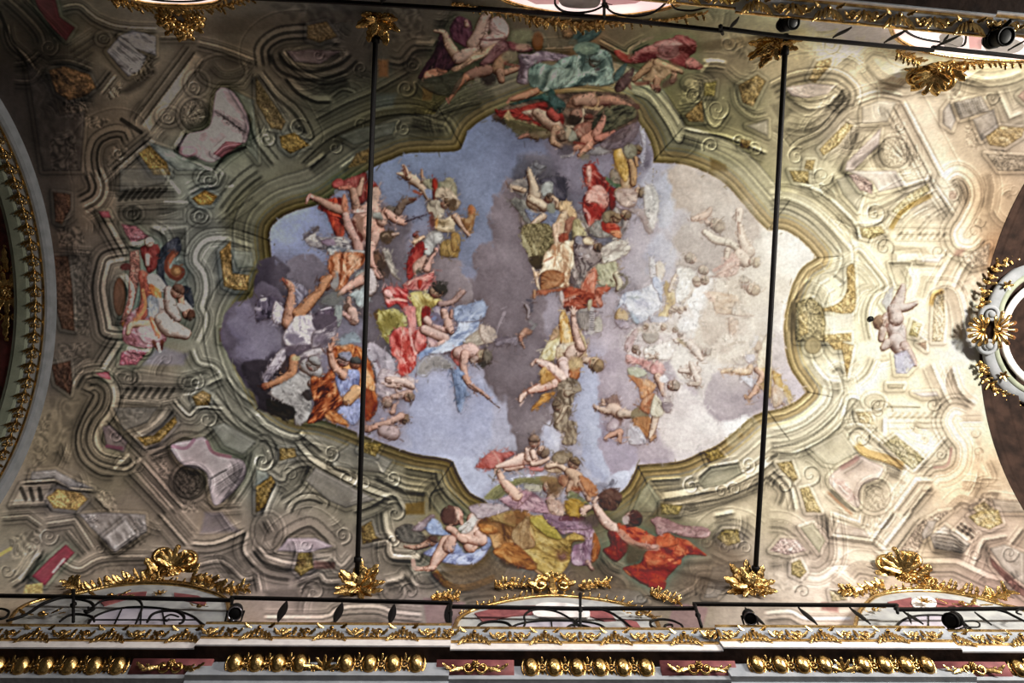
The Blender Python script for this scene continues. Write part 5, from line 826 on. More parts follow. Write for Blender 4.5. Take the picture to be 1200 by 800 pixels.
# falling youth in yellow
layer(23)
D([(610,230),(650,190),(690,270),(720,400),(750,470),(700,500),(610,490),(600,350)], ['8e5a2a','b5843f','cfa868','dfc596'], 85, .2, 4, con=1.6)
D([(590,340),(610,480),(560,640),(500,670),(440,640),(440,580),(500,480),(550,380)], ['a08a56','c4b078','d9cba0','e2d8b4'], 105, .2, 6, con=1.5)
D([(520,440),(580,330),(600,420),(530,470)], ['a0805a','c09c78','d0b490'], 110)
D([(440,740),(540,760),(680,800),(680,900),(540,880),(440,860)], ['9a6a36','bb8c50','d0ac78'], 60)
D([(590,520),(700,490),(780,520),(860,560),(850,640),(700,680),(580,660)], ['b89c76','d3bd9c','e2d3b8'], 50, .25, 9)
B([(780,560,60),(740,580,70),(700,610,50)], 'd4b6a2'); B([(810,520,60),(770,430,44),(745,330,32),(735,230,24)], 'd0ab98'); B([(735,220,22),(740,190,18)], 'd2b09c')
for a,b in ((700,165),(725,150),(750,160),(772,185)): L([(735,215),(a,b)], 1.8, 'd4b4a0')
D([(780,360),(850,460),(860,560),(830,500)], ['b09a70','cdb98e','d9c9a4'], 60)
B([(640,680,60),(650,760,60),(650,840,50)], 'd9bdb0'); B([(660,790,46),(540,740,50),(430,680,34)], 'd6b7a8',lo='9c6a54'); B([(430,670,26),(380,660,20),(345,700,16)], 'd3b2a2'); L([(500,700),(640,800)], 2, 'a5725c',.6)
B([(840,650,34),(880,660,36)], 'b99e88'); H(935,690,66,30,'b59a7a','8c7252',face=200); E(970,740,36,30,'7a6248',.8); D([(690,680),(780,640),(830,700),(780,740),(700,800)], ['8e6a44','b4926a','c9ae88'], 60)
D([(700,740),(790,730),(780,830),(700,830)], ['8a4a24','b06e3e','c08a58'], 90)
tile(600, 420, 8)
B([(480,60,50),(490,140,56),(490,200,40)], 'd6b9ae'); B([(240,30,24),(330,70,44),(430,150,56),(500,210,32)], 'd8baaa',lo='a4705a'); L([(350,110),(450,210)],2.4,'94604a',.7); B([(390,230,46),(280,270,44),(170,300,28)], 'cfaa98',lo='96604e'); B([(120,330,24),(90,360,26),(75,400,16)], 'd0b0a0'); L([(110,310),(230,240)],2.4,'8c5a48',.8)
D([(280,90),(340,110),(400,180),(340,220),(270,240)], ['a06e30','bf9050','d2ac70'], 80, .2, 3); D([(280,340),(400,310),(390,350),(300,420),(190,480),(190,450),(250,390)], ['946028','b98440','d0a468'], -35, .2, 4); D([(540,100),(640,90),(610,190),(540,170)], ['8a4a28','b06c40','c48c60'], 100)
F([(540,0),(640,0),(620,100),(540,100)], 'bfa272', .8, 4)
# brown grotesque falling
layer(24)
D([(430,250),(520,180),(620,210),(650,300),(590,340),(560,500),(530,570),(600,600),(610,680),(590,800),(470,800),(500,700),(400,650),(380,560),(400,470),(380,420),(420,330)],
  ['5e4c3c','7c6a58','96846e','ab9a84'], 70, .25, 21, con=1.7)
B([(520,330,36),(560,320,20)], 'a8967e'); B([(500,460,22),(450,560,18),(420,600,14)], 'ac9a82'); H(420,450,40,-100,'9c8870','7c6852'); L([(540,370),(550,430)], 3, '4c3c30', .8); L([(400,490),(440,500)], 3, '503e32', .8)
for k in range(5): L([(430+k*34,640+k*8),(490+k*26,740),(500+k*22,800)], 2, '6a5846' if k%2 else 'a39078', .7)
# small cherubs in the grey cloud, left of centre
layer(25); tile(580, 340, 8)
L([(90,210),(40,320),(10,420)], 4, '9a8c90', .7, 1.5); L([(0,470),(120,440)], 4, '5c5058', .8, 3); D([(0,490),(120,450),(220,440),(200,520),(100,500),(20,530)], ['685c64','877a82','9c9098'], 10, al=.8)
B([(290,140,18),(315,190,18),(310,260,14)], '94888a'); L([(300,90),(345,110),(340,200)], 3, '4e4850', .8); D([(230,400),(290,350),(350,400),(290,430),(240,440)], ['8e6450','a87e68','b8927c'], 30); B([(240,440,20),(240,500,14)], '9e705c'); B([(255,490,12),(275,540,8)], 'a8826e'); L([(330,300),(380,330),(350,360)],4,'7c7874',.7); L([(230,500),(220,590)], 5, '6a5e62', .7); L([(160,500),(160,580)],5,'6a5e62',.7)
# right cherub pair under cloud
layer(26); tile(600, 420, 8)
D([(860,380),(900,370),(960,330),(990,350),(1020,470),(940,440),(900,430)], ['6a5048','86685e','9a8074'], 60)
B([(1010,520,60),(940,470,56),(880,490,36),(780,455,20)], 'c9ac98'); B([(860,430,20),(850,390,16)],'c5a794'); B([(1010,690,36),(940,710,30),(870,750,16)], 'c0937e'); F([(960,570),(1030,580),(1010,640)], '7a5a50', .8); B([(1010,720,26),(1010,780,18)], 'b58c78'); L([(870,590),(930,640)], 2, '8a7880', .7); D([(940,560),(1010,600),(960,680),(880,660)], ['a08a90','b8a4a6','c8b8b6'], 40)
tile(720, 380, 5.714)
B([(40,600,30),(100,600,30)], 'bca592'); E(170,610,62,56,'7c6a50'); E(160,600,44,36,'8c7a5c',.8); D([(120,640),(240,620),(240,700),(210,760)], ['8a5836','a87448','b98c64'], 80)
D([(90,700),(150,680),(200,740),(210,800),(100,800)], ['a49aa0','bcb4b8','ccc6c8'], 60); B([(280,600,24),(260,690,22),(240,760,14)], 'cdb39c'); B([(270,750,14),(240,780,10)], 'a87e60')
# angel in rose and orange
layer(27)
D([(80,200),(160,220),(250,260),(240,320),(170,270),(90,260)], ['b87c74','cf9c92','dcb4aa'], 20, .2, 3); D([(240,280),(290,240),(340,290),(330,330),(250,330)], ['b0706a','cc928a','dcb0a6'], 40)
D([(90,290),(170,290),(220,330),(160,360),(100,340)], ['aaa88e','c4c2a8','d2d0ba'], 20); D([(90,340),(160,360),(230,370),(280,410),(240,470),(180,500),(160,420)], ['a86a42','c48c60','d6aa82'], 60, .2, 6, con=1.6)
D([(200,490),(270,460),(250,540),(230,600),(170,560)], ['a46440','bf8660','cfa27e'], 100); B([(290,350,26),(320,430,22),(330,470,14)], 'd0aa94'); E(330,365,28,26,'dcd6d4',.9); D([(270,470),(330,550),(310,620),(240,600)], ['bcae94','d0c4aa','ddd4be'], 60)
O([(330,410),(390,380),(430,420),(390,500),(390,580),(330,570),(330,480)], 'a08c86', 'cfc0b6', .4, 3, .8); D([(320,520),(390,530),(370,590),(330,580)], ['8a7a7c','a0908f','b4a6a4'], 20)
H(390,410,36,-10,'bfa490','9a8878')
# cloud of cherub heads
layer(28)
O([(70,120),(110,40),(190,0),(300,20),(420,30),(440,90),(350,110),(280,160),(200,170),(200,230),(90,200)], 'b9a6a2', 'd9ccc2', .42, 8, .8)
D([(70,130),(130,40),(170,30),(130,120),(90,190)], ['b49490','cbb0aa','d8c4bc'], 110); D([(190,60),(280,50),(300,90),(250,130),(200,110)], ['8a7c72','a09284','b2a698'], 20); D([(200,160),(300,130),(380,120),(380,230),(250,235),(205,220)], ['cfc2b6','ddd2c6','e6ddd2'], 30, .12, 4)
for x,y,r in ((210,30,20),(140,170,24),(440,70,18),(400,40,16),(160,190,16)): H(x,y,r,-70,'c9ae9c','9c8676')
for x,y,a,p in ((250,215,10,0),(520,150,60,1),(510,330,200,2),(560,380,100,0)): putto(x,y,38,a,'d2bca8','a89684',p,'ccc0b2')
B([(410,110,16),(470,110,22),(540,170,30),(580,230,16)], 'd5c0ae'); L([(430,100),(470,140)], 4, '9c8050', .7); H(610,185,26,0,'c8b4a2','a69686')
B([(440,310,14),(530,310,26),(560,300,22)], 'd6c2b2'); B([(510,260,14),(530,310,22),(560,390,20),(500,400,12)], 'd3bfae'); L([(500,250),(520,300)],1.5,'9c8876',.7); L([(520,400),(570,390)],2,'a8947e',.7)
# blue and white draped figure, golden angel
layer(29); tile(700, 290, 8)
D([(480,110),(520,80),(545,150),(550,270),(500,280),(490,200)], ['b0a8aa','c8c2c2','d6d2d0'], 90); L([(490,100),(485,190)], 3, '9a8e8c', .6)
D([(550,150),(600,130),(640,220),(600,300),(560,280)], ['bca894','cfc0ac','dccfbe'], 70)
D([(180,600),(210,480),(260,420),(400,390),(500,340),(520,280),(590,290),(610,420),(600,560),(530,620),(470,680),(380,720),(330,700),(270,560),(230,540)], ['a0a4b4','bcbfcb','d2d3d9','e0dfe0'], 40, .16, 17, con=1.6)
D([(520,280),(570,290),(610,420),(600,520),(560,420),(520,360)], ['8c98b4','a8b0c6','c0c6d4'], 70); F([(290,460),(400,455),(390,475),(300,475)], '98a09a', .8, 3); D([(300,600),(360,640),(400,700),(350,710)], ['98a6b8','b0bcc8','c6ced4'], 60); E(420,540,70,50,'b6b4c4',.6,soft=5)
D([(160,660),(200,570),(270,600),(290,680),(230,690)], ['9a7c54','b9996c','cbb18a'], 80); D([(160,680),(260,680),(300,750),(220,760)], ['988890','ac9ca4','bcaeb4'], 30, al=.8)
D([(620,370),(640,310),(665,330),(720,400),(740,500),(690,560),(660,650),(560,640),(620,580),(640,480)], ['9a7840','bb9a5c','d0b67e'], 80, .2, 6, con=1.5)
B([(680,400,20),(720,290,16),(750,230,10)], 'cfb89e'); D([(740,200),(860,190),(920,250),(880,340),(860,440),(800,500),(740,520),(730,400),(760,300)], ['ccc4b6','ded8cc','e8e4dc'], 80, .1, 4); L([(900,370),(860,460),(800,510)], 3.5, 'b9a690', .8); L([(870,600),(840,520)],2,'b8a692',.5)
D([(480,650),(560,640),(670,660),(600,720),(520,720)], ['8e8a98','a4a2ae','bab8c0'], 20); O([(410,740),(560,700),(680,720),(740,790),(400,800)], 'b09c8a', 'dccdbc', .45, 3, .8)
for x,y,r in ((720,580,30),(780,590,30),(830,570,22),(450,740,26),(620,750,28),(730,770,26),(690,600,22)): H(x,y,r,-60,'cdb69c','b09a80')
F([(760,680),(830,640),(880,660),(930,640),(950,740),(880,770),(790,780),(750,740)], 'e8e2dc', .9, 6); F([(890,380),(960,370),(1030,350),(1020,440),(970,600),(930,660),(860,560),(850,480)], 'efe9e2', .9, 5)
# right group: cherub, saint, heads
layer(30); tile(800, 230, 5.714)
B([(70,150,16),(120,140,24),(160,120,22),(190,80,14)], 'c2a088'); L([(60,165),(150,150)], 1.6, '96684e', .7); B([(160,170,14),(190,190,12)],'bf9e88'); H(225,190,44,30,'ac9478','8e775e',face=180)
B([(150,240,20),(220,290,28),(310,310,26),(380,360,20)], 'd3c2a8'); B([(380,100,26),(375,160,20)], 'dfc8b0'); B([(385,200,18),(400,290,30),(440,370,44)], 'd9c0a6'); L([(370,180),(385,250)], 2.4, '9a6a50', .7); L([(410,240),(450,330)], 3, 'b59a80', .7)
B([(380,390,40),(420,430,46)], 'd5bba2'); H(475,440,34,10,'d3bd9e','c2aa86'); B([(300,360,20),(290,420,16)], 'c9b29a'); D([(330,380),(380,430),(360,520),(220,545),(205,530),(280,470)], ['b98a76','cfa692','dcbca8'], -30, .2, 4, con=1.5); L([(210,500),(330,420)], 4, 'b08070', .9); L([(205,540),(360,460)], 2, '9a6e5c', .7)
H(60,415,34,200,'ab9680','8e7c68'); H(145,495,30,200,'bda88e','a69078'); H(95,575,30,-90,'c6ae94','b49c80'); H(148,565,28,-90,'c6ae94','b49c80'); H(465,620,40,20,'cdb494','b59a78'); H(410,580,34,-90,'d6c6b0','c6b49c'); E(330,600,54,60,'d0bba2',.8,soft=4); E(260,600,40,40,'d6c6b0',.7,soft=4)
D([(170,640),(300,650),(370,680),(360,780),(230,780),(200,700)], ['b8926e','cdac8a','dcc2a4'], 5, .2, 7); L([(210,560),(220,640)], 2, 'a89078', .5); L([(380,560),(400,760)], 3, 'b9a690', .6); L([(160,650),(200,690)], 6, 'd0a88e', .8)
D([(330,790),(360,700),(400,760),(480,800)], ['bfa88e','d2bfa6','ddcfba'], 60)
L([(40,680),(70,620)], 3, 'b5a08c', .7); L([(10,690),(60,640)], 2, 'b5a08c', .6)
tile(800, 370, 6.667)
D([(360,20),(430,30),(420,120),(370,150)], ['a8866a','b99a80','c8ae96'], 80); E(340,190,60,50,'d8c6b0',.8,soft=4); E(270,250,40,46,'d4c0aa',.8,soft=4); L([(360,230),(420,210),(480,205)], 3, 'a08c74', .7); L([(130,20),(140,60),(200,130)], 3, 'a48e78', .6)
# seated angel by the rod
layer(31)
B([(310,430,14),(400,425,22),(500,440,28),(530,400,22)], 'd8b894',lo='b08860'); L([(310,445),(490,460)], 2, 'a87850', .7); D([(480,310),(560,300),(560,350),(510,370)], ['c4b8b8','d8cece','e4dede'], 30); E(450,370,34,24,'c5b6a6',.9); L([(390,340),(430,380),(480,380)], 2.6, '9c8c80', .7)
D([(580,320),(640,170),(690,150),(690,420),(620,430),(580,390)], ['cdb898','dfcfae','eadfc2'], 80, .2, 4); D([(560,230),(600,190),(620,250),(580,290)], ['b89c80','ccb296','d9c4ac'], 70); L([(540,250),(580,170)], 5, 'd3cac2', .7)
D([(610,420),(690,400),(690,480),(640,500)], ['b08e50','cbac70','d9c290'], 60); B([(580,420,24),(620,470,24),(580,560,26),(520,640,16)], 'd2a88c'); B([(520,640,14),(490,640,10)],'cfa88c'); L([(490,620),(520,670)],3,'b58c6c',.9); D([(450,480),(540,470),(550,530),(530,560)], ['bcb8c0','d2ced2','dedadc'], 60); D([(600,540),(690,500),(690,640),(640,600)], ['a88858','c4a878','d4bf98'], 80)
D([(700,430),(760,450),(780,520),(830,560),(860,660),(830,650),(790,590),(760,600),(720,540)], ['b98e48','d2b070','e2ca98'], 60, .25, 3, con=1.5); B([(720,600,14),(740,650,12),(790,690,10)], 'dcb89e'); E(760,580,24,22,'e8dcc8',.9); D([(700,560),(740,540),(800,650),(720,720),(700,660)], ['c8a888','d8c0a6','e4d4be'], 60); L([(800,600),(840,680)], 3, 'd8bc88')
# red draped seated figure near the top of the clouds
layer(32); tile(590, 180, 8)
D([(740,130),(790,95),(850,100),(910,190),(990,270),(1000,330),(970,380),(990,450),(970,520),(920,570),(900,640),(830,690),(790,660),(750,560),(745,420),(790,350),(760,260)], ['5e1614','8a2a22','a84a3c','c08070'], 75, .16, 19, con=1.5)
D([(770,400),(830,310),(920,300),(985,400),(980,480),(920,520),(870,460),(780,460)], ['a0574a','ba8070','cda090'], 30, .14, 5); F([(820,500),(930,490),(910,580),(820,600)], '8c1f1a', .85, 5); D([(780,120),(820,120),(830,200),(810,270),(780,240)], ['a86a5c','c49484','d4ac9c'], 95); L([(760,520),(800,580),(810,680)], 3, 'c69084', .8); L([(840,180),(960,270)],2,'c08878',.5)
D([(990,330),(1040,330),(1050,480),(1000,520)], ['5c1214','7c1a1c','942a28'], 80); D([(920,640),(1000,640),(1080,680),(1090,770),(1000,750),(930,720)], ['7a2018','9c3222','b85236'], 40, .25, 6); D([(1000,730),(1090,720),(1100,790),(1040,780)], ['b06440','c8845c','d49c78'], 30)
E(830,650,26,16,'b0604c',.9); D([(800,700),(900,620),(930,720),(1000,760),(940,790),(830,770)], ['6e665e','8c847a','a49c92'], 60)
# figures right of it: golden robed woman, green branch
layer(33)
D([(1040,0),(1100,0),(1130,60),(1170,150),(1160,210),(1100,240),(1060,160),(1040,80)], ['8e6a34','b08a4c','c9a96c','d8bc86'], 75, .2, 4, con=1.5); D([(1000,170),(1040,140),(1100,220),(1090,300),(1010,260)], ['5c4c3e','7a6a58','8c7c6a'], 40); L([(960,230),(1040,290),(1110,300)], 4, '4c5e3e', .9)
B([(1140,260,26),(1150,300,20)], 'a9845f'); B([(1150,20,30),(1170,60,30)], 'ad8a62'); D([(1100,230),(1200,230),(1200,330),(1140,340),(1100,300)], ['7a5c40','9c7c5a','b59a78'], 80)
D([(1040,340),(1100,310),(1130,350),(1060,420)], ['8a6c48','a88a62','bca27c'], 40); B([(1190,350,24),(1120,400,26),(1070,440,22)], 'b89480'); B([(1180,400,20),(1100,460,24)], 'b08c7a'); D([(1050,440),(1200,450),(1200,520),(1120,530),(1060,500)], ['7e6c70','9c8a8c','b4a4a2'], 20)
H(1010,600,50,-100,'a58a68','7a6448'); H(1060,610,40,-60,'a8896a','80684c'); H(1140,570,44,30,'a0866a','6e5a44',face=150); D([(930,560),(1000,540),(990,640),(940,640)], ['6e5a44','8a7658','a08c6c'], 60)
tile(600, 200, 4)
H(595,100,24,10,'b4987c','7c6a54',face=200); D([(480,100),(540,80),(590,110),(570,170),(510,160)], ['8e7468','ac9486','c0aa9a'], 10); D([(620,80),(660,70),(690,140),(670,260),(640,290),(620,180)], ['a8a094','bdb5a8','cdc6ba'], 90, .1, 3, al=.8)
D([(545,185),(610,180),(650,260),(660,290),(630,285),(600,220)], ['7e6a64','948078','a8968c'], 50, al=.8)
tile(580, 110, 6.667)
D([(1120,240),(1170,300),(1180,420),(1160,560),(1130,500),(1150,400)], ['9a96a0','b4b0b6','c8c4c4'], 85, al=.8); D([(920,450),(980,420),(1010,480),(1050,600),(1020,690),(960,600)], ['96722e','b8924e','cfae74'], 75, .25, 8, con=1.5); H(1110,440,34,-60,'a07a5c','6e5a3c'); D([(1010,400),(1090,400),(1110,470),(1060,520),(1010,480)], ['5c5442','78705a','8c8670'], 30)
B([(1060,530,24),(1080,600,30),(1080,700,24)], 'a8845c'); B([(1100,500,14),(1110,560,14)], 'a5805c')


FOLD[0] = 1
# ---- figures that overlap the painted frame at the top
layer(50); FR[:] = [0, 0, 1]
D([(577,135),(610,118),(680,108),(735,112),(748,135),(742,150),(725,165),(690,168),(655,172),(640,158),(610,152),(590,145)], ['2e231c','4e3c30','6e5644'], 20, .25, 3, soft=3, con=1.6)
tile(490, 10, 6.667)
D([(180,190),(240,330),(300,420),(230,490),(60,540),(0,540),(60,440),(130,330)], ['180c10','2a141a','402028'], 120, .16, 3); D([(40,545),(60,490),(140,470),(230,490),(150,530),(80,545)], ['5c3626','8a5a42','a5795c'], -5, .25, 4)
D([(250,160),(280,90),(330,60),(410,110),(420,230),(380,300),(330,280),(270,240)], ['28121a','46222a','5c363c'], 70, .25, 3)
B([(380,130,22),(375,100,16)], '8a6656'); B([(540,110,26),(500,200,40),(440,290,50)], '8e7262'); B([(560,40,26),(510,90,36),(470,200,44),(420,280,46)], '8a6e5c'); 
B([(130,175,10),(200,190,22),(240,280,36),(310,390,44)], '8c7058'); B([(310,390,46),(380,360,50),(440,340,40)], '8e7260')
B([(620,130,70),(640,180,70),(600,240,60),(540,280,60)], '937668'); E(630,150,70,50,'a5897e',.5,soft=5); L([(480,240),(560,245),(690,235)], 2.4, '4a2a26', .8)
L([(560,120),(610,170),(680,200)],2,'6c4c42',.7); D([(440,340),(560,290),(640,270),(560,350),(430,420),(300,490),(260,470),(360,420)], ['5c4234','86684e','a5866a'], -35, .25, 5, con=1.4)
D([(640,250),(700,260),(760,300),(700,360),(600,420),(480,440),(540,360)], ['341c20','50302e','6a4844'], -30, .2, 6); D([(700,260),(770,270),(860,290),(890,330),(780,340),(720,320)], ['3a1a1e','5c2e2e','744640'], 20); E(820,300,60,30,'8c6e58',.8,soft=3); F([(740,180),(880,170),(880,250),(750,270)], '5e5a3e', .8, 5)
B([(620,470,50),(640,420,44),(700,370,40)], '77583f'); E(720,370,66,44,'625640',.9,soft=4); B([(680,500,24),(770,470,20),(800,460,14)], '8c6850'); L([(680,430),(780,450)], 3, '5e3226', .8)
B([(640,500,36),(650,560,26)], '7e5e48'); E(550,550,60,52,'241c18',.9,soft=4)
B([(540,480,44),(430,510,40),(370,540,34)], '705040'); B([(370,540,32),(320,590,26),(270,670,16),(240,720,12)], '84583e', hi='a87e62'); L([(220,700),(240,740)], 2, '7c5040')
for x,y in ((410,595),(490,660),(460,550)): E(x,y,22,20,'5e5444',.8,soft=3)
D([(0,560),(200,520),(350,500),(300,640),(200,680),(80,640)], ['1e1d16','2b2a20','3a382c'], 10, .3, 3, al=.7)
M([(100,800),(200,720),(330,640),(560,560)], [(-2,0,.7),(0,2,1.25)]); M([(200,800),(380,700),(600,640)], [(-2,0,.7),(0,2,1.2)])
layer(51); tile(580, 30, 8)
D([(220,270),(330,270),(420,240),(560,255),(700,290),(600,330),(470,330),(380,360),(320,440),(310,545),(220,540),(205,500),(240,380)], ['4c3e42','6e5e62','8c7a7c','9a888a'], 20, .22, 9, con=1.5); F([(230,330),(280,360),(260,480),(230,470)], '3c2a2e', .8, 4); F([(340,300),(480,280),(490,310),(380,340)], '54444a', .7, 5)
D([(310,460),(330,390),(430,350),(540,370),(620,310),(740,280),(860,250),(980,220),(1080,260),(1110,400),(1110,470),(1190,380),(1200,440),(1130,530),(1000,570),(860,560),(700,580),(560,600),(470,620),(410,600),(330,560)],
  ['2e3a34','4c5c52','6e7e70','8a9684'], 115, .16, 23, con=1.6)
D([(500,450),(560,400),(680,400),(750,410),(700,520),(600,580),(450,620),(480,540)], ['58665a','7c8a7a','949e8c'], 120, .14, 4); F([(460,440),(510,430),(500,520),(450,560)], '323e36', .8, 6); F([(810,520),(880,470),(950,470),(940,520),(860,540)], '26322e', .9, 3); F([(330,470),(430,480),(430,570),(340,550)], '404c42', .7, 6)
D([(760,60),(870,20),(1000,30),(960,100),(840,170),(700,180),(690,150)], ['1c2620','2c3a34','404e44'], 150, .2, 3); D([(740,180),(860,150),(980,190),(960,260),(840,280),(750,250)], ['3c4a3e','566452','6c7864'], 20, .2, 5); E(850,220,80,44,'646c56',.6,soft=5); L([(780,260),(880,290),(960,260)], 3, '2e3a34', .8)
H(930,340,50,-80,'6c7668','56645a',face=120); E(960,410,26,16,'4a3c3a',.8); L([(980,240),(1060,320),(1100,430)], 5, '7a8878', .5); L([(1020,250),(1080,330),(1110,420)], 2, '36443c', .8); L([(560,560),(800,440),(960,460)],3,'8a9684',.5); D([(1110,470),(1200,370),(1240,360),(1190,470),(1130,530)], ['2c3a38','46564e','5e6c62'], 120)
D([(420,650),(540,600),(580,680),(640,740),(640,790),(540,740),(400,690),(200,740),(160,730)], ['1a2a26','2a4038','3e564c'], 20, .25, 3); B([(150,690,20),(220,670,28),(320,640,36),(390,610,30)], '946a4e'); L([(140,690),(120,720)], 3, '7a5440')
F([(470,140),(740,120),(740,190),(480,200)], '564a36', .7, 3); L([(480,215),(740,200)], 2, '7a644c', .7); E(400,130,46,70,'5e381c',.8,soft=4)
layer(52); tile(690, 30, 8)
D([(240,250),(280,230),(380,290),(430,260),(520,200),(600,180),(640,150),(780,120),(820,90),(900,100),(1000,150),(1000,240),(940,300),(1060,370),(1050,400),(960,410),(880,380),(780,330),(660,300),(560,330),(480,350),(360,350),(290,310)],
  ['4c1a18','6e2e2a','8c4e46','a06a5e'], 20, .2, 27, con=1.6)
D([(620,170),(760,130),(880,170),(820,200),(640,200)], ['784a42','94665a','a87c6e'], 10, .1, 4); F([(480,270),(640,260),(620,310),(540,340),(480,330)], '521a1c', .8, 5); F([(240,240),(290,240),(380,300),(370,330),(290,300)], '843424', .8, 3); F([(760,320),(860,300),(900,370),(800,370)], '6a2624', .7, 5); D([(900,350),(960,300),(1050,370),(960,400)], ['8a5046','a2685a','b07c6c'], 30)
L([(650,280),(740,310),(840,260)], 3.5, '946a5e', .8); D([(650,210),(720,190),(840,200),(820,280),(740,300),(670,270)], ['6c3e38','8a5c54','9c7068'], 40, .2, 3); L([(380,300),(400,220),(500,140),(600,110)], 3, '6e5c44', .7)
B([(420,510,20),(520,420,36),(600,350,40)], '8c6c4c'); B([(640,350,40),(780,400,30),(870,430,22)], '9a7a58'); D([(560,440),(610,370),(720,390),(770,430),(700,500),(620,530),(500,510)], ['6a5238','8a6e4e','9e8262'], 60, .16, 5); B([(780,520,24),(800,460,26)], '947458'); B([(640,520,36),(630,570,30)], '8c6a4e'); H(640,585,34,80,'84604a','4e2c22'); B([(590,560,16),(600,590,14)], '8c6650'); D([(400,520),(360,560),(400,600),(390,540)], ['5a3e30','7c5e4c','947660'], 80)
F([(430,530),(560,530),(560,550),(460,560)], '6c3c2c', .8, 3); F([(700,530),(800,480),(820,520),(700,580)], '4e342a', .7, 5); D([(250,560),(330,460),(420,400),(400,500),(330,600),(260,620)], ['32201e','4a3430','624a44'], 70)
layer(53); tile(580, 110, 6.667)
F([(80,180),(250,220),(430,260),(460,330),(300,340),(180,320),(90,240)], '4a4128', .9, 2); L([(80,190),(260,250),(450,280)], 2, '5c5234', .8)
D([(0,120),(60,130),(210,100),(380,60),(430,120),(480,110),(540,180),(520,260),(430,270),(340,250),(240,210),(140,190),(40,185)], ['4a1412','76221c','96382c'], 15, .25, 3, con=1.5); F([(70,190),(110,130),(150,190),(300,230),(320,250),(180,210)], 'a08a5e', .85, 2)
D([(210,140),(320,120),(340,180),(420,240),(380,250),(330,220),(250,170)], ['5a3a30','8e705e','ac907a'], 40, .25, 3); B([(330,150,40),(420,210,60),(480,260,50)], '9c7e68', hi='b89c84'); B([(480,280,40),(450,340,28),(460,380,24),(520,410,16)], '97765c'); B([(440,150,40),(470,180,40)], '86382e')
B([(190,345,12),(250,325,18),(330,340,20)], '7e5646'); D([(280,300),(420,290),(430,340),(300,350)], ['50402c','6a5a40','7e6c52'], 5, al=.8)
D([(440,0),(540,60),(550,110),(500,150),(430,80)], ['182420','283a34','3c504a'], 30); D([(560,100),(620,10),(780,10),(820,60),(760,110),(640,110)], ['5a3c2c','866048','a27c62'], 10, .2, 3); B([(800,60,40),(900,50,40),(1000,80,30),(1070,110,20)], '8c644e', lo='4e2a22'); E(1100,100,34,26,'4e3228',.8); L([(770,0),(800,60),(790,100)], 4, 'a8895c', .8); B([(640,60,40),(740,50,60)], '94705a')
H(640,170,54,100,'84614e','2c2018',face=-30); E(600,210,50,40,'2c2018',.9,soft=4); L([(690,120),(690,200),(640,250),(560,255)], 2.6, 'b09c80', .9); L([(700,100),(800,120),(840,100)],3,'a88a60',.8)
H(730,200,36,-90,'8c6450','5a2c22'); H(690,280,30,60,'95705a','5e4434'); D([(620,250),(740,220),(760,300),(700,350),(640,330)], ['5a3024','7c4e3e','9a705c'], 60, .3, 4); D([(540,270),(620,290),(640,350),(580,370)], ['6e6a5a','8e8874','a49c88'], 70); H(520,320,40,40,'8a6e58','6a5644'); F([(560,260),(600,280),(560,360)], 'a08c70', .8)
D([(790,170),(900,90),(1080,100),(1100,180),(960,260),(840,300),(760,290)], ['24201a','3c3a2a','524e38','60583e'], -25, .22, 6, con=1.5); B([(710,370,50),(770,340,56),(800,310,40)], 'b07860'); B([(790,310,36),(830,240,30),(850,180,18)], 'a87460'); B([(800,350,30),(870,330,28),(930,300,16)], 'a06654'); B([(700,400,30),(640,420,24),(600,430,16)], 'a8725a'); B([(740,400,30),(700,440,24),(660,480,18)], 'ab7a62'); L([(620,380),(700,390)],3,'6c2a20',.8)
E(560,440,60,46,'50464a',.9,soft=5); L([(520,490),(600,480),(620,460)], 3, '948a86', .7); D([(740,450),(800,410),(920,420),(860,470),(760,480)], ['6c6460','8a827c','9c948c'], -10, al=.8); E(700,490,40,26,'6a5c46',.8,soft=4); D([(930,300),(1100,220),(1130,260),(1070,370),(920,440),(820,400)], ['4e3e40','665456','7c6a6a'], -40, al=.85)
# ---- allegories at the bottom edge
layer(0); FR[:] = [0, 0, 1]
F([(520,640),(600,620),(700,600),(760,600),(860,640),(880,670),(840,690),(760,700),(560,700),(520,680)], '6b5b48', .75, 22)
layer(60); tile(460, 570, 6.667)
D([(30,330),(120,290),(200,330),(260,400),(240,440),(100,440),(30,400)], ['3e3a36','5a544c','726a60'], 40, .3, 3, con=1.5); D([(150,330),(230,270),(300,220),(330,240),(260,330),(200,350)], ['6c5c62','8c7a7e','a59496'], -40, .25, 4); F([(260,390),(360,380),(300,440),(240,430)], '4c3a32', .8, 4)
B([(100,465,12),(180,475,18),(260,450,26),(300,430,30)], 'b48a74'); H(310,430,36,-60,'b98e78','5c4036'); B([(200,470,16),(270,450,20)], 'b8927c')
D([(260,320),(310,250),(370,280),(400,330),(450,370),(440,390),(370,380),(290,370)], ['6a7aa0','8c9abc','a8b4d0'], 40, .25, 5, con=1.5)
D([(240,520),(300,480),(370,430),(480,420),(530,480),(560,520),(640,500),(750,450),(780,400),(760,470),(690,570),(600,610),(500,610),(400,590),(300,550)], ['6a6e90','8c92b4','aab0cc','c0c4d8'], -20, .2, 8, con=1.6); D([(700,400),(770,400),(770,460),(700,500)], ['7e84a4','9aa0bc','b2b6cc'], 60)
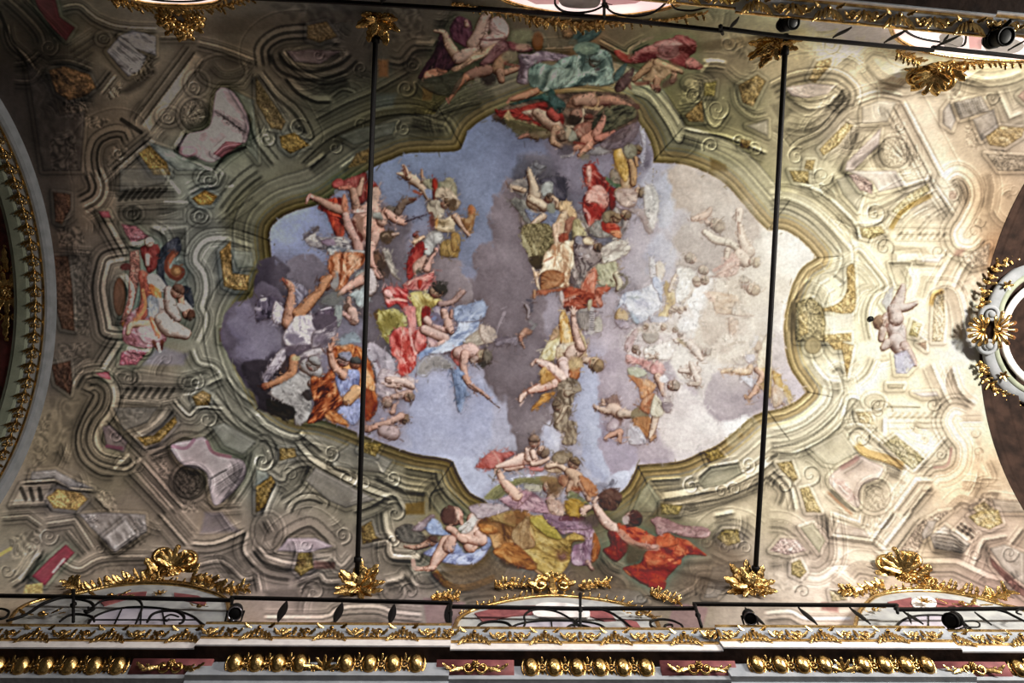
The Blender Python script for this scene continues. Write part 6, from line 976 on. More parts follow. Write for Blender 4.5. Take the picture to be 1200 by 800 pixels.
B([(640,260,60),(640,330,60),(620,400,66),(610,460,56)], 'd6b2a0', lo='9a6c58'); D([(540,350),(640,240),(670,260),(610,350),(560,370)], ['b4aaa2','cec6be','e0d8d0'], 120); B([(680,380,46),(690,420,46),(600,410,34),(520,390,26),(470,375,16)], 'd3ab98', lo='996a58'); B([(440,330,28),(480,350,30),(520,400,26),(560,420,30)], 'c9a08c'); L([(470,370),(500,390)],2,'9c5c4c',.7)
H(480,230,74,190,'c99e8a','5c3c32',face=20); E(440,240,60,56,'5a3a32',.9,soft=5); B([(530,260,20),(540,290,16)], 'c99a84'); L([(510,200),(515,250)], 3, 'd8b8a6', .7); L([(530,330),(590,280),(650,230)], 4, 'd8d0c8', .9)
B([(430,440,62),(390,500,52),(340,570,40),(310,630,24)], 'cfa894', lo='8e604c', hi='e4c8b8'); B([(310,635,26),(260,640,18),(190,645,12)], 'cba28c'); L([(290,655),(180,650)], 2, '8c5c48', .7); B([(460,420,40),(440,470,50)], 'c99f8c'); L([(160,580),(170,630),(200,640)],5,'c49c88',.8); F([(470,470),(540,470),(560,520),(500,520)], '7c88ac', .6, 4)
layer(61); 
D([(660,290),(740,230),(880,190),(1060,200),(1100,300),(1200,420),(1200,700),(1080,640),(960,600),(860,560),(790,480),(760,400),(690,350)], ['5c3a1c','8c5c30','b07c48','c89a66'], 55, .14, 17, con=1.6)
F([(690,260),(760,250),(940,310),(930,340),(800,300),(680,300)], '64401e', .7, 6); D([(740,240),(880,190),(950,210),(960,310),(860,290)], ['8c6c3c','a5854e','b89a66'], 20, .15, 3); F([(880,210),(1040,220),(1000,290),(890,280)], '8a5c34', .7, 5); E(960,520,130,70,'b06a3a',.6,soft=8); L([(940,500),(980,540),(940,580)], 3, 'c48c5c', .7); D([(680,290),(790,310),(820,360),(740,370),(680,340)], ['9a5a2a','bc7c3c','d09a58'], 20); F([(840,570),(960,600),(1000,640),(880,620)], '3e2a1c', .7, 5)
tile(570, 580, 7.27)
D([(360,200),(420,170),(500,180),(550,240),(620,330),(660,370),(720,330),(820,345),(830,385),(730,410),(710,560),(640,670),(560,720),(470,660),(330,560),(300,460),(420,400)], ['7a5c28','a0803e','bc9a50','cdb06c'], 35, .16, 12, con=1.5)
D([(370,210),(500,180),(560,250),(640,370),(560,370),(470,320)], ['8c7c2e','a8943c','bca854'], 40, .16, 5); F([(590,480),(660,480),(690,540),(630,560)], '6a4030', .85, 5); E(650,520,26,20,'8c645a',.8); L([(330,470),(450,540),(560,620)],3,'cbb070',.6); L([(370,260),(430,400),(520,500)],3,'d0b670',.6); L([(480,420),(640,500)], 4, '7a5a28', .5); L([(420,450),(600,540)], 3, '80602c', .5)
D([(210,330),(300,220),(360,180),(370,330),(420,430),(280,460)], ['7e5c38','a07c52','b8966a'], 100, .2, 3, con=1.5)
D([(60,470),(200,400),(320,470),(430,600),(380,640),(220,590),(110,530)], ['7a4420','a8682e','bc8448'], 30, .2, 9)
D([(520,190),(600,260),(740,240),(850,250),(920,310),(920,440),(890,560),(880,590),(760,600),(720,550),(740,440),(830,400),(830,350),(720,320),(640,330)], ['6c4a5c','8e6a7a','ab8a98','bfa2ac'], 90, .16, 14, con=1.4); D([(920,320),(970,440),(940,540),(890,570),(900,450)], ['6e3418','9a5628','b87440'], 95)
B([(860,570,20),(900,630,14)], 'bc9484'); E(780,580,40,16,'b49aa2',.8)
D([(640,180),(700,170),(830,190),(830,230),(700,240),(640,230)], ['4a2224','663634','7e4c4a'], 5); D([(660,60),(740,40),(820,110),(790,180),(690,170)], ['7c5a20','a47c30','b8944c'], 40, .2, 4)
tile(540, 500, 6.667)
D([(60,630),(130,600),(300,600),(380,640),(300,680),(150,720),(110,690)], ['8c7c80','a8969a','bcacae'], -10, .2, 3); D([(290,560),(360,540),(460,490),(560,510),(660,590),(700,670),(600,670),(480,650),(400,640),(340,600)], ['86626e','a8828c','c4a0a6','d0b0b4'], 30, .18, 6, con=1.5); D([(480,500),(560,520),(460,620),(440,630)], ['906672','a87e88','bc949c'], 100)
F([(180,560),(260,470),(400,410),(560,390),(700,390),(800,430),(780,470),(640,460),(500,440),(400,480),(300,560)], '7c7648', .9, 2); ln([(220,560),(330,470),(480,420),(700,410)], .8, 1.25); F([(500,450),(640,460),(640,500),(520,500)], 'b0a68a', .8, 3)
B([(440,540,40),(380,480,40),(330,420,30),(295,350,22)], 'd0ac98', lo='9c7060'); B([(290,345,16),(260,320,12)], 'cfa898'); L([(290,330),(245,440)], 1.6, '6c5c4c'); L([(270,310),(265,360)],2,'b08c7a')
B([(700,580,36),(720,520,40)], 'bfa08c'); H(690,470,52,-30,'c9ab98','7a5c3e',face=150); E(740,470,60,70,'6a4e34',.85,soft=5); E(690,410,70,36,'8a6a44',.8,soft=4); D([(690,570),(800,590),(800,690),(720,690),(680,630)], ['9a7668','b89888','ccb0a0'], 60)
D([(130,280),(250,185),(300,200),(420,190),(430,210),(360,250),(280,320),(140,325)], ['94443c','b0605a','c67c72'], 25, .25, 4, con=1.4); L([(250,190),(300,260)],2,'d0968a',.7); D([(490,310),(640,310),(640,345),(560,345)], ['b0645c','c8807a','d89c94'], 5)
B([(460,300,34),(380,320,28),(350,325,20)], 'd8b4a4'); B([(560,250,44),(480,250,50),(400,280,34),(320,300,22),(280,310,14)], 'd9b9aa', lo='a8786a'); B([(520,180,22),(530,240,36)], 'd9b9aa'); B([(560,290,22),(620,280,22),(680,250,16)], 'd6b4a2'); H(575,120,44,-90,'cfae9c','7e6452'); H(635,190,44,30,'cdac98','8c7460'); B([(560,200,26),(570,240,20)], 'd3b2a2')
D([(650,310),(700,280),(780,310),(780,360),(680,350)], ['9c8066','c4a88e','dcc6b0'], 20); B([(680,310,22),(760,300,22),(840,350,22)], 'd0b29a'); D([(710,240),(760,190),(860,190),(870,250),(800,290),(730,280)], ['6e5c48','8a765e','a08c74'], 40, .3, 3); H(880,290,44,-60,'bd9a84','756048'); B([(850,360,40),(900,400,56),(900,450,50)], 'bc9a80'); B([(940,450,30),(980,520,24),(1000,570,18)], 'b8927a'); B([(860,440,26),(840,500,22)], 'b08c74'); D([(920,390),(990,400),(1060,470),(1070,530),(1000,540)], ['945a3a','b47a52','c89672'], 60); F([(870,470),(930,470),(930,510),(870,500)], '8a4a28', .8, 4); D([(780,370),(840,400),(820,470),(760,430)], ['7e4e38','a07054','b88c6e'], 60)
D([(860,500),(960,560),(1010,610),(940,600),(830,560)], ['5c5a3c','7c7a56','96926e'], 30); D([(820,580),(900,560),(970,620),(920,700),(830,680)], ['80601e','a88232','bc984c'], 30, .2, 3); D([(650,680),(800,700),(1000,740),(1000,800),(760,800),(680,750)], ['6e5060','8c6c7c','a68896'], 20); L([(780,720),(960,720)], 5, '5c3038', .8)
F([(1060,450),(1120,440),(1150,470),(1100,500)], '6e6874', .7, 4); F([(1150,460),(1190,400),(1200,440),(1170,480)], '5c5660', .7)
layer(62); tile(680, 570, 6.155)
D([(130,60),(220,10),(300,60),(280,130),(240,170),(160,160),(130,110)], ['3c2620','5a3a30','70504444'[:6]], 60, .3, 4)
B([(60,150,22),(20,170,28)], 'cbaa98'); 
for a,b in ((20,205),(40,208),(5,195)): L([(30,175),(a,b)], 2, 'c4a290')
B([(100,110,18),(120,80,12)], 'cfae9e'); B([(110,140,22),(150,210,32),(200,270,36),(250,300,34)], 'd4b2a2', lo='9a7262'); F([(100,200),(0,240),(30,270),(110,290),(140,240)], '54423e', .8, 5)
D([(200,330),(280,330),(300,380),(350,400),(340,460),(300,510),(250,540),(180,480),(170,450),(220,420)], ['5a1612','82241c','a03c2c'], 80, .22, 5, con=1.4)
D([(270,265),(330,280),(430,300),(540,360),(620,330),(680,360),(780,390),(840,440),(910,495),(830,490),(740,500),(720,560),(640,580),(620,660),(600,740),(500,720),(400,670),(310,590),(430,550),(470,470),(540,440),(420,440),(340,400),(290,340)],
  ['761c12','9c3420','b85030','cc7248'], 35, .16, 31, con=1.6)
D([(550,370),(620,335),(680,370),(700,420),(560,440)], ['a84424','c45c34','d07a4e'], 100, .14, 4); D([(330,580),(500,600),(700,560),(620,660),(600,740),(500,720),(400,660)], ['7c1c12','9a2a1a','ac3a24'], 20, .14, 6); L([(290,330),(400,420),(550,440)], 8, 'c08a76', .8); D([(390,410),(550,420),(540,450),(460,450)], ['a86654','c08472','cc9a8a'], 5); F([(340,410),(470,450),(430,540),(340,560),(330,480)], '4e4430', .75, 6)
L([(330,590),(520,600),(740,500)],3,'7c1c12',.7)
D([(510,240),(580,220),(660,250),(740,280),(880,290),(940,330),(900,370),(740,360),(640,330),(560,350),(540,290)], ['8c6664','ac8480','c4a09a'], 15, .2, 8, con=1.5)
H(370,235,56,-20,'b89888','4e2c24',face=170); D([(330,210),(420,200),(440,250),(390,280),(340,240)], ['3c201c','56302a','704840'], 20); E(330,240,26,34,'b8a29c',.9)
layer(0)
M([(150,520),(200,600),(280,640)], [(-3,0,.7),(0,3,1.3)]); M([(160,480),(240,560),(320,600)], [(-2,0,.75),(0,2,1.2)])


# ---- brushwork, age and painted-in light falloff of the whole painting
layer(0); FR[:] = [0, 0, 1]
K([(780,250),(850,215),(900,260),(940,290),(920,340),(905,400),(860,440),(800,440),(755,400),(750,330)], ['f4e9d6','fff6e6','fffaf0'], seed=5, soft=60, al=.34)
# groups sink into a slightly darker ground; broken brush touches over figures and clouds
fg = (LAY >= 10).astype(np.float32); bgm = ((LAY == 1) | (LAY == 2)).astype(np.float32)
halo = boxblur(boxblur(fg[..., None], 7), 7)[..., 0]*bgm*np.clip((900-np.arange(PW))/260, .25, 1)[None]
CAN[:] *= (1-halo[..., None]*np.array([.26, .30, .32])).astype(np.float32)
def touches(n, sel, seed, lo, hi, off, lmax):
    rs = np.random.RandomState(seed); iy, ix = np.nonzero(sel); C0 = CAN.copy()
    for q in rs.randint(0, len(iy), n):
        x, y = ix[q], iy[q]; l = rs.uniform(1.6, lmax); a = rs.uniform(0, np.pi); w = rs.uniform(.5, 1.0); r = int(l+2)
        x0, x1, y0, y1 = max(0, x-r), min(PW, x+r+1), max(0, y-r), min(PH, y+r+1); gx, gy = np.meshgrid(np.arange(x0, x1), np.arange(y0, y1))
        u = (gx-x)*np.cos(a)+(gy-y)*np.sin(a); v = -(gx-x)*np.sin(a)+(gy-y)*np.cos(a); m = np.exp(-(v/w)**2)*np.clip(1.25-(u/l)**2, 0, 1)*.75
        sx, sy = min(PW-1, max(0, x+rs.randint(-off, off+1))), min(PH-1, max(0, y+rs.randint(-off, off+1)))
        c = C0[sy, sx]*rs.uniform(lo, hi); s = CAN[y0:y1, x0:x1]; s[:] = s*(1-np.minimum(m, 1)[..., None])+c*np.minimum(m, 1)[..., None]
touches(6500, fg > 0, 5, .7, 1.24, 3, 3.0); touches(2600, boxblur(fg[..., None], 4)[..., 0]*bgm > .15, 6, .82, 1.1, 5, 3.2); touches(2000, bgm > 0, 7, .92, 1.06, 5, 6)
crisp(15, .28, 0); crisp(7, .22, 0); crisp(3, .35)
jitter(.2, .22, 3); jitter(.2, .5, 6)
scum(.3, .12, 8); scum(.05, .14, 2); scum(.12, .1, 4)
gx, gy = np.meshgrid(np.arange(PW)+.5, np.arange(PH)+.5)
st = (boxblur((LAY == 0).astype(np.float32)[..., None], 2)[..., 0])
tone = 1-.25*np.clip((130-gx)/90, 0, 1)*np.clip((480-gy)/200, 0, 1)-.17*np.clip((150-gy)/110, 0, 1)*np.clip((620-gx)/150, 0, 1)+.10*np.clip((gx-800)/150, 0, 1)*st  # left and top darkened, right brightened: light falloff put into the paint
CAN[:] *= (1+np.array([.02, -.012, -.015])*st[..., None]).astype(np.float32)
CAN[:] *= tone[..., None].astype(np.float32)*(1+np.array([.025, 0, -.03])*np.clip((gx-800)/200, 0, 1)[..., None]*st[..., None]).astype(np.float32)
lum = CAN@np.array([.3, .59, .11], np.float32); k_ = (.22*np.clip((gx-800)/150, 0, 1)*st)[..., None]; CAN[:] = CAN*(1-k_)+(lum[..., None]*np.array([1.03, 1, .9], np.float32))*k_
q = np.clip(CAN/255, 0, 1); CAN[:] = 255*(q+.16*np.sin((q-.08)*2*np.pi*1.05)*-.35*(1-q)) if False else 255*np.clip(q+.10*(q-.42)*(1-np.abs(2*q-1)**2), 0, 1)
CAN[744:] = np.array([52, 44, 38], np.float32)


# ---------------------------------------------------------------- the room
import bpy
from mathutils import Vector, Matrix, Euler
FPX = 800.0; CAMP = np.array([0.0, -0.287, 1.6])
def _cam(tx=.0435, ty=.0617, roll=-.0271):
    Fw = np.array([tx, ty, 1.0]); Fw /= np.linalg.norm(Fw)
    r = np.array([1.0, 0, 0]); r = r-Fw*Fw.dot(r); r /= np.linalg.norm(r); d = np.cross(Fw, r)
    c, s = math.cos(roll), math.sin(roll)
    return c*r+s*d, -s*r+c*d, Fw
RR, DD, FF = _cam()
AW, BW, ZS, ZB = 4.6, 4.0, 10.7+1.6, 0.0      # vault half width, rise, springing height, foot of the walls
XL, XR = -8.93, 11.05
def project(P):
    v = np.asarray(P, float)-CAMP; z = v@FF
    return 600+FPX*(v@RR)/z, 400+FPX*(v@DD)/z
def ray(px, py):
    d = RR*(px-600)/FPX+DD*(py-400)/FPX+FF
    return d/np.linalg.norm(d)
def on_y(px, py, y): d = ray(px, py); t = (y-CAMP[1])/d[1]; return CAMP+d*t
def on_z(px, py, z): d = ray(px, py); t = (z-CAMP[2])/d[2]; return CAMP+d*t
def on_vault(px, py, lift=0.0):
    d = ray(px, py); a, b = AW-lift, BW-lift; o = CAMP-np.array([0, 0, ZS])
    A = (d[1]/a)**2+(d[2]/b)**2; B_ = 2*(o[1]*d[1]/a**2+o[2]*d[2]/b**2); C_ = (o[1]/a)**2+(o[2]/b)**2-1
    t = (-B_+math.sqrt(B_*B_-4*A*C_))/(2*A); P = CAMP+d*t
    if P[2] < ZS: P = on_y(px, py, math.copysign(a, d[1]))
    return P
def vnormal(P):
    if P[2] <= ZS: n = np.array([0, -np.sign(P[1]), 0.0])
    else: n = -np.array([0, P[1]/AW**2, (P[2]-ZS)/BW**2])
    return n/np.linalg.norm(n)
class Frame:
    """local directions: u to the right along the nave, v downwards in the view, w out of the surface"""
    def __init__(s, o, n, u=(1, 0, 0)):
        s.o = np.array(o, float); s.w = np.array(n, float); s.w /= np.linalg.norm(s.w); u = np.array(u, float)
        s.u = u-s.w*(u@s.w); s.u /= np.linalg.norm(s.u); s.v = np.cross(s.u, s.w)
        if s.v@DD < 0: s.v = -s.v
    def __call__(s, u, v, w=0.0): return s.o+s.u*u+s.v*v+s.w*w
def mount(px, py, lean=.55, lift=0.0):
    """frame for something fixed on the vault, leaning out from it"""
    P = on_vault(px, py, lift); n = vnormal(P); c = CAMP-P; c /= np.linalg.norm(c)
    f = Frame(P, n*(1-lean)+c*lean); f.s = np.linalg.norm(CAMP-P)/FPX
    return f
class MB:
    def __init__(s): s.v = []; s.f = []
    def add(s, v, f):
        o = len(s.v); s.v += [tuple(float(c) for c in p) for p in v]; s.f += [tuple(i+o for i in q) for q in f]; return s
    def tube(s, pts, r, n=6, cap=True, flat=1.0, up=None):
        P = [np.array(p, float) for p in pts]; R = r if isinstance(r, (list, tuple)) else [r]*len(P); V = []; prev = None
        for i, p in enumerate(P):
            t = P[min(i+1, len(P)-1)]-P[max(i-1, 0)]; t = t/max(np.linalg.norm(t), 1e-9)
            a = prev if prev is not None else (np.array(up, float) if up is not None else (np.array([0, 0, 1.0]) if abs(t[2]) < .9 else np.array([1.0, 0, 0])))
            a = a-t*(a@t); a = a/max(np.linalg.norm(a), 1e-9); b = np.cross(t, a); prev = a
            for k in range(n): w = 2*math.pi*(k+.5)/n; V.append(p+R[i]*(math.cos(w)*a*flat+math.sin(w)*b))
        Fc = [(i*n+k, i*n+(k+1) % n, (i+1)*n+(k+1) % n, (i+1)*n+k) for i in range(len(P)-1) for k in range(n)]
        if cap: Fc += [tuple(range(n))[::-1], tuple(range((len(P)-1)*n, len(P)*n))]
        return s.add(V, Fc)
    def sweep(s, sections, closed=False):
        """sections: list of rings with the same number of points"""
        n = len(sections[0]); V = [p for q in sections for p in q]; m = len(sections)
        Fc = [(i*n+k, i*n+(k+1) % n, ((i+1) % m)*n+(k+1) % n, ((i+1) % m)*n+k) for i in range(m if closed else m-1) for k in range(n)]
        if not closed: Fc += [tuple(range(n))[::-1], tuple(range((m-1)*n, m*n))]
        return s.add(V, Fc)
    def box(s, c, h, ax=None):
        ax = ax if ax is not None else np.eye(3); c = np.array(c, float)
        V = [c+ax[0]*h[0]*i+ax[1]*h[1]*j+ax[2]*h[2]*k for i in (-1, 1) for j in (-1, 1) for k in (-1, 1)]
        return s.add(V, [(0, 1, 3, 2), (4, 6, 7, 5), (0, 4, 5, 1), (2, 3, 7, 6), (0, 2, 6, 4), (1, 5, 7, 3)])
    def prism(s, poly, f, w0, w1):
        n = len(poly); V = [f(u, v, w0) for u, v in poly]+[f(u, v, w1) for u, v in poly]
        return s.add(V, [tuple(range(n)), tuple(range(n, 2*n))[::-1]]+[(i, (i+1) % n, n+(i+1) % n, n+i) for i in range(n)])
    def blob(s, f, u, v, w, r, squash=.7, n=8, m=5, ru=None):
        ru = ru or r; V = [f(u, v, w+r*squash)]
        for i in range(1, m):
            a = math.pi*i/m
            for k in range(n): b = 2*math.pi*k/n; V.append(f(u+ru*math.sin(a)*math.cos(b), v+r*math.sin(a)*math.sin(b), w+r*squash*math.cos(a)))
        V.append(f(u, v, w-r*squash)); q = len(V)-1
        Fc = [(0, 1+k, 1+(k+1) % n) for k in range(n)]+[(1+i*n+k, 1+(i+1)*n+k, 1+(i+1)*n+(k+1) % n, 1+i*n+(k+1) % n) for i in range(m-2) for k in range(n)]+[(q, q-n+(k+1) % n, q-n+k) for k in range(n)]
        return s.add(V, Fc)
    def leaf(s, f, u, v, ang, L, W, lift=.3, curl=.5, bend=0.0, w0=0.0, lobes=3):
        """one carved acanthus leaf: ridged, lobed, its tip curling out"""
        a = math.radians(ang); n = 12; V = []; cu, cv = u, v
        for i in range(n+1):
            t = i/n; b = a+bend*t; 
            if i: cu += math.cos(b)*L/n; cv += math.sin(b)*L/n
            hw = W*(.28+.72*math.sin(math.pi*min(1, t*.9+.08))**.8)*(1-.38*(math.cos(t*lobes*2*math.pi)+1)/2)*(1 if t < .97 else .35)
            wz = w0+lift*L*math.sin(math.pi*t*.62)*.6+curl*L*.25*t**3; pu, pv = -math.sin(b), math.cos(b)
            for q, dz in ((-1, 0), (-.5, .16*W), (0, .05*W), (.5, .16*W), (1, 0)): V.append(f(cu+pu*hw*q, cv+pv*hw*q, wz+dz))
            V.append(f(cu, cv, wz-.22*W))
        Fc = [(i*6+k, i*6+(k+1) % 6, (i+1)*6+(k+1) % 6, (i+1)*6+k) for i in range(n) for k in range(6)]+[tuple(range(6))[::-1], tuple(range(n*6, n*6+6))]
        return s.add(V, Fc)
    def scroll(s, f, u, v, r, turns, d, a0, th, w=0.0, rise=.4, n=8):
        k = max(10, int(16*turns)); P = []; R = []
        for i in range(k+1):
            t = i/k; q = r*(1-t)**.85+.1*r; a = math.radians(a0)+d*t*turns*2*math.pi
            P.append(f(u+q*math.cos(a), v+q*math.sin(a), w+rise*r*t)); R.append(th*(1-.45*t))
        s.tube(P, R, n); s.blob(f, u, v, w+rise*r, th*1.5); return s
    def rose(s, f, u, v, r, w=0.0, petals=6):
        for ring, (q, k) in enumerate(((1.0, petals), (.6, petals-1))):
            for i in range(k):
                a = 2*math.pi*(i+ring*.5)/k; s.blob(f, u+q*.62*r*math.cos(a), v+q*.62*r*math.sin(a), w+r*.22*ring, r*.38*(1 if not ring else .8), .8, 6, 4)
        return s.blob(f, u, v, w+r*.5, r*.26, 1.0, 6, 4)
    def mesh(s, name):
        m = bpy.data.meshes.new(name); m.from_pydata(s.v, [], s.f); m.validate(); m.update(); return m
COL = bpy.context.scene.collection
def obj(name, mb, mat, parent=None, smooth=True, kind=None, label=None, cat=None, group=None):
    m = mb.mesh(name) if isinstance(mb, MB) else mb
    if isinstance(mb, MB):
        bpyfix(m)
        if parent is None and len(mb.v):
            c = np.array(mb.v); o0 = (c.min(0)+c.max(0))/2
        else: o0 = world(parent) if parent is not None else np.zeros(3)
        m.transform(Matrix.Translation(Vector(-o0)))
    if smooth: m.polygons.foreach_set('use_smooth', [True]*len(m.polygons)); 
    if mat and not m.materials: m.materials.append(mat)
    o = bpy.data.objects.new(name, m); COL.objects.link(o)
    if isinstance(mb, MB) and parent is None: o.location = Vector(o0)
    if parent is not None: o.parent = parent
    tag(o, kind, label, cat, group); return o
def world(o):
    p = np.zeros(3)
    while o is not None: p += np.array(o.location); o = o.parent
    return p
def bpyfix(m):
    import bmesh
    b = bmesh.new(); b.from_mesh(m); bmesh.ops.recalc_face_normals(b, faces=b.faces); b.to_mesh(m); b.free()
def tag(o, kind=None, label=None, cat=None, group=None):
    for k, v in (('kind', kind), ('label', label), ('category', cat), ('group', group)):
        if v: o[k] = v
    return o
def thing(name, label, cat, loc, group=None):
    o = bpy.data.objects.new(name, None); COL.objects.link(o); o.location = Vector([float(c) for c in loc]); o.empty_display_size = .2
    return tag(o, None, label, cat, group)
def inst(name, mesh, mat, parent, loc, rot=(0, 0, 0), sc=(1, 1, 1), label=None):
    o = bpy.data.objects.new(name, mesh)
    if mat and not mesh.materials: mesh.materials.append(mat)
    COL.objects.link(o); o.parent = parent; o.location = Vector(np.array(loc, float)-world(parent)); o.rotation_euler = rot; o.scale = sc
    if label: o['label'] = label
    return o
# ---------------------------------------------------------------- materials
def lin(h):
    c = [int(h[i:i+2], 16)/255 for i in (0, 2, 4)]; return tuple((x/12.92 if x <= .04045 else ((x+.055)/1.055)**2.4) for x in c)+(1,)
def material(name, col, rough=.6, metal=0.0, col2=None, scale=6.0, bump=.0, bscale=30.0, spec=.3, detail=4, thr=(.35, .65)):
    m = bpy.data.materials.new(name); m.use_nodes = True; nt = m.node_tree; b = nt.nodes['Principled BSDF']
    b.inputs['Base Color'].default_value = lin(col); b.inputs['Roughness'].default_value = rough; b.inputs['Metallic'].default_value = metal; b.inputs['Specular IOR Level'].default_value = spec
    if col2:
        tc = nt.nodes.new('ShaderNodeTexCoord'); nz = nt.nodes.new('ShaderNodeTexNoise'); nz.inputs['Scale'].default_value = scale; nz.inputs['Detail'].default_value = detail
        cr = nt.nodes.new('ShaderNodeValToRGB'); cr.color_ramp.elements[0].position, cr.color_ramp.elements[1].position = thr; cr.color_ramp.elements[0].color = lin(col); cr.color_ramp.elements[1].color = lin(col2)
        nt.links.new(tc.outputs['Object'], nz.inputs['Vector']); nt.links.new(nz.outputs['Fac'], cr.inputs['Fac']); nt.links.new(cr.outputs['Color'], b.inputs['Base Color'])
    if bump:
        tc = nt.nodes.new('ShaderNodeTexCoord'); n2 = nt.nodes.new('ShaderNodeTexNoise'); n2.inputs['Scale'].default_value = bscale; n2.inputs['Detail'].default_value = 3
        bp = nt.nodes.new('ShaderNodeBump'); bp.inputs['Strength'].default_value = bump; bp.inputs['Distance'].default_value = .02
        nt.links.new(tc.outputs['Object'], n2.inputs['Vector']); nt.links.new(n2.outputs['Fac'], bp.inputs['Height']); nt.links.new(bp.outputs['Normal'], b.inputs['Normal'])
    return m
def glow(name, col, st, col2=None, scale=1.0):
    m = material(name, col, .4, 0, col2, scale); b = m.node_tree.nodes['Principled BSDF']; b.inputs['Emission Color'].default_value = lin(col); b.inputs['Emission Strength'].default_value = st
    if col2: nt = m.node_tree; cr = [n for n in nt.nodes if n.type == 'VALTORGB'][0]; nt.links.new(cr.outputs['Color'], b.inputs['Emission Color'])
    return m
GOLD = material('gilding', 'dcb877', .26, 1.0, '855f2c', 9, .4, 22, thr=(.42, .72))
IRON = material('black_iron', '060505', .6, .0, '0d0a09', 20, .2, 40, spec=.15)
STUC = material('pale_stucco', 'a9aaa8', .75, 0, '8e8f90', 5, .15, 20)
BLUE = material('blue_grey_stucco', 'a3a7ae', .75, 0, '8f949b', 5, .15, 20)
EDGE = material('grey_stucco', '84868a', .8, 0, '74777a', 5, .15, 20)
WHITE = material('white_stucco', 'e4dfdd', .7, 0, 'd2cccb', 8, .1, 20)
PINK = material('red_marbling', '8a5050', .6, 0, '6c3a3e', 9, .0)
GREEN = material('grey_green_stucco', '8c917f', .8, 0, '7a806f', 4, .15, 20)
GLASS = glow('daylit_glass', 'b9b2bb', .12, '9d97a3', 3)
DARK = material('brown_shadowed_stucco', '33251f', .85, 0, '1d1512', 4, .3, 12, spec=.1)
REDW = material('red_damask_painting', '8a4a46', .8, 0, '4a3431', 3.5, .1, 12)
BLACK = material('black_housing', '080808', .6, 0, spec=.15)
LENS = material('dark_lens', '050506', .45, .0, spec=.2)
STONE = material('floor_stone', '544a43', .7, 0, '3c3530', 1.5)


RES = (1420, 800, 60)

LDEG = 7
LFIT = np.array([[0.379, 0.316, 0.237], [0.635, 0.621, 0.659], [-1.183, -1.17, -0.9], [1.872, 2.315, 2.607], [0.559, 0.284, -0.752], [-2.511, -3.838, -5.221], [-0.668, -0.486, 0.324], [0.522, 1.612, 2.932], [1.188, 1.181, 1.121], [-0.599, -0.563, -0.58], [-0.67, -0.674, -0.437], [1.101, 0.878, 1.246], [0.792, 1.118, 0.868], [-0.063, -0.044, -0.621], [-0.282, -0.912, -0.975], [-0.971, -0.995, -1.054], [0.209, 0.171, -0.027], [1.409, 1.396, 1.141], [-3.474, -3.805, -3.044], [-1.872, -1.379, -0.534], [2.462, 3.435, 3.29], [1.179, 1.266, 1.39], [-0.633, -0.675, -0.856], [0.145, 0.15, -0.453], [-0.231, 0.139, -0.01], [-2.033, -1.734, -1.544], [0.834, 0.92, 0.988], [-0.459, -0.292, -0.281], [0.344, 0.091, -0.2], [1.858, 1.611, 0.909], [-1.458, -1.594, -1.552], [0.6, 0.513, 0.709], [0.892, 0.65, 1.078], [-0.439, -0.478, -0.461], [-0.112, -0.176, 0.039], [0.42, 0.54, 0.421]])

# ---- vault, fresco and walls: a dense plaster surface that carries the painted colour
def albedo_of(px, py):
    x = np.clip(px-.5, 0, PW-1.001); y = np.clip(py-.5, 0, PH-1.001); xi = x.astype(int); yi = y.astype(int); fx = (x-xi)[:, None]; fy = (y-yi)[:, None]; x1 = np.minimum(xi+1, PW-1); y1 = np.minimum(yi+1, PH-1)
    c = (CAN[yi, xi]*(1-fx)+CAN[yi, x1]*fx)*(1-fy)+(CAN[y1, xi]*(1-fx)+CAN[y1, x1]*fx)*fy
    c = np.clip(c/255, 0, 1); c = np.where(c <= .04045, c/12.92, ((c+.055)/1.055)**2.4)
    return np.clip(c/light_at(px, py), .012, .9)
def light_at(px, py):
    """daylight and lamp light that reaches each spot of the vault (smooth fit), divided out of the canvas, so the pigment carries its inverse"""
    if LFIT is None: return np.ones((len(px), 3))
    u = np.clip(px, 0, 1200)/600-1; v = np.clip(py, 10, 725)/400-1; n = LDEG
    B_ = np.stack([u**i*v**j for i in range(n+1) for j in range(n+1-i)], 1)
    return np.exp(B_@LFIT)
def paint_material():
    m = bpy.data.materials.new('fresco_plaster'); m.use_nodes = True; nt = m.node_tree; b = nt.nodes['Principled BSDF']; b.inputs['Roughness'].default_value = .9; b.inputs['Specular IOR Level'].default_value = .08
    at = nt.nodes.new('ShaderNodeAttribute'); at.attribute_name = 'pigment'
    tc = nt.nodes.new('ShaderNodeTexCoord'); nz = nt.nodes.new('ShaderNodeTexNoise'); nz.inputs['Scale'].default_value = 16; nz.inputs['Detail'].default_value = 6
    mx = nt.nodes.new('ShaderNodeMixRGB'); mx.blend_type = 'MULTIPLY'; mx.inputs['Fac'].default_value = .35; cr = nt.nodes.new('ShaderNodeValToRGB'); cr.color_ramp.elements[0].color = (.7, .7, .7, 1); cr.color_ramp.elements[1].color = (1.3, 1.3, 1.3, 1); cr.color_ramp.elements[0].position = .3; cr.color_ramp.elements[1].position = .7
    nt.links.new(tc.outputs['Object'], nz.inputs['Vector']); nt.links.new(nz.outputs['Fac'], cr.inputs['Fac']); nt.links.new(at.outputs['Color'], mx.inputs['Color1']); nt.links.new(cr.outputs['Color'], mx.inputs['Color2']); nt.links.new(mx.outputs['Color'], b.inputs['Base Color'])
    bp = nt.nodes.new('ShaderNodeBump'); bp.inputs['Strength'].default_value = .08; bp.inputs['Distance'].default_value = .02; nt.links.new(nz.outputs['Fac'], bp.inputs['Height']); nt.links.new(bp.outputs['Normal'], b.inputs['Normal'])
    return m
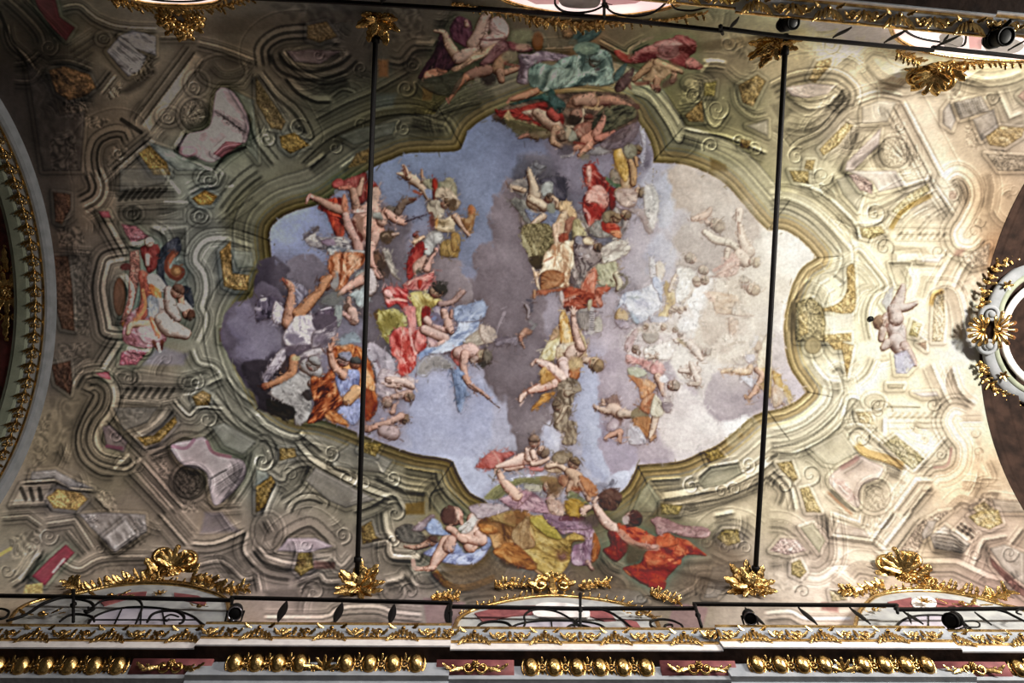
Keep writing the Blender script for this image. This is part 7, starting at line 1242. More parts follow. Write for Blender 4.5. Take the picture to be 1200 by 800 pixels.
FRESCO = paint_material()
def surface_objects():
    nx, nt_, nw = RES; xs = np.linspace(XL, XR, nx); th = np.linspace(0, math.pi, nt_)
    zw = np.concatenate([np.linspace(ZB, 9.6, 5)[:-1], np.linspace(9.6, ZS, nw)])[:-1]
    Y = np.concatenate([np.full(len(zw), AW), AW*np.cos(th), np.full(len(zw), -AW)]); Z = np.concatenate([zw, ZS+BW*np.sin(th), zw[::-1]])
    ny = len(Y); P = np.empty((ny, nx, 3), np.float32); P[..., 0] = xs[None]; P[..., 1] = Y[:, None]; P[..., 2] = Z[:, None]
    P = P.reshape(-1, 3); v = P-CAMP; zc = v@FF; px = 600+FPX*(v@RR)/zc; py = 400+FPX*(v@DD)/zc
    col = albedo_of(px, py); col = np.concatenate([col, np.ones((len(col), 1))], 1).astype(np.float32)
    i, j = np.meshgrid(np.arange(ny-1), np.arange(nx-1), indexing='ij'); a = (i*nx+j).ravel(); Q = np.stack([a, a+nx, a+nx+1, a+1], 1)
    fpx = px[Q].mean(1); fpy = py[Q].mean(1); ids = np.where((fpx >= 0) & (fpx < PW) & (fpy >= 0) & (fpy < PH), LAY[np.clip(fpy.astype(int), 0, PH-1), np.clip(fpx.astype(int), 0, PW-1)], 0)
    row = i.ravel(); ids = np.where(row < len(zw), -1, np.where(row >= ny-1-len(zw), -2, ids))
    def make(name, sel, parent, **kw):
        q = Q[sel]; used, inv = np.unique(q, return_inverse=True); inv = inv.reshape(q.shape)
        m = bpy.data.meshes.new(name); p = P[used]-(world(parent) if parent is not None else 0)
        m.vertices.add(len(used)); m.vertices.foreach_set('co', p.astype(np.float32).ravel())
        m.loops.add(inv.size); m.loops.foreach_set('vertex_index', inv.ravel().astype(np.int32)); m.polygons.add(len(q)); m.polygons.foreach_set('loop_start', np.arange(len(q), dtype=np.int32)*4); m.polygons.foreach_set('use_smooth', np.ones(len(q), bool))
        m.update(calc_edges=True)
        ca = m.color_attributes.new('pigment', 'FLOAT_COLOR', 'POINT'); ca.data.foreach_set('color', col[used].ravel()); m.materials.append(FRESCO)
        o = bpy.data.objects.new(name, m); COL.objects.link(o)
        if parent is not None: o.parent = parent
        tag(o, **kw); return o
    make('ceiling', ids == 0, None, kind='structure'); make('wall_front', ids == -1, None, kind='structure'); make('wall_back', ids == -2, None, kind='structure')
    root = thing('ceiling_fresco', 'large painted sky of saints and angels among clouds inside a curved painted frame', 'fresco', (.5, 0, ZS+BW))
    for k, (nm, lb) in PARTS.items():
        s = ids == k
        if not s.any(): continue
        if k in (40, 41):
            o = thing('painted_figure_group', lb, 'painting', (-6.5 if k == 40 else 7.5, 0, ZS+BW)); make(nm, s, o)
        else: make(nm, s, root, label=lb)
PARTS = {1: ('sky', 'blue and pale sky between the clouds'), 2: ('cloud_bank', 'mauve and grey painted clouds'),
 10: ('painted_angel', 'flying figure with red cloak and orange skirt'), 11: ('painted_figure', 'falling woman in white and plum drapery'), 12: ('painted_figure', 'grey shaded stooping figure'), 13: ('painted_angel', 'angel in blue with a flying orange mantle'),
 14: ('painted_cherub', 'group of small pink cherubs'), 15: ('painted_angel', 'winged angel in ochre diving down'), 16: ('painted_saint', 'saint in red and yellow robes'), 17: ('painted_boy', 'stooping boy with a staff and a blue veil'),
 20: ('painted_saint', 'falling figure in ivory cloth beside bare youths'), 21: ('painted_saint', 'armoured figure with a pale wing'), 22: ('painted_drapery', 'coral red cloak with books under it'), 23: ('painted_angel', 'bare armed angel in yellow drapery'), 24: ('painted_figure', 'brown grotesque figure tumbling down'),
 25: ('painted_cherub', 'faint cherubs in the grey cloud'), 26: ('painted_cherub', 'pale cherubs over the lower cloud'), 27: ('painted_angel', 'angel in rose and orange'), 28: ('painted_cherub', 'crowd of cherub heads and putti'), 29: ('painted_angel', 'figure in pale blue drapery'),
 30: ('painted_figure', 'faint figures in the bright glory'), 31: ('painted_angel', 'seated angel in pale yellow'), 32: ('painted_saint', 'seated saint in deep red'), 33: ('painted_figure', 'figures in gold and rose with a green branch'),
 40: ('painted_figure', 'painted group of figures with a coiled horn in the left niche'), 41: ('painted_angel', 'painted pale angel hovering in the niche on the right'),
 50: ('painted_figure', 'bare legged reclining man in plum cloth'), 51: ('painted_figure', 'woman wrapped in sea green drapery'), 52: ('painted_figure', 'crouching figure under a rose red cloak'), 53: ('painted_angel', 'angels and putti with a red cloth over the frame'),
 60: ('painted_boy', 'seated winged boy in pale blue cloth'), 61: ('painted_figure', 'woman in yellow and lilac robes seated on the frame'), 62: ('painted_figure', 'figure in blazing red robe reaching up')}
surface_objects()

obj('floor', MB().box((1, 0, -.1), (15, 4.7, .1)), STONE, None, False, 'structure')


# ---------------------------------------------------------------- cornices, railings, windows, gilding
X3 = (1, 0, 0)
def yfit(pts, z):
    P = np.array([on_z(x, y, z) for x, y in pts]); return np.polyfit(P[:, 0], P[:, 1], 1)
ZC = 10.6
FB = yfit([(100, 732), (400, 735.5), (700, 740), (950, 738), (1150, 738)], ZC); FT = yfit([(840, 6), (1000, 25), (1200, 41)], ZC)
YB = lambda x: FB[0]*x+FB[1]
YT = lambda x: FT[0]*x+FT[1]
def xat(px, py, z=ZC): return float(on_z(px, py, z)[0])
def cornice(name, yf, sg, segs, xr, orn, lbl):
    """sg=+1 bottom of the view, -1 top; segs: (x0, x1, forward step)"""
    def run(prof, close=True):
        mb = MB()
        for x0, x1, off in segs:
            mb.sweep([[(x, yf(x)+sg*(dy-off), z) for dy, z in prof] for x in (x0, x1)])
        return mb
    if sg > 0:
        main = obj(name, run([(.6, ZC+.03), (.012, ZC+.03), (.012, ZC-.03), (.02, ZC-.07), (.06, ZC-.13), (.10, ZC-.165), (.125, ZC-.17), (.125, ZC-.34), (.33, ZC-.34), (.33, ZC-.40), (.30, ZC-.43), (.335, ZC-.53), (.335, ZC-.55), (.335, ZC-.65), (.41, ZC-.65), (.47, ZC-.8), (.50, ZC-.86), (.50, ZC-1.9), (.6, ZC-1.9)]), BLUE, None, False, 'structure')
        fil = [[(.015, ZC+.035), (-.012, ZC+.035), (-.012, ZC+.005), (.015, ZC+.005)], [(.10, ZC-.155), (.085, ZC-.155), (.095, ZC-.18), (.125, ZC-.18)]]; fas = [(.13, ZC-.185), (.112, ZC-.185), (.112, ZC-.335), (.13, ZC-.335)]; bead = [(.42, ZC-.70), (.435, ZC-.70), (.452, ZC-.745), (.44, ZC-.75)]
    else:       # the opposite cornice overhangs more: almost everything in view is its underside
        main = obj(name, run([(.6, ZC+.03), (.012, ZC+.03), (.012, ZC-.02), (.21, ZC-.05), (.22, ZC-.055), (.22, ZC-.115), (.48, ZC-.12), (.50, ZC-.3), (.50, ZC-1.9), (.6, ZC-1.9)]), BLUE, None, False, 'structure')
        fil = [[(.015, ZC+.035), (-.012, ZC+.035), (-.012, ZC+.005), (.015, ZC+.005)], [(.18, ZC-.04), (.18, ZC-.065), (.215, ZC-.065), (.215, ZC-.04)]]; fas = [(.23, ZC-.062), (.212, ZC-.062), (.212, ZC-.11), (.23, ZC-.11)]; bead = [(.46, ZC-.12), (.455, ZC-.145), (.48, ZC-.15), (.485, ZC-.12)]
    for q_ in fil: obj('gilt_fillet', run(q_), GOLD, main, False)
    obj('white_fascia', run(fas), WHITE, main, False); obj('gilt_bead', run(bead), GOLD, main, False)
    obj('painted_shade_soffit', run([(.126, ZC-.342), (.326, ZC-.342), (.326, ZC-.36), (.126, ZC-.36)] if sg > 0 else [(.235, ZC-.118), (.47, ZC-.121), (.47, ZC-.135), (.235, ZC-.13)]), DARK, main, False, label='underside strip coloured dark brown for shade')  # dark strip puts the shade under the cornice into colour
    # carved gilt ornament, each piece by itself
    n = np.array([0, -sg*.80, -.60]) if sg > 0 else np.array([0, .15, -1.0]); f = Frame((0, 0, 0), n); n2 = np.array([0, -sg*.8, -.6]); f2 = Frame((0, 0, 0), n2)
    a = MB()
    for k in range(7): t = (k-3)/3; a.leaf(f, t*.11, -.07*(1-abs(t)), 90-t*34, .16, .03, .35, .5, 0)
    a.leaf(f, -.08, .06, 175, .17, .034, .2, .6, -.9); a.leaf(f, .08, .06, 5, .17, .034, .2, .6, .9); a.leaf(f, -.1, -.04, 190, .12, .03, .3, .6, .6); a.leaf(f, .1, -.04, -10, .12, .03, .3, .6, -.6); a.blob(f, 0, -.04, .02, .03)
    b = MB(); b.leaf(f, 0, -.06, 90, .15, .035, .4, .5)
    for s in (-1, 1): b.leaf(f, s*.03, -.03, 90-s*75, .17, .036, .3, .5, s*.8); b.leaf(f, s*.02, .0, 90-s*40, .13, .03, .3, .5, 0); b.scroll(f, s*.16, .01, .055, 1.2, s, 90, .017); b.leaf(f, s*.15, .05, 90-s*95, .15, .03, .3, .6, -s*.8)
    e = MB(); V = []
    e.blob(f2, 0, .02, .03, .13, .5, 12, 8, .092); e.tube([f2(.112*math.cos(t), .01+.155*math.sin(t), .01) for t in np.linspace(-.7, math.pi+.7, 14)], .016, 6)
    r = MB(); r.tube([f2(.042*math.cos(t), .02+.042*math.sin(t), .02) for t in np.linspace(0, 6.283, 14)], .016, 6); r.blob(f2, 0, .02, .02, .02); r.leaf(f2, 0, .06, 90, .09, .022, .3, .4); r.leaf(f2, 0, -.03, -90, .09, .022, .3, .4)
    p = MB(); 
    for k in range(5): p.leaf(f2, 0, .08, -90+(k-2)*38, .17, .034, .4, .5)
    for s in (-1, 1): p.leaf(f2, s*.05, .06, 90-s*100, .24, .035, .3, .4, s*.3); p.scroll(f2, s*.12, .1, .04, 1.1, s, 0, .014)
    q = MB(); q.scroll(f2, -.09, .02, .07, 1.2, 1, 0, .02); q.scroll(f2, .09, .02, .07, 1.2, -1, 180, .02); q.rose(f2, 0, -.02, .06, .02)
    for s in (-1, 1): q.leaf(f2, s*.12, .02, 90-s*80, .22, .04, .3, .4, s*.3); q.leaf(f2, s*.28, .05, 90-s*100, .16, .03, .3, .5, -s*.5); q.leaf(f2, s*.2, .06, 90-s*120, .12, .025, .3, .5)
    pl = MB(); pl.prism([(-.5, -.09), (.5, -.09), (.5, .12), (-.5, .12)], f2, -.02, .012)
    M_ = {k: v.mesh(k) for k, v in (('gilt_acanthus', a), ('gilt_palmette', b), ('gilt_egg', e), ('gilt_rosette', r), ('gilt_shell', p), ('gilt_scrollwork', q), ('soffit_panel', pl))}
    for m in M_.values(): bpyfix(m); m.polygons.foreach_set('use_smooth', [True]*len(m.polygons))
    def off(x):
        for x0, x1, o in segs:
            if x0 <= x < x1: return o
        return 0
    x = xr[0]; k = 0
    while x < xr[1]:
        inst('gilt_acanthus' if k % 2 == 0 else 'gilt_palmette', M_['gilt_acanthus' if k % 2 == 0 else 'gilt_palmette'], GOLD, main, (x, yf(x)+sg*((.05 if sg > 0 else .1)-off(x)), ZC-(.09 if sg > 0 else .045))); x += .475; k += 1
    for kind, px0, px1 in orn:
        if kind == 'e':
            x0 = xat(px0, 778, ZC-.45); x1 = xat(px1, 778, ZC-.45); c = max(1, round((x1-x0)/.29)); 
            for i in range(c+1):
                x = x0+(x1-x0)*i/c; inst('gilt_egg', M_['gilt_egg'], GOLD, main, (x, yf(x)+sg*(.285-off(x)), ZC-.45))
                if i < c: x += (x1-x0)/c/2; inst('gilt_rosette', M_['gilt_rosette'], GOLD, main, (x, yf(x)+sg*(.285-off(x)), ZC-.45))
        else:
            x = xat((px0+px1)/2, 780, ZC-.45)
            if kind == 'p':
                inst('soffit_panel', M_['soffit_panel'], PINK, main, (x, yf(x)+sg*(.28-off(x)), ZC-.47), label='dark red panel'); inst('gilt_scrollwork', M_['gilt_scrollwork'], GOLD, main, (x, yf(x)+sg*(.262-off(x)), ZC-.48))
            else: inst('gilt_shell', M_['gilt_shell'], GOLD, main, (x, yf(x)+sg*(.285-off(x)), ZC-.47))
    return main
b0, b1, b2, b3 = xat(241, 745), xat(529, 745), xat(838, 745), xat(1107, 745)
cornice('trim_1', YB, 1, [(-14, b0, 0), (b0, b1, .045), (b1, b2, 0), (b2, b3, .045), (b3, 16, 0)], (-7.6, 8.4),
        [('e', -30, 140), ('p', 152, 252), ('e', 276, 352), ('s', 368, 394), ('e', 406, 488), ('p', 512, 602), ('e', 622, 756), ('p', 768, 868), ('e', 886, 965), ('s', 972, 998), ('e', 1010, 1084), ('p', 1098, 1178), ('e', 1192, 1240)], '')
t0, t1 = xat(560, -8), xat(862, 15)
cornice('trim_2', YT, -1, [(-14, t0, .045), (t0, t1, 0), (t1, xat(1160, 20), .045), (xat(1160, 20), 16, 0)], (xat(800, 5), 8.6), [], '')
# ---- iron railings
def rp(px, py, top=False, dy=.03):
    yf = YT if top else YB; sg = -1 if top else 1; y = yf(0)
    for _ in range(3): P = on_y(px, py, y); y = yf(P[0])+sg*dy
    return on_y(px, py, y)
def railing(label, bars, posts=(), blades=(), curves=(), knots=(), top=False, dy=.03, group='iron railings on the cornices'):
    c = np.mean([rp(*p, top=top, dy=dy) for p in bars[0]], 0); t = thing('iron_railing', label, 'railing', c)
    for b in bars:
        P = [rp(*p, top=top, dy=dy) for p in b]; obj('top_rail', MB().sweep([[p+np.array([0, i*.022, j*.026]) for i, j in ((-1, -1), (1, -1), (1, 1), (-1, 1))] for p in P]), IRON, t, False)
    for (x0, y0), (x1, y1) in posts:
        A, B_ = rp(x0, y0, top=top, dy=dy), rp(x1, y1, top=top, dy=dy); m = MB().tube([A, A*.93+B_*.07, A*.85+B_*.15, B_], [.012, .034, .024, .024], 6); m.tube([A*.5+B_*.5+np.array([0, 0, .03]), A*.5+B_*.5-np.array([0, 0, .03])], .036, 6); obj('post', m, IRON, t)
    for (x0, y0), (x1, y1), w in blades:
        A, B_ = rp(x0, y0, top=top, dy=dy), rp(x1, y1, top=top, dy=dy); d = (B_-A)/np.linalg.norm(B_-A); s = np.cross(d, [0, 1.0, 0]); s /= np.linalg.norm(s); k = w*.0113/2
        V = []; n = 8
        for i in range(n+1):
            q = i/n; h = k*(.18+.82*math.sin(math.pi*q)); o = A+(B_-A)*q; V.append([o+s*h, o+np.array([0, .014, 0]), o-s*h, o-np.array([0, .014, 0])])
        obj('baluster', MB().sweep(V), IRON, t, False)
    for cpx, r in curves:
        P = spline(np.array([rp(*p, top=top, dy=dy) for p in cpx]), 6); obj('scroll_bar', MB().tube(P, [r*(.75+.25*math.sin(math.pi*i/(len(P)-1))) for i in range(len(P))], 6), IRON, t)
    for x, y, w in knots:
        P = rp(x, y, top=top, dy=dy); f = Frame(P, (0, 1 if top else -1, 0)); m = MB()
        for k in range(5): m.leaf(f, 0, 0, k*72+20, w*.011, .02, .3, .4)
        obj('leaf_knot', m, IRON, t)
    return t
def Tp(ox, oy, pts): return [(ox+x/4, oy+y/4) for x, y in pts]
railing('black scrolled iron railing along the lower left cornice under the crowned gilt crest', [[(-60, 697), (86, 699), (271, 703)]], [((86, 690), (86, 728))], [],
        [(Tp(0, 600, [(30, 510), (120, 480), (200, 430), (280, 402), (345, 398)]), .026), (Tp(0, 600, [(-60, 470), (0, 452), (40, 465), (30, 490), (0, 500), (-20, 490)]), .018), (Tp(0, 600, [(280, 512), (320, 485), (370, 478), (430, 490), (442, 512)]), .02), (Tp(0, 600, [(400, 465), (440, 440), (480, 415), (560, 404), (640, 408), (666, 440), (650, 490), (636, 522)]), .018),
         (Tp(0, 600, [(690, 515), (715, 478), (770, 462), (830, 465), (862, 490), (855, 515), (838, 522)]), .022), (Tp(0, 600, [(838, 490), (800, 480), (770, 495), (780, 510), (792, 500)]), .015), (Tp(0, 600, [(345, 405), (420, 420), (440, 450), (410, 470), (395, 462)]), .022)], [(104, 715, 8)])
railing('black iron railing with flat oval balusters at the left rod anchor on the lower cornice', [[(270, 700), (400, 703), (530, 706.5)]], [((272, 700), (271, 730)), ((528, 706), (528, 732))], [((336, 704), (326, 728), 11), ((401, 706), (392, 730), 11), ((462, 708), (457, 731), 10), ((525, 708), (525, 733), 10)], dy=-.02)
railing('black scrolled iron railing in the middle of the lower cornice below the seated painted woman', [[(528, 710.5), (680, 713), (814, 712.5)]], [((680, 694), (680, 737))], [],
        [(Tp(300, 600, [(1032, 548), (1055, 522), (1110, 512), (1170, 518), (1198, 540), (1190, 556)]), .022), (Tp(300, 600, [(1120, 540), (1100, 540), (1098, 552), (1112, 556)]), .015), (Tp(600, 600, [(45, 552), (62, 520), (58, 485), (90, 460), (150, 455), (220, 470), (290, 510), (310, 525)]), .018), (Tp(600, 600, [(250, 548), (275, 530), (310, 528), (350, 535), (390, 550)]), .02),
         (Tp(600, 600, [(320, 455), (390, 452), (450, 465), (510, 500), (560, 540), (605, 552)]), .02), (Tp(600, 600, [(750, 545), (750, 528), (722, 528), (715, 543), (735, 550), (690, 548), (655, 535), (650, 515), (680, 503), (740, 505), (790, 525), (802, 542)]), .02)], [(674, 728, 7), (677, 733, 6)])
railing('black iron railing with slanting balusters at the right rod anchor on the lower cornice', [[(812, 707.5), (930, 708.5), (1052, 709)]], [((814, 708), (822, 734)), ((1050, 709), (1052, 718))], [((935, 711), (958, 732), 9), ((995, 711), (1020, 731), 9), ((873, 712), (898, 734), 8)], dy=-.02)
railing('black iron railing with curled bars at the far right end of the lower cornice', [[(1050, 714), (1120, 713.5), (1290, 712)]], [], [((1058, 716), (1082, 731), 9), ((1064, 718), (1068, 731), 4), ((1142, 717), (1162, 732), 6)], [(Tp(900, 600, [(1040, 450), (1110, 466), (1160, 490), (1220, 520)]), .022), (Tp(900, 600, [(1230, 455), (1180, 455), (1165, 470), (1190, 480)]), .016)])
railing('black iron rail along the upper left cornice ending above the plum clad painted man', [[(210, -6), (400, 2.5), (564, 12)]], [], [((452, -8), (447, 4), 8)], top=True, dy=-.02)
railing('black scrolled iron railing in the middle of the upper cornice before a bright window', [[(560, 9.5), (700, 20), (845, 36)]], [((708, -10), (708, 20))], [], [(Tp(600, 0, [(205, -20), (203, 20), (240, 52), (310, 60), (380, 50), (432, 25)]), .018), (Tp(600, 0, [(440, 32), (480, 62), (560, 76), (640, 66), (690, 40), (730, 5)]), .018), (Tp(600, 0, [(745, 15), (770, 42), (840, 50), (900, 38), (940, 30)]), .015)], [(710, 4, 8)], True)
railing('black iron railing with slanting balusters above the upper right rod anchor', [[(843, 33), (920, 43), (1094, 59)]], [((844, 30), (847, 40))], [((976, 44), (998, 32), 9), ((1036, 50), (1064, 34), 9), ((855, 34), (866, 20), 6)], [], [], True, -.02)
railing('black iron railing at the far upper right before the bright pink window', [[(1092, 55.5), (1200, 67), (1280, 75)]], [], [((1094, 56), (1126, 41), 9), ((1105, 50), (1112, 40), 4), ((1181, 59), (1204, 46), 5)], [], [], True)
# ---- spotlights clamped to the cornices
def spotlight(px, py, dirpx, label, top=False, r=.085, L=.3, shine=None):
    P = rp(px, py, top, -.06); A = P; c = CAMP-P; c /= np.linalg.norm(c); tgt = rp(px+dirpx[0], py+dirpx[1], top, -.06); ax = (tgt-P); ax = ax/np.linalg.norm(ax)*.75+c*.66; ax /= np.linalg.norm(ax)
    t = thing('spotlight', label, 'spotlight', P)
    u = np.cross(ax, [1.0, 0, 0]); u /= np.linalg.norm(u); v = np.cross(ax, u)
    ring = lambda d, q, n=20: [P+ax*d+q*(math.cos(2*math.pi*i/n)*u+math.sin(2*math.pi*i/n)*v) for i in range(n)]
    obj('housing', MB().sweep([ring(-L*.5, r*.55), ring(-L*.48, r*.8), ring(-L*.3, r*.98), ring(L*.35, r), ring(L*.36, r*1.1), ring(L*.5, r*1.12), ring(L*.5, r*.98), ring(L*.42, r*.95)]), shine or BLACK, t)
    obj('lens', MB().sweep([ring(L*.44, r*.95), ring(L*.47, r*.7), ring(L*.485, r*.3), ring(L*.49, .005)]), LENS, t)
    w = np.array([1.0, 0, 0]); m = MB().tube([P+w*r*1.3, P+w*r*1.3+np.array([0, 0, .02]), P+w*r*1.25+np.array([0, (-1 if top else 1)*.1, -.1]), P-w*r*1.25+np.array([0, (-1 if top else 1)*.1, -.1]), P-w*r*1.3+np.array([0, 0, .02]), P-w*r*1.3], .016, 6); obj('yoke', m, IRON, t)
    b = P+np.array([0, (-1 if top else 1)*.1, -.1]); obj('clamp', MB().tube([b, b+np.array([0, (-1 if top else 1)*.04, -.14])], .03, 8), IRON, t)
    k = MB()
    for i in range(4): d = -L*.3+.03*i; k.sweep([ring(d, r*1.02), ring(d, r*1.1), ring(d+.012, r*1.1), ring(d+.012, r*1.02)])
    obj('cooling_fins', k, BLACK, t)
    return t
SHEEN = material('grey_metal_housing', '77747a', .25, .8)
spotlight(276, 716, (-3, 10), 'spotlight with a shiny grey housing at the left breakfront of the lower cornice', shine=SHEEN)
spotlight(878, 722, (5, 9), 'dark spotlight on the lower cornice beside the right rod anchor', r=.08, shine=material('dark_grey_housing', '3c3a3e', .3, .6))
spotlight(1117, 726, (-10, 3), 'black spotlight at the far right of the lower cornice below the gilt crest', r=.1, L=.26)
spotlight(922, 28, (9, -2), 'black spotlight on the upper cornice above the right gilt leaf anchor', True, .085)
spotlight(1168, 45, (9, -2), 'large black spotlight in front of the bright pink upper right window', True, .11, .34)
# lamp cable
tag(obj('lamp_cable', MB().tube(spline(np.array([rp(*p, dy=-.05) for p in Tp(900, 600, [(915, 512), (960, 508), (990, 520), (985, 538), (930, 538), (900, 545)])]), 6), .012, 6), BLACK), None, 'short black cable looping beside the far right lower spotlight', 'cable')
# ---- tie rods
def rod(a, b, label, collars):
    A, B_ = on_vault(*a), on_vault(*b); A = A*1.0; t = thing('tie_rod', label, 'tie rod', (A+B_)/2)
    obj('rod', MB().tube([A+(B_-A)*k/12-np.array([0, 0, .03*math.sin(math.pi*k/12)]) for k in range(13)], .042, 8), IRON, t)
    for q in collars: m = A+(B_-A)*q; d = (B_-A)/np.linalg.norm(B_-A); obj('collar', MB().tube([m-d*.05, m-d*.04, m+d*.04, m+d*.05], [.045, .065, .065, .045], 8), IRON, t)
rod((418, 690), (441, 22), 'left black iron tie rod spanning the vault across the red robed painted figures', (.055, .965)); rod((884, 690), (921, 40), 'right black iron tie rod spanning the vault by the bright end of the painted sky', (.04, .97))
# ---- gilded leaf anchors where the rods meet the walls
def anchor(px, py, leaves, label, k=1.0):
    f = mount(px, py, .6, .02); s = f.s*k; t = thing('gilded_anchor_rosette', label, 'gilded ornament', f.o)
    rs = np.random.RandomState(int(px)); small = [(a+rs.uniform(-9, 9), L*rs.uniform(.4, .62), W*.95) for a, L, W in leaves]
    for i, (ang, L, W) in enumerate([(a, L*.9, W*1.05) for a, L, W in leaves]+small):
        m = MB(); m.leaf(f, math.cos(math.radians(ang))*3*s, math.sin(math.radians(ang))*3*s, ang, L*s, W*s, .34, .6, .35*(1 if i % 2 else -1), .02+.04*(i % 3)+(.07 if i >= len(leaves) else 0), 4); obj('gilt_leaf', m, GOLD, t)
    m = MB(); m.rose(f, 0, 0, 6*s, .06); obj('boss', m, GOLD, t); 
    m = MB(); m.scroll(f, -9*s, 6*s, 6*s, 1.2, 1, -90, 1.5*s); m.scroll(f, 9*s, 6*s, 6*s, 1.2, -1, -90, 1.5*s); obj('scroll', m, GOLD, t); return t
anchor(420, 692, [(-175, 24, 4), (-160, 26, 4.5), (-135, 26, 5), (-108, 30, 5), (-84, 32, 5), (-62, 30, 5), (-40, 28, 5), (-22, 28, 4.5), (-5, 24, 4), (-120, 18, 5), (-95, 20, 5), (-70, 18, 5), (-45, 16, 5), (150, 22, 4), (165, 26, 4), (30, 22, 4), (15, 26, 4), (60, 14, 4), (120, 14, 4)], 'gilded leaf rosette where the left rod meets the lower wall')
anchor(879, 692, [(-178, 24, 4), (-165, 26, 5), (-148, 27, 5), (-130, 28, 5), (-112, 30, 5), (-95, 27, 5), (-75, 26, 5), (-55, 24, 5), (-38, 26, 5), (-18, 26, 5), (0, 22, 4), (-140, 18, 5), (-118, 19, 5), (-90, 17, 5), (-60, 16, 5), (150, 20, 4), (30, 22, 4), (12, 26, 4), (90, 14, 4)], 'gilded leaf rosette where the right rod meets the lower wall')
anchor(443, 18, [(175, 22, 4), (155, 24, 4.5), (130, 24, 5), (108, 26, 5), (85, 27, 5), (62, 24, 5), (40, 22, 5), (20, 24, 4), (2, 20, 4), (120, 16, 5), (95, 17, 5), (65, 15, 5), (-160, 16, 4), (-20, 16, 4)], 'gilded leaf rosette where the left rod meets the upper wall')
anchor(911, 46, [(178, 26, 4), (165, 28, 5), (150, 29, 5), (135, 30, 5), (118, 28, 5), (100, 22, 5), (78, 18, 5), (40, 18, 4), (10, 20, 4), (140, 20, 5), (160, 19, 5), (115, 18, 5), (-10, 22, 4), (-30, 24, 4)], 'gilded leaf rosette where the right rod meets the upper wall')
# ---- windows with stucco surrounds
def plate(pts, y, t, sm=False):
    P = [on_y(px, py, y) for px, py in (spline(np.array(pts, float), 5, True) if sm else pts)]; n = len(P); d = np.array([0, t*math.copysign(1, y), 0])
    return MB().add(P+[p+d for p in P], [tuple(range(n)), tuple(range(n, 2*n))[::-1]]+[(i, (i+1) % n, n+(i+1) % n, n+i) for i in range(n)])
def yline(pts, y, r, n=6): return MB().tube(spline(np.array([on_y(px, py, y) for px, py in pts]), 6), r, n)
def window(name, outline, y, panels, glass, bars, white=(), glassmat=None, edge=.035, surround=None, panelmat=None):
    sg = math.copysign(1, y); w = obj(name, plate(outline, y, .09), surround or STUC, None, False, 'structure')
    obj('gilt_frame', yline(outline, y-sg*.01, edge), GOLD, w)
    for p in panels: obj('red_panel', plate(p, y-sg*.02, .03), panelmat or PINK, w, False)
    for p in white: obj('medallion', plate(p, y-sg*.035, .05, True), WHITE, w, False)
    g = obj('glazing', plate(glass, y-sg*.012, .02), glassmat or GLASS, w, False); obj('glazing_frame', yline(glass+glass[:1], y-sg*.02, .018), IRON, w)
    for b in bars: obj('glazing_bar', yline(b, y-sg*.02, .012), IRON, w)
    return w
yb = 4.40
window('window_1', [(8, 745), (14, 722), (28, 710), (52, 702), (90, 695.5), (130, 687), (172, 683.5), (215, 686), (248, 694), (263, 701), (268, 712), (270, 745)], yb, [[(116, 703), (140, 695), (172, 692.5), (170, 699), (145, 702), (122, 709)], [(204, 694), (232, 697.5), (242, 703), (240, 709), (222, 704), (205, 701)]],
       [(98, 745), (106, 727), (120, 718), (142, 712.5), (165, 711), (192, 713), (216, 718), (232, 727), (238, 745)], [[(143, 712.5), (130, 740)], [(166, 711), (164, 740)], [(190, 713), (194, 740)], [(104, 726), (232, 726)]])
window('window_2', [(531, 750), (534, 732), (541, 722), (560, 712.5), (600, 703), (645, 698), (690, 701), (728, 707), (750, 715), (768, 726), (776, 750)], yb, [[(556, 718), (590, 709.5), (632, 709), (628, 719), (600, 721), (566, 728)], [(682, 714), (712, 714), (722, 726), (708, 727), (690, 721)], [(728, 724), (746, 728), (756, 742), (738, 738)]],
       [(594, 750), (600, 735), (618, 729), (650, 727), (690, 729), (708, 735), (716, 750)], [[(646, 727), (648, 745)], [(672, 728), (676, 745)]], [[(634, 706), (682, 709), (690, 722), (660, 725), (626, 720)]])
window('window_3', [(1000, 750), (1004, 725), (1012, 711), (1028, 698), (1060, 692.5), (1100, 693), (1140, 699.5), (1176, 709), (1200, 715), (1216, 726), (1222, 750)], yb, [[(1040, 705), (1068, 699.5), (1070, 711), (1048, 711)], [(1096, 700.5), (1125, 703.5), (1152, 711), (1098, 712)]],
       [(1046, 750), (1052, 732), (1066, 723), (1088, 720.5), (1112, 722), (1130, 730), (1138, 750)], [[(1088, 720), (1088, 742)]], [[(1068, 705), (1076, 699), (1090, 699), (1098, 706), (1090, 713), (1074, 712)]])
SUN = glow('bright_daylit_glass', 'fff4ea', 2.2, 'ffe4e4', 2); SUNP = glow('glowing_plaster', 'fff2ea', 1.0, 'f6d8d6', 2); ROSY = glow('glowing_rosy_plaster', 'e8b4b0', .55, 'dca4a4', 3)  # plaster emits by itself to stand for daylight falling on it
window('window_4', [(130, -34), (146, -8), (166, 2.5), (205, 6), (243, 4.5), (262, -3), (278, -34)], -yb, [], [(150, -34), (156, -9), (175, -1.5), (205, 1.5), (236, 0), (254, -8), (262, -34)], [], (), SUN, surround=SUNP, panelmat=ROSY)
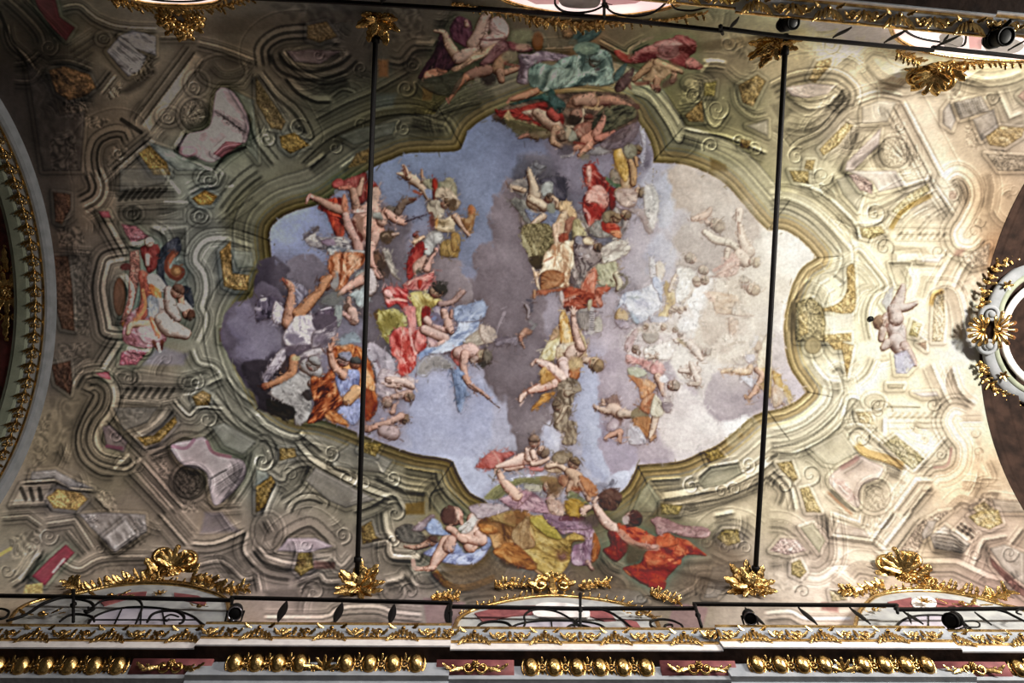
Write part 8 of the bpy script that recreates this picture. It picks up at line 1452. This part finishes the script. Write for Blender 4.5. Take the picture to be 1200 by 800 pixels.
window('window_5', [(572, -30), (580, -8), (600, 3.5), (640, 13), (690, 18.5), (740, 17), (782, 9), (806, -2), (818, -30)], -yb, [[(596, -10), (655, -8), (655, 5), (628, 5)], [(702, -8), (776, -10), (745, 4), (706, 7)]], [(604, -30), (612, -16), (660, -10), (720, -10), (770, -18), (780, -30)], [], [[(658, -6), (700, -6), (700, 8), (676, 10), (658, 6)]], SUN, surround=SUNP, panelmat=ROSY)
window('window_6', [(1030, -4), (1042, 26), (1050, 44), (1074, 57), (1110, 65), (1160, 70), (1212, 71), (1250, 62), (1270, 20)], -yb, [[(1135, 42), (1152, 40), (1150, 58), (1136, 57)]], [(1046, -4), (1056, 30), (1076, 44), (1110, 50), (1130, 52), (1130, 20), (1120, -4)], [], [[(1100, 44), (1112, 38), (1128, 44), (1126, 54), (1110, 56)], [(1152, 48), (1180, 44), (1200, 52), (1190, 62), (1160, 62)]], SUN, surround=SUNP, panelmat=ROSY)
# ---- gilded crests and sprays over the windows
def spray(t, pts, size, seed=1, part='leaf_spray', lift=.0):
    P = spline(np.array(pts, float), 5); rs = np.random.RandomState(seed); m = MB(); L = np.hypot(*(P[1:]-P[:-1]).T).sum(); acc = 0; nxt = 0
    for i in range(len(P)-1):
        f = mount(P[i][0], P[i][1], .55, .05+lift); a = math.degrees(math.atan2(*(P[i+1]-P[i])[::-1])); s = f.s; acc += np.hypot(*(P[i+1]-P[i]))
        if acc >= nxt:
            nxt += size*.24
            for q in (-1, 1): m.leaf(f, 0, 0, a+q*rs.uniform(18, 62), size*s*rs.uniform(.45, .8), size*.17*s, .4, .6, q*.5, .03*rs.rand())
            if rs.rand() < .45: m.rose(f, rs.uniform(-2, 2)*s, rs.uniform(-2, 2)*s, size*.2*s, .05)
    m.tube([mount(p[0], p[1], .5, .03+lift).o for p in P[::2]], .025, 6); return obj(part, m, GOLD, t)
def crest(px, py, w, h, label, up=-1, style=0, sprays=()):
    f = mount(px, py, .62, .05); s = f.s; t = thing('gilded_crest', label, 'gilded ornament', f.o)
    if style == 0:
        for sd in (-1, 1):
            m = MB(); m.scroll(f, sd*w*.25*s, up*h*.14*s, w*.2*s, 1.6, sd, 90, .06, .03); m.scroll(f, sd*w*.12*s, up*-h*.26*s, w*.12*s, 1.3, -sd, 0, .045, .04); m.rose(f, sd*w*.36*s, up*-h*.12*s, w*.1*s, .06, 5); obj('volute', m, GOLD, t)
        m = MB()
        for k in range(7): m.leaf(f, 0, up*-h*.1*s, up*90+(k-3)*24, h*(.5 if k % 2 else .42)*s, w*.075*s, .4, .7, 0, .08)
        obj('shell', m, GOLD, t)
        for sd in (-1, 1):
            m = MB(); m.leaf(f, sd*w*.2*s, up*-h*.2*s, 90-sd*95, w*.36*s, h*.14*s, .4, .5, sd*.8*up, .05); m.leaf(f, sd*w*.36*s, up*h*.1*s, up*90+sd*-up*50*-1, h*.4*s, w*.08*s, .4, .6, 0, .03); m.leaf(f, sd*w*.12*s, up*-h*.3*s, 90+up*0-sd*40, h*.3*s, w*.08*s, .4, .6, 0, .05); m.scroll(f, sd*w*.4*s, up*-h*.3*s, w*.1*s, 1.2, -sd, 90, .03, .02); obj('acanthus', m, GOLD, t)
        m = MB(); m.rose(f, 0, up*-h*.22*s, w*.13*s, .1, 7); obj('boss', m, GOLD, t); m = MB(); m.blob(f, 0, up*h*.45*s, .08, .05); obj('bead', m, GOLD, t)
    elif style == 1:
        for x, y, r in ((-.28, .1, .24), (.3, .08, .26), (0, -.22, .24), (.02, .42, .2)):
            m = MB(); m.rose(f, x*w*s, -up*y*h*s, r*w*s, .08, 7); obj('rose', m, GOLD, t)
        m = MB()
        for k in range(10): a = k*36; m.leaf(f, math.cos(math.radians(a))*w*.2*s, math.sin(math.radians(a))*h*.2*s, a, w*.3*s, w*.08*s, .3, .5, 0, 0)
        obj('acanthus', m, GOLD, t)
    else:
        m = MB(); m.leaf(f, 0, -h*.4*s, 90, h*1.0*s, w*.1*s, .25, .3, 0, .1); m.blob(f, 0, h*.42*s, .08, .08); obj('tongue', m, GOLD, t)
        m = MB()
        for sd in (-1, 1): m.scroll(f, sd*w*.22*s, -h*.1*s, w*.13*s, 1.3, sd, -90, .05, .06); m.leaf(f, sd*w*.14*s, -h*.1*s, 90-sd*80, w*.34*s, h*.16*s, .4, .6, -sd*.4, .04); m.leaf(f, sd*w*.1*s, -h*.3*s, 90-sd*120, w*.2*s, h*.14*s, .4, .6, sd*.5, .04)
        obj('volute', m, GOLD, t)
        m = MB()
        for k in range(5): m.leaf(f, 0, -h*.2*s, -90+(k-2)*34, h*.34*s, w*.07*s, .4, .6, 0, .06)
        obj('shell', m, GOLD, t)
    for i, (pts, sz) in enumerate(sprays): spray(t, pts, sz, i+3)
    return t
crest(203, 662, 50, 38, 'gilded scroll crest above the lower left window', -1, 0, [([(180, 678), (150, 680), (125, 687), (95, 691), (78, 682)], 14), ([(225, 676), (245, 680), (262, 690), (290, 690)], 14), ([(120, 690), (165, 682), (205, 681), (245, 688)], 8)])
crest(1056, 668, 48, 44, 'gilded scroll crest above the lower right window', -1, 0, [([(1035, 684), (1015, 690), (1000, 694), (985, 690)], 12), ([(1080, 684), (1110, 689), (1150, 700), (1165, 700), (1182, 692)], 13), ([(1020, 700), (1050, 690), (1095, 690), (1140, 697)], 8)])
crest(647, 690, 54, 32, 'gilded crest with a hanging tongue above the lower middle window', -1, 2, [([(540, 722), (565, 710), (600, 702), (640, 697), (690, 700), (735, 708), (758, 722)], 9)])
for pts, lb in (([(580, 688), (600, 684), (622, 686)], 'small gilded leaf spray left of the middle tongue crest'), ([(680, 688), (700, 685), (712, 684)], 'small gilded leaf spray right of the middle tongue crest'), ([(506, 702), (520, 700), (538, 700)], 'small gilded leaf spray near the post left of the middle window'), ([(762, 696), (778, 699), (796, 706)], 'small gilded leaf spray right of the middle window arch')):
    t = thing('gilded_leaf_spray', lb, 'gilded ornament', mount(pts[1][0], pts[1][1]).o); spray(t, pts, 12, int(pts[0][0]) % 7)
crest(212, 24, 44, 34, 'gilded bunch of roses hanging under the upper left window', 1, 1, [([(130, -2), (160, 6), (190, 9), (212, 9), (240, 9), (270, 5), (295, -4)], 11)])
crest(1093, 86, 50, 38, 'gilded scroll crest hanging under the upper right window', 1, 0, [([(1052, 60), (1066, 66), (1080, 72)], 10), ([(1110, 74), (1140, 74), (1170, 72), (1205, 72)], 9)])
t = thing('gilded_leaf_spray', 'gilded leaf garland under the upper middle window', 'gilded ornament', mount(665, 26).o); spray(t, [(530, 4), (560, 10), (600, 16), (640, 24), (690, 28), (730, 26), (780, 24), (830, 14)], 10, 2); spray(t, [(620, 22), (640, 24), (660, 26), (680, 30), (705, 26)], 13, 5)
def wrosette(px, py, r, label, y):
    P = on_y(px, py, y); f = Frame(P, (0, -math.copysign(1, y), 0)); s = .0135; t = thing('gilded_rosette', label, 'gilded ornament', P)
    m = MB()
    for k in range(8): m.leaf(f, 0, 0, k*45+10, r*s, r*.22*s, .3, .4)
    obj('petals', m, GOLD, t); m = MB(); m.blob(f, 0, 0, .03, r*.28*s); obj('boss', m, GOLD, t)
wrosette(187, 696, 8, 'small gilded rosette on the arch of the lower left window', yb-.04); wrosette(1083, 705, 9, 'small gilded rosette on the white medallion of the lower right window', yb-.09)
for p, lb in (([(35, 722), (50, 719), (66, 717)], 'gilded scroll low on the left side of the lower left window'), ([(112, 699), (130, 698), (146, 697)], 'gilded sprig at the left end of the lower left arch'), ([(226, 708), (233, 710), (240, 711)], 'gilded sprig at the right end of the lower left arch'), ([(1112, 708), (1128, 707), (1148, 711)], 'gilded sprig on the red panel of the lower right window'), ([(735, 714), (748, 719), (760, 726)], 'gilded sprig at the right foot of the lower middle arch'), ([(1020, 722), (1024, 714), (1034, 710)], 'gilded scroll low on the left side of the lower right window')):
    P = [on_y(a, b, yb-.05) for a, b in p]; t = thing('gilded_sprig', lb, 'gilded ornament', P[1]); m = MB(); f = Frame(P[1], (0, -1, 0)); d = np.hypot(p[2][0]-p[0][0], p[2][1]-p[0][1])*.0135
    for k in range(5): m.leaf(f, (k/4-.5)*d, (p[0][1]+(p[2][1]-p[0][1])*k/4-p[1][1])*.0135, (-40 if k % 2 else 30)+(180 if k < 2 else 0), d*.36, d*.09, .3, .5)
    obj('leaves', m, GOLD, t); m = MB(); m.scroll(f, 0, 0, d*.14, 1.2, 1, 0, .018); obj('scroll', m, GOLD, t)
# ---- transverse arch on the left
def apt(th, X, d): return np.array([X, (AW-d)*math.cos(th), ZS+(BW-d)*math.sin(th)])
def ring(name, prof, mat, parent=None, n=90, kind=None, lab=None): return obj(name, MB().sweep([[apt(th, X, d) for X, d in prof] for th in np.linspace(0, math.pi, n)]), mat, parent, False, kind, lab)
la = ring('trim_3', [(XL+.01, -.05), (XL+.01, .2), (XL-.04, .235), (XL-.10, .24), (XL-.10, -.05)], EDGE, None, kind='structure')
ring('pale_ornament_band', [(XL-.10, .15), (XL-.10, .25), (XL-.13, .255), (XL-.36, .275), (XL-.36, .15)], STUC, la)
ring('gilt_fillet', [(XL-.085, .235), (XL-.085, .262), (XL-.115, .265), (XL-.115, .235)], GOLD, la)
ring('grey_green_band', [(XL-.36, .15), (XL-.36, .30), (XL-.40, .32), (XL-.58, .33), (XL-.62, .30), (XL-.66, .30), (XL-.66, .15)], GREEN, la)
ring('wall_left', [(XL-.6, .0), (XL-.6, .06), (XL-3.2, .06), (XL-3.2, .0)], REDW, None, kind='structure')
f0 = Frame((0, 0, 0), (0, 0, -1), (1, 0, 0))
def archpiece(v):
    m = MB()
    if v: 
        for k in range(5): m.leaf(f0, 0, -.09+.03*abs(k-2), 90+(k-2)*30, .2, .035, .35, .5)
        m.leaf(f0, 0, .02, -90, .12, .03, .3, .4)
    else:
        m.blob(f0, 0, -.03, .02, .035); m.leaf(f0, 0, -.02, 90, .12, .022, .3, .4)
        for s in (-1, 1): m.scroll(f0, s*.055, .0, .04, 1.1, s, -90, .013)
    q = m.mesh('gilt_leaf' if v else 'gilt_fleuron'); bpyfix(q); q.polygons.foreach_set('use_smooth', [True]*len(q.polygons)); return q
LM = [archpiece(0), archpiece(1)]
N = 64
for i in range(N):
    th = math.radians(24+132*i/(N-1)); P = apt(th, XL-.235, .285); n = vnormal(P); o = inst('gilt_leaf' if i % 2 else 'gilt_fleuron', LM[i % 2], GOLD, la, P, (math.atan2(n[1], -n[2]), 0, 0))
P = on_z(8, 343, ZS+BW-.12); f = Frame(P, (.35, 0, -1)); t = thing('gilded_rosette', 'large gilded sunburst rosette with pointed finials on the red ceiling at the left edge', 'gilded ornament', P); s = .0185
m = MB()
for k in range(14): m.leaf(f, 0, 0, k*360/14+8, 24*s, 4.4*s, .3, .5)
obj('petals', m, GOLD, t); m = MB(); m.rose(f, 0, 0, 8*s, .08, 8); obj('boss', m, GOLD, t)
for sd in (-1, 1):
    m = MB(); m.leaf(f, 0, sd*22*s, sd*90, 28*s, 5*s, .3, .3); m.blob(f, 0, sd*52*s, .02, .06); m.blob(f, 0, sd*44*s, .02, .08); m.scroll(f, 8*s, sd*26*s, 5*s, 1.2, sd, 0, .03); m.scroll(f, -8*s, sd*26*s, 5*s, 1.2, -sd, 180, .03); obj('finial', m, GOLD, t)
def unseen_piers(arch, x0, x1, mat):
    for s in (-1, 1): obj('unseen_pier', MB().box(((x0+x1)/2, s*4.3, 6.1), ((x1-x0)/2, .3, 6.1)), mat, arch, False)
unseen_piers(la, XL-1.4, XL-.5, GREEN)
# ---- dark arch and oculus on the right
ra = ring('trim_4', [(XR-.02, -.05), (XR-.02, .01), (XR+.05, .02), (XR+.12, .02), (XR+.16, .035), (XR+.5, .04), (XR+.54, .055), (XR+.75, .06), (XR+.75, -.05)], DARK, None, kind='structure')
unseen_piers(ra, XR+.3, XR+1.2, DARK)  # out of view, added to keep the floodlight off the upper cornice
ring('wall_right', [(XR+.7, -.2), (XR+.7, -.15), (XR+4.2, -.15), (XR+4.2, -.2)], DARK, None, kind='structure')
ZO = ZS+BW-.2
def oz(px, py, dz=0): return on_z(px, py, ZO+dz)
oc = thing('gilded_oculus_frame', 'curved stucco oculus frame with volutes and gilt shells around a pink panel', 'frame', oz(1195, 390))
fo = Frame(oz(1160, 385), (-.25, 0, -1)); so = np.linalg.norm(CAMP-fo.o)/FPX
obj('pink_panel', MB().tube([oz(1240, 392, -.02), oz(1240, 392, .06)], 66*so, 40), material('pink_painted_panel', 'c79c94', .8, 0, 'b98a84', 3), oc, False, label='pink painted round panel')
def arc(cx, cy, r, a0, a1, n=24): return [(cx+r*math.cos(math.radians(a0+(a1-a0)*i/n)), cy+r*math.sin(math.radians(a0+(a1-a0)*i/n))) for i in range(n+1)]
obj('white_ring', MB().tube([oz(x, y, -.05) for x, y in arc(1240, 392, 64, 95, 265)], 3.6*so, 8, flat=.5), WHITE, oc, label='white inner ring')
for pts, a0, d, vc in (([(1163, 372), (1167, 352), (1177, 335), (1192, 322), (1215, 312)], 120, 1, (1160, 368)), ([(1158, 404), (1162, 424), (1173, 444), (1190, 459), (1215, 470)], -120, -1, (1157, 405))):
    P = spline(np.array([oz(x, y, .0) for x, y in pts]), 6); obj('scroll_moulding', MB().tube(P, [7*so]*len(P), 10, flat=.55), EDGE, oc)
    P = spline(np.array([oz(x+7, y+(4 if d > 0 else -4), -.05) for x, y in pts]), 6); obj('scroll_moulding', MB().tube(P, [3*so]*len(P), 8), GREEN, oc)
    m = MB(); fv = Frame(oz(vc[0], vc[1], -.10), (-.2, 0, -1)); m.scroll(fv, 0, 0, 8*so, 1.7, d, a0, 2.4*so, 0, .4); obj('volute', m, EDGE, oc)
for cx, cy, base, L in ((1149, 387, 180, 15), (1168, 386, 0, 18)):
    m = MB(); ff = Frame(oz(cx, cy, -.10), (-.2, 0, -1))
    for k in range(9):
        a = math.radians(base+(k-4)*25); e = L*so*(.8 if k in (0, 8) else 1); b = -math.cos(math.radians(base))*2*so
        P = [ff(b+math.cos(a)*e*r, math.sin(a)*e*r, .03+.07*math.sin(r*2.6)) for r in np.linspace(.1, .92, 7)]; m.tube(P, [.012+.034*r for r in np.linspace(.1, 1, 7)], 8); m.blob(ff, b+math.cos(a)*e*.93, math.sin(a)*e*.93, .03+.07*math.sin(.93*2.6), .046, .8, 8, 5)
    m.blob(ff, 0, 0, .05, 4*so); obj('gilt_shell', m, GOLD, oc)
rs = np.random.RandomState(4); k = 0
for pts in ([(1150, 362), (1153, 345), (1160, 325), (1172, 308), (1186, 300), (1200, 292)], [(1149, 425), (1154, 440), (1164, 455), (1176, 465), (1188, 474), (1187, 500), (1190, 525), (1196, 545)], [(1196, 255), (1198, 270), (1196, 286), (1190, 300)]):
    P = spline(np.array(pts, float), 5)
    for i in range(0, len(P)-1, 2):
        ff = Frame(oz(P[i][0], P[i][1], .0), (-.2, 0, -1)); a = math.degrees(math.atan2(*(P[i+1]-P[i])[::-1])); m = MB()
        for q in (-1, 1): m.leaf(ff, 0, 0, a+q*rs.uniform(20, 70), rs.uniform(5, 8)*so, 1.9*so, .35, .6, q*.5)
        m.rose(ff, rs.uniform(-2, 2)*so, rs.uniform(-2, 2)*so, rs.uniform(2, 3.4)*so, .05); obj('gilt_leaf', m, GOLD, oc); k += 1
for x, y in ((1181, 334), (1176, 440)):
    m = MB(); ff = Frame(oz(x, y, -.14), (-.2, 0, -1)); [m.leaf(ff, 0, 0, q*72, 5*so, 2.2*so, .3, .5, 0, 0, 0) for q in range(5)]; obj('gilt_sprig', m, GOLD, oc)
# ---- rope hole in the plaster
P = on_vault(1020.5, 373.5, .02); f = Frame(P, vnormal(P)); s = np.linalg.norm(CAMP-P)/FPX
t = thing('plaster_hole', 'small round black hole in the pale painted plaster beside the hovering angel', 'hole', P)
obj('rim', MB().sweep([[f(r*s*math.cos(a), r*s*math.sin(a), w) for a in np.linspace(0, 2*math.pi, 16, endpoint=False)] for r, w in ((2.9, -.03), (2.9, .012), (2.2, .012), (2.0, -.01))]), IRON, t); obj('opening', MB().sweep([[f(r*s*math.cos(a), r*s*math.sin(a), w) for a in np.linspace(0, 2*math.pi, 16, endpoint=False)] for r, w in ((2.2, -.02), (2.1, .004), (.1, .005))]), BLACK, t)


# ---- camera, light, colour management
sc = bpy.context.scene
cd = bpy.data.cameras.new('camera'); cam = bpy.data.objects.new('camera', cd); COL.objects.link(cam); cd.sensor_width = 36; cd.lens = 24.0; cd.clip_end = 200
cam.matrix_world = Matrix([[RR[0], -DD[0], -FF[0], CAMP[0]], [RR[1], -DD[1], -FF[1], CAMP[1]], [RR[2], -DD[2], -FF[2], CAMP[2]], [0, 0, 0, 1]]); sc.camera = cam
def area(name, loc, at, sx, sy, power, col=(1, .96, .9), spread=180):
    l = bpy.data.lights.new(name, 'AREA'); l.shape = 'RECTANGLE'; l.size, l.size_y = sx, sy; l.energy = power; l.color = col; l.spread = math.radians(spread)
    o = bpy.data.objects.new(name, l); COL.objects.link(o); o.location = loc; o.rotation_euler = (Vector(at)-Vector(loc)).to_track_quat('-Z', 'Y').to_euler(); return o
area('choir_floodlight', (13.2, -3.4, 9.3), (5.0, 1.6, 16), 2.4, 1.0, 2300, (1, .95, .86), 150)
area('clerestory_light', (1.5, -3.7, 9.2), (1.0, 2.3, 13.4), 8, .5, 330, (1, .95, .92), 110)
area('nave_fill', (-3, 1.0, 2.2), (-4, 2.5, 15), 9, 3, 14, (1, .93, .88))  # added fill with no real source, keeps the left end lit
w = bpy.data.worlds.new('world'); sc.world = w; w.use_nodes = True; w.node_tree.nodes['Background'].inputs[0].default_value = (1, .9, .8, 1); w.node_tree.nodes['Background'].inputs[1].default_value = .03
sc.view_settings.view_transform = 'Standard'; sc.view_settings.look = 'None'; sc.view_settings.gamma = 1; sc.view_settings.use_curve_mapping = False; sc.view_settings.exposure = 0
GROUPS = {'iron_railing': 'iron railings on the two cornices', 'spotlight': 'spotlights clamped to the cornices', 'tie_rod': 'iron tie rods across the vault', 'gilded_anchor_rosette': 'gilded leaf rosettes at the rod ends', 'gilded_crest': 'gilded crests over the windows',
          'gilded_leaf_spray': 'gilded leaf sprays beside the windows', 'gilded_sprig': 'gilded sprigs on the window surrounds', 'gilded_rosette': 'gilded rosettes', 'painted_figure_group': 'painted figure groups in the end niches'}
for o in list(COL.objects):
    if o.parent is None and o.name.split('.')[0] in GROUPS: o['group'] = GROUPS[o.name.split('.')[0]]
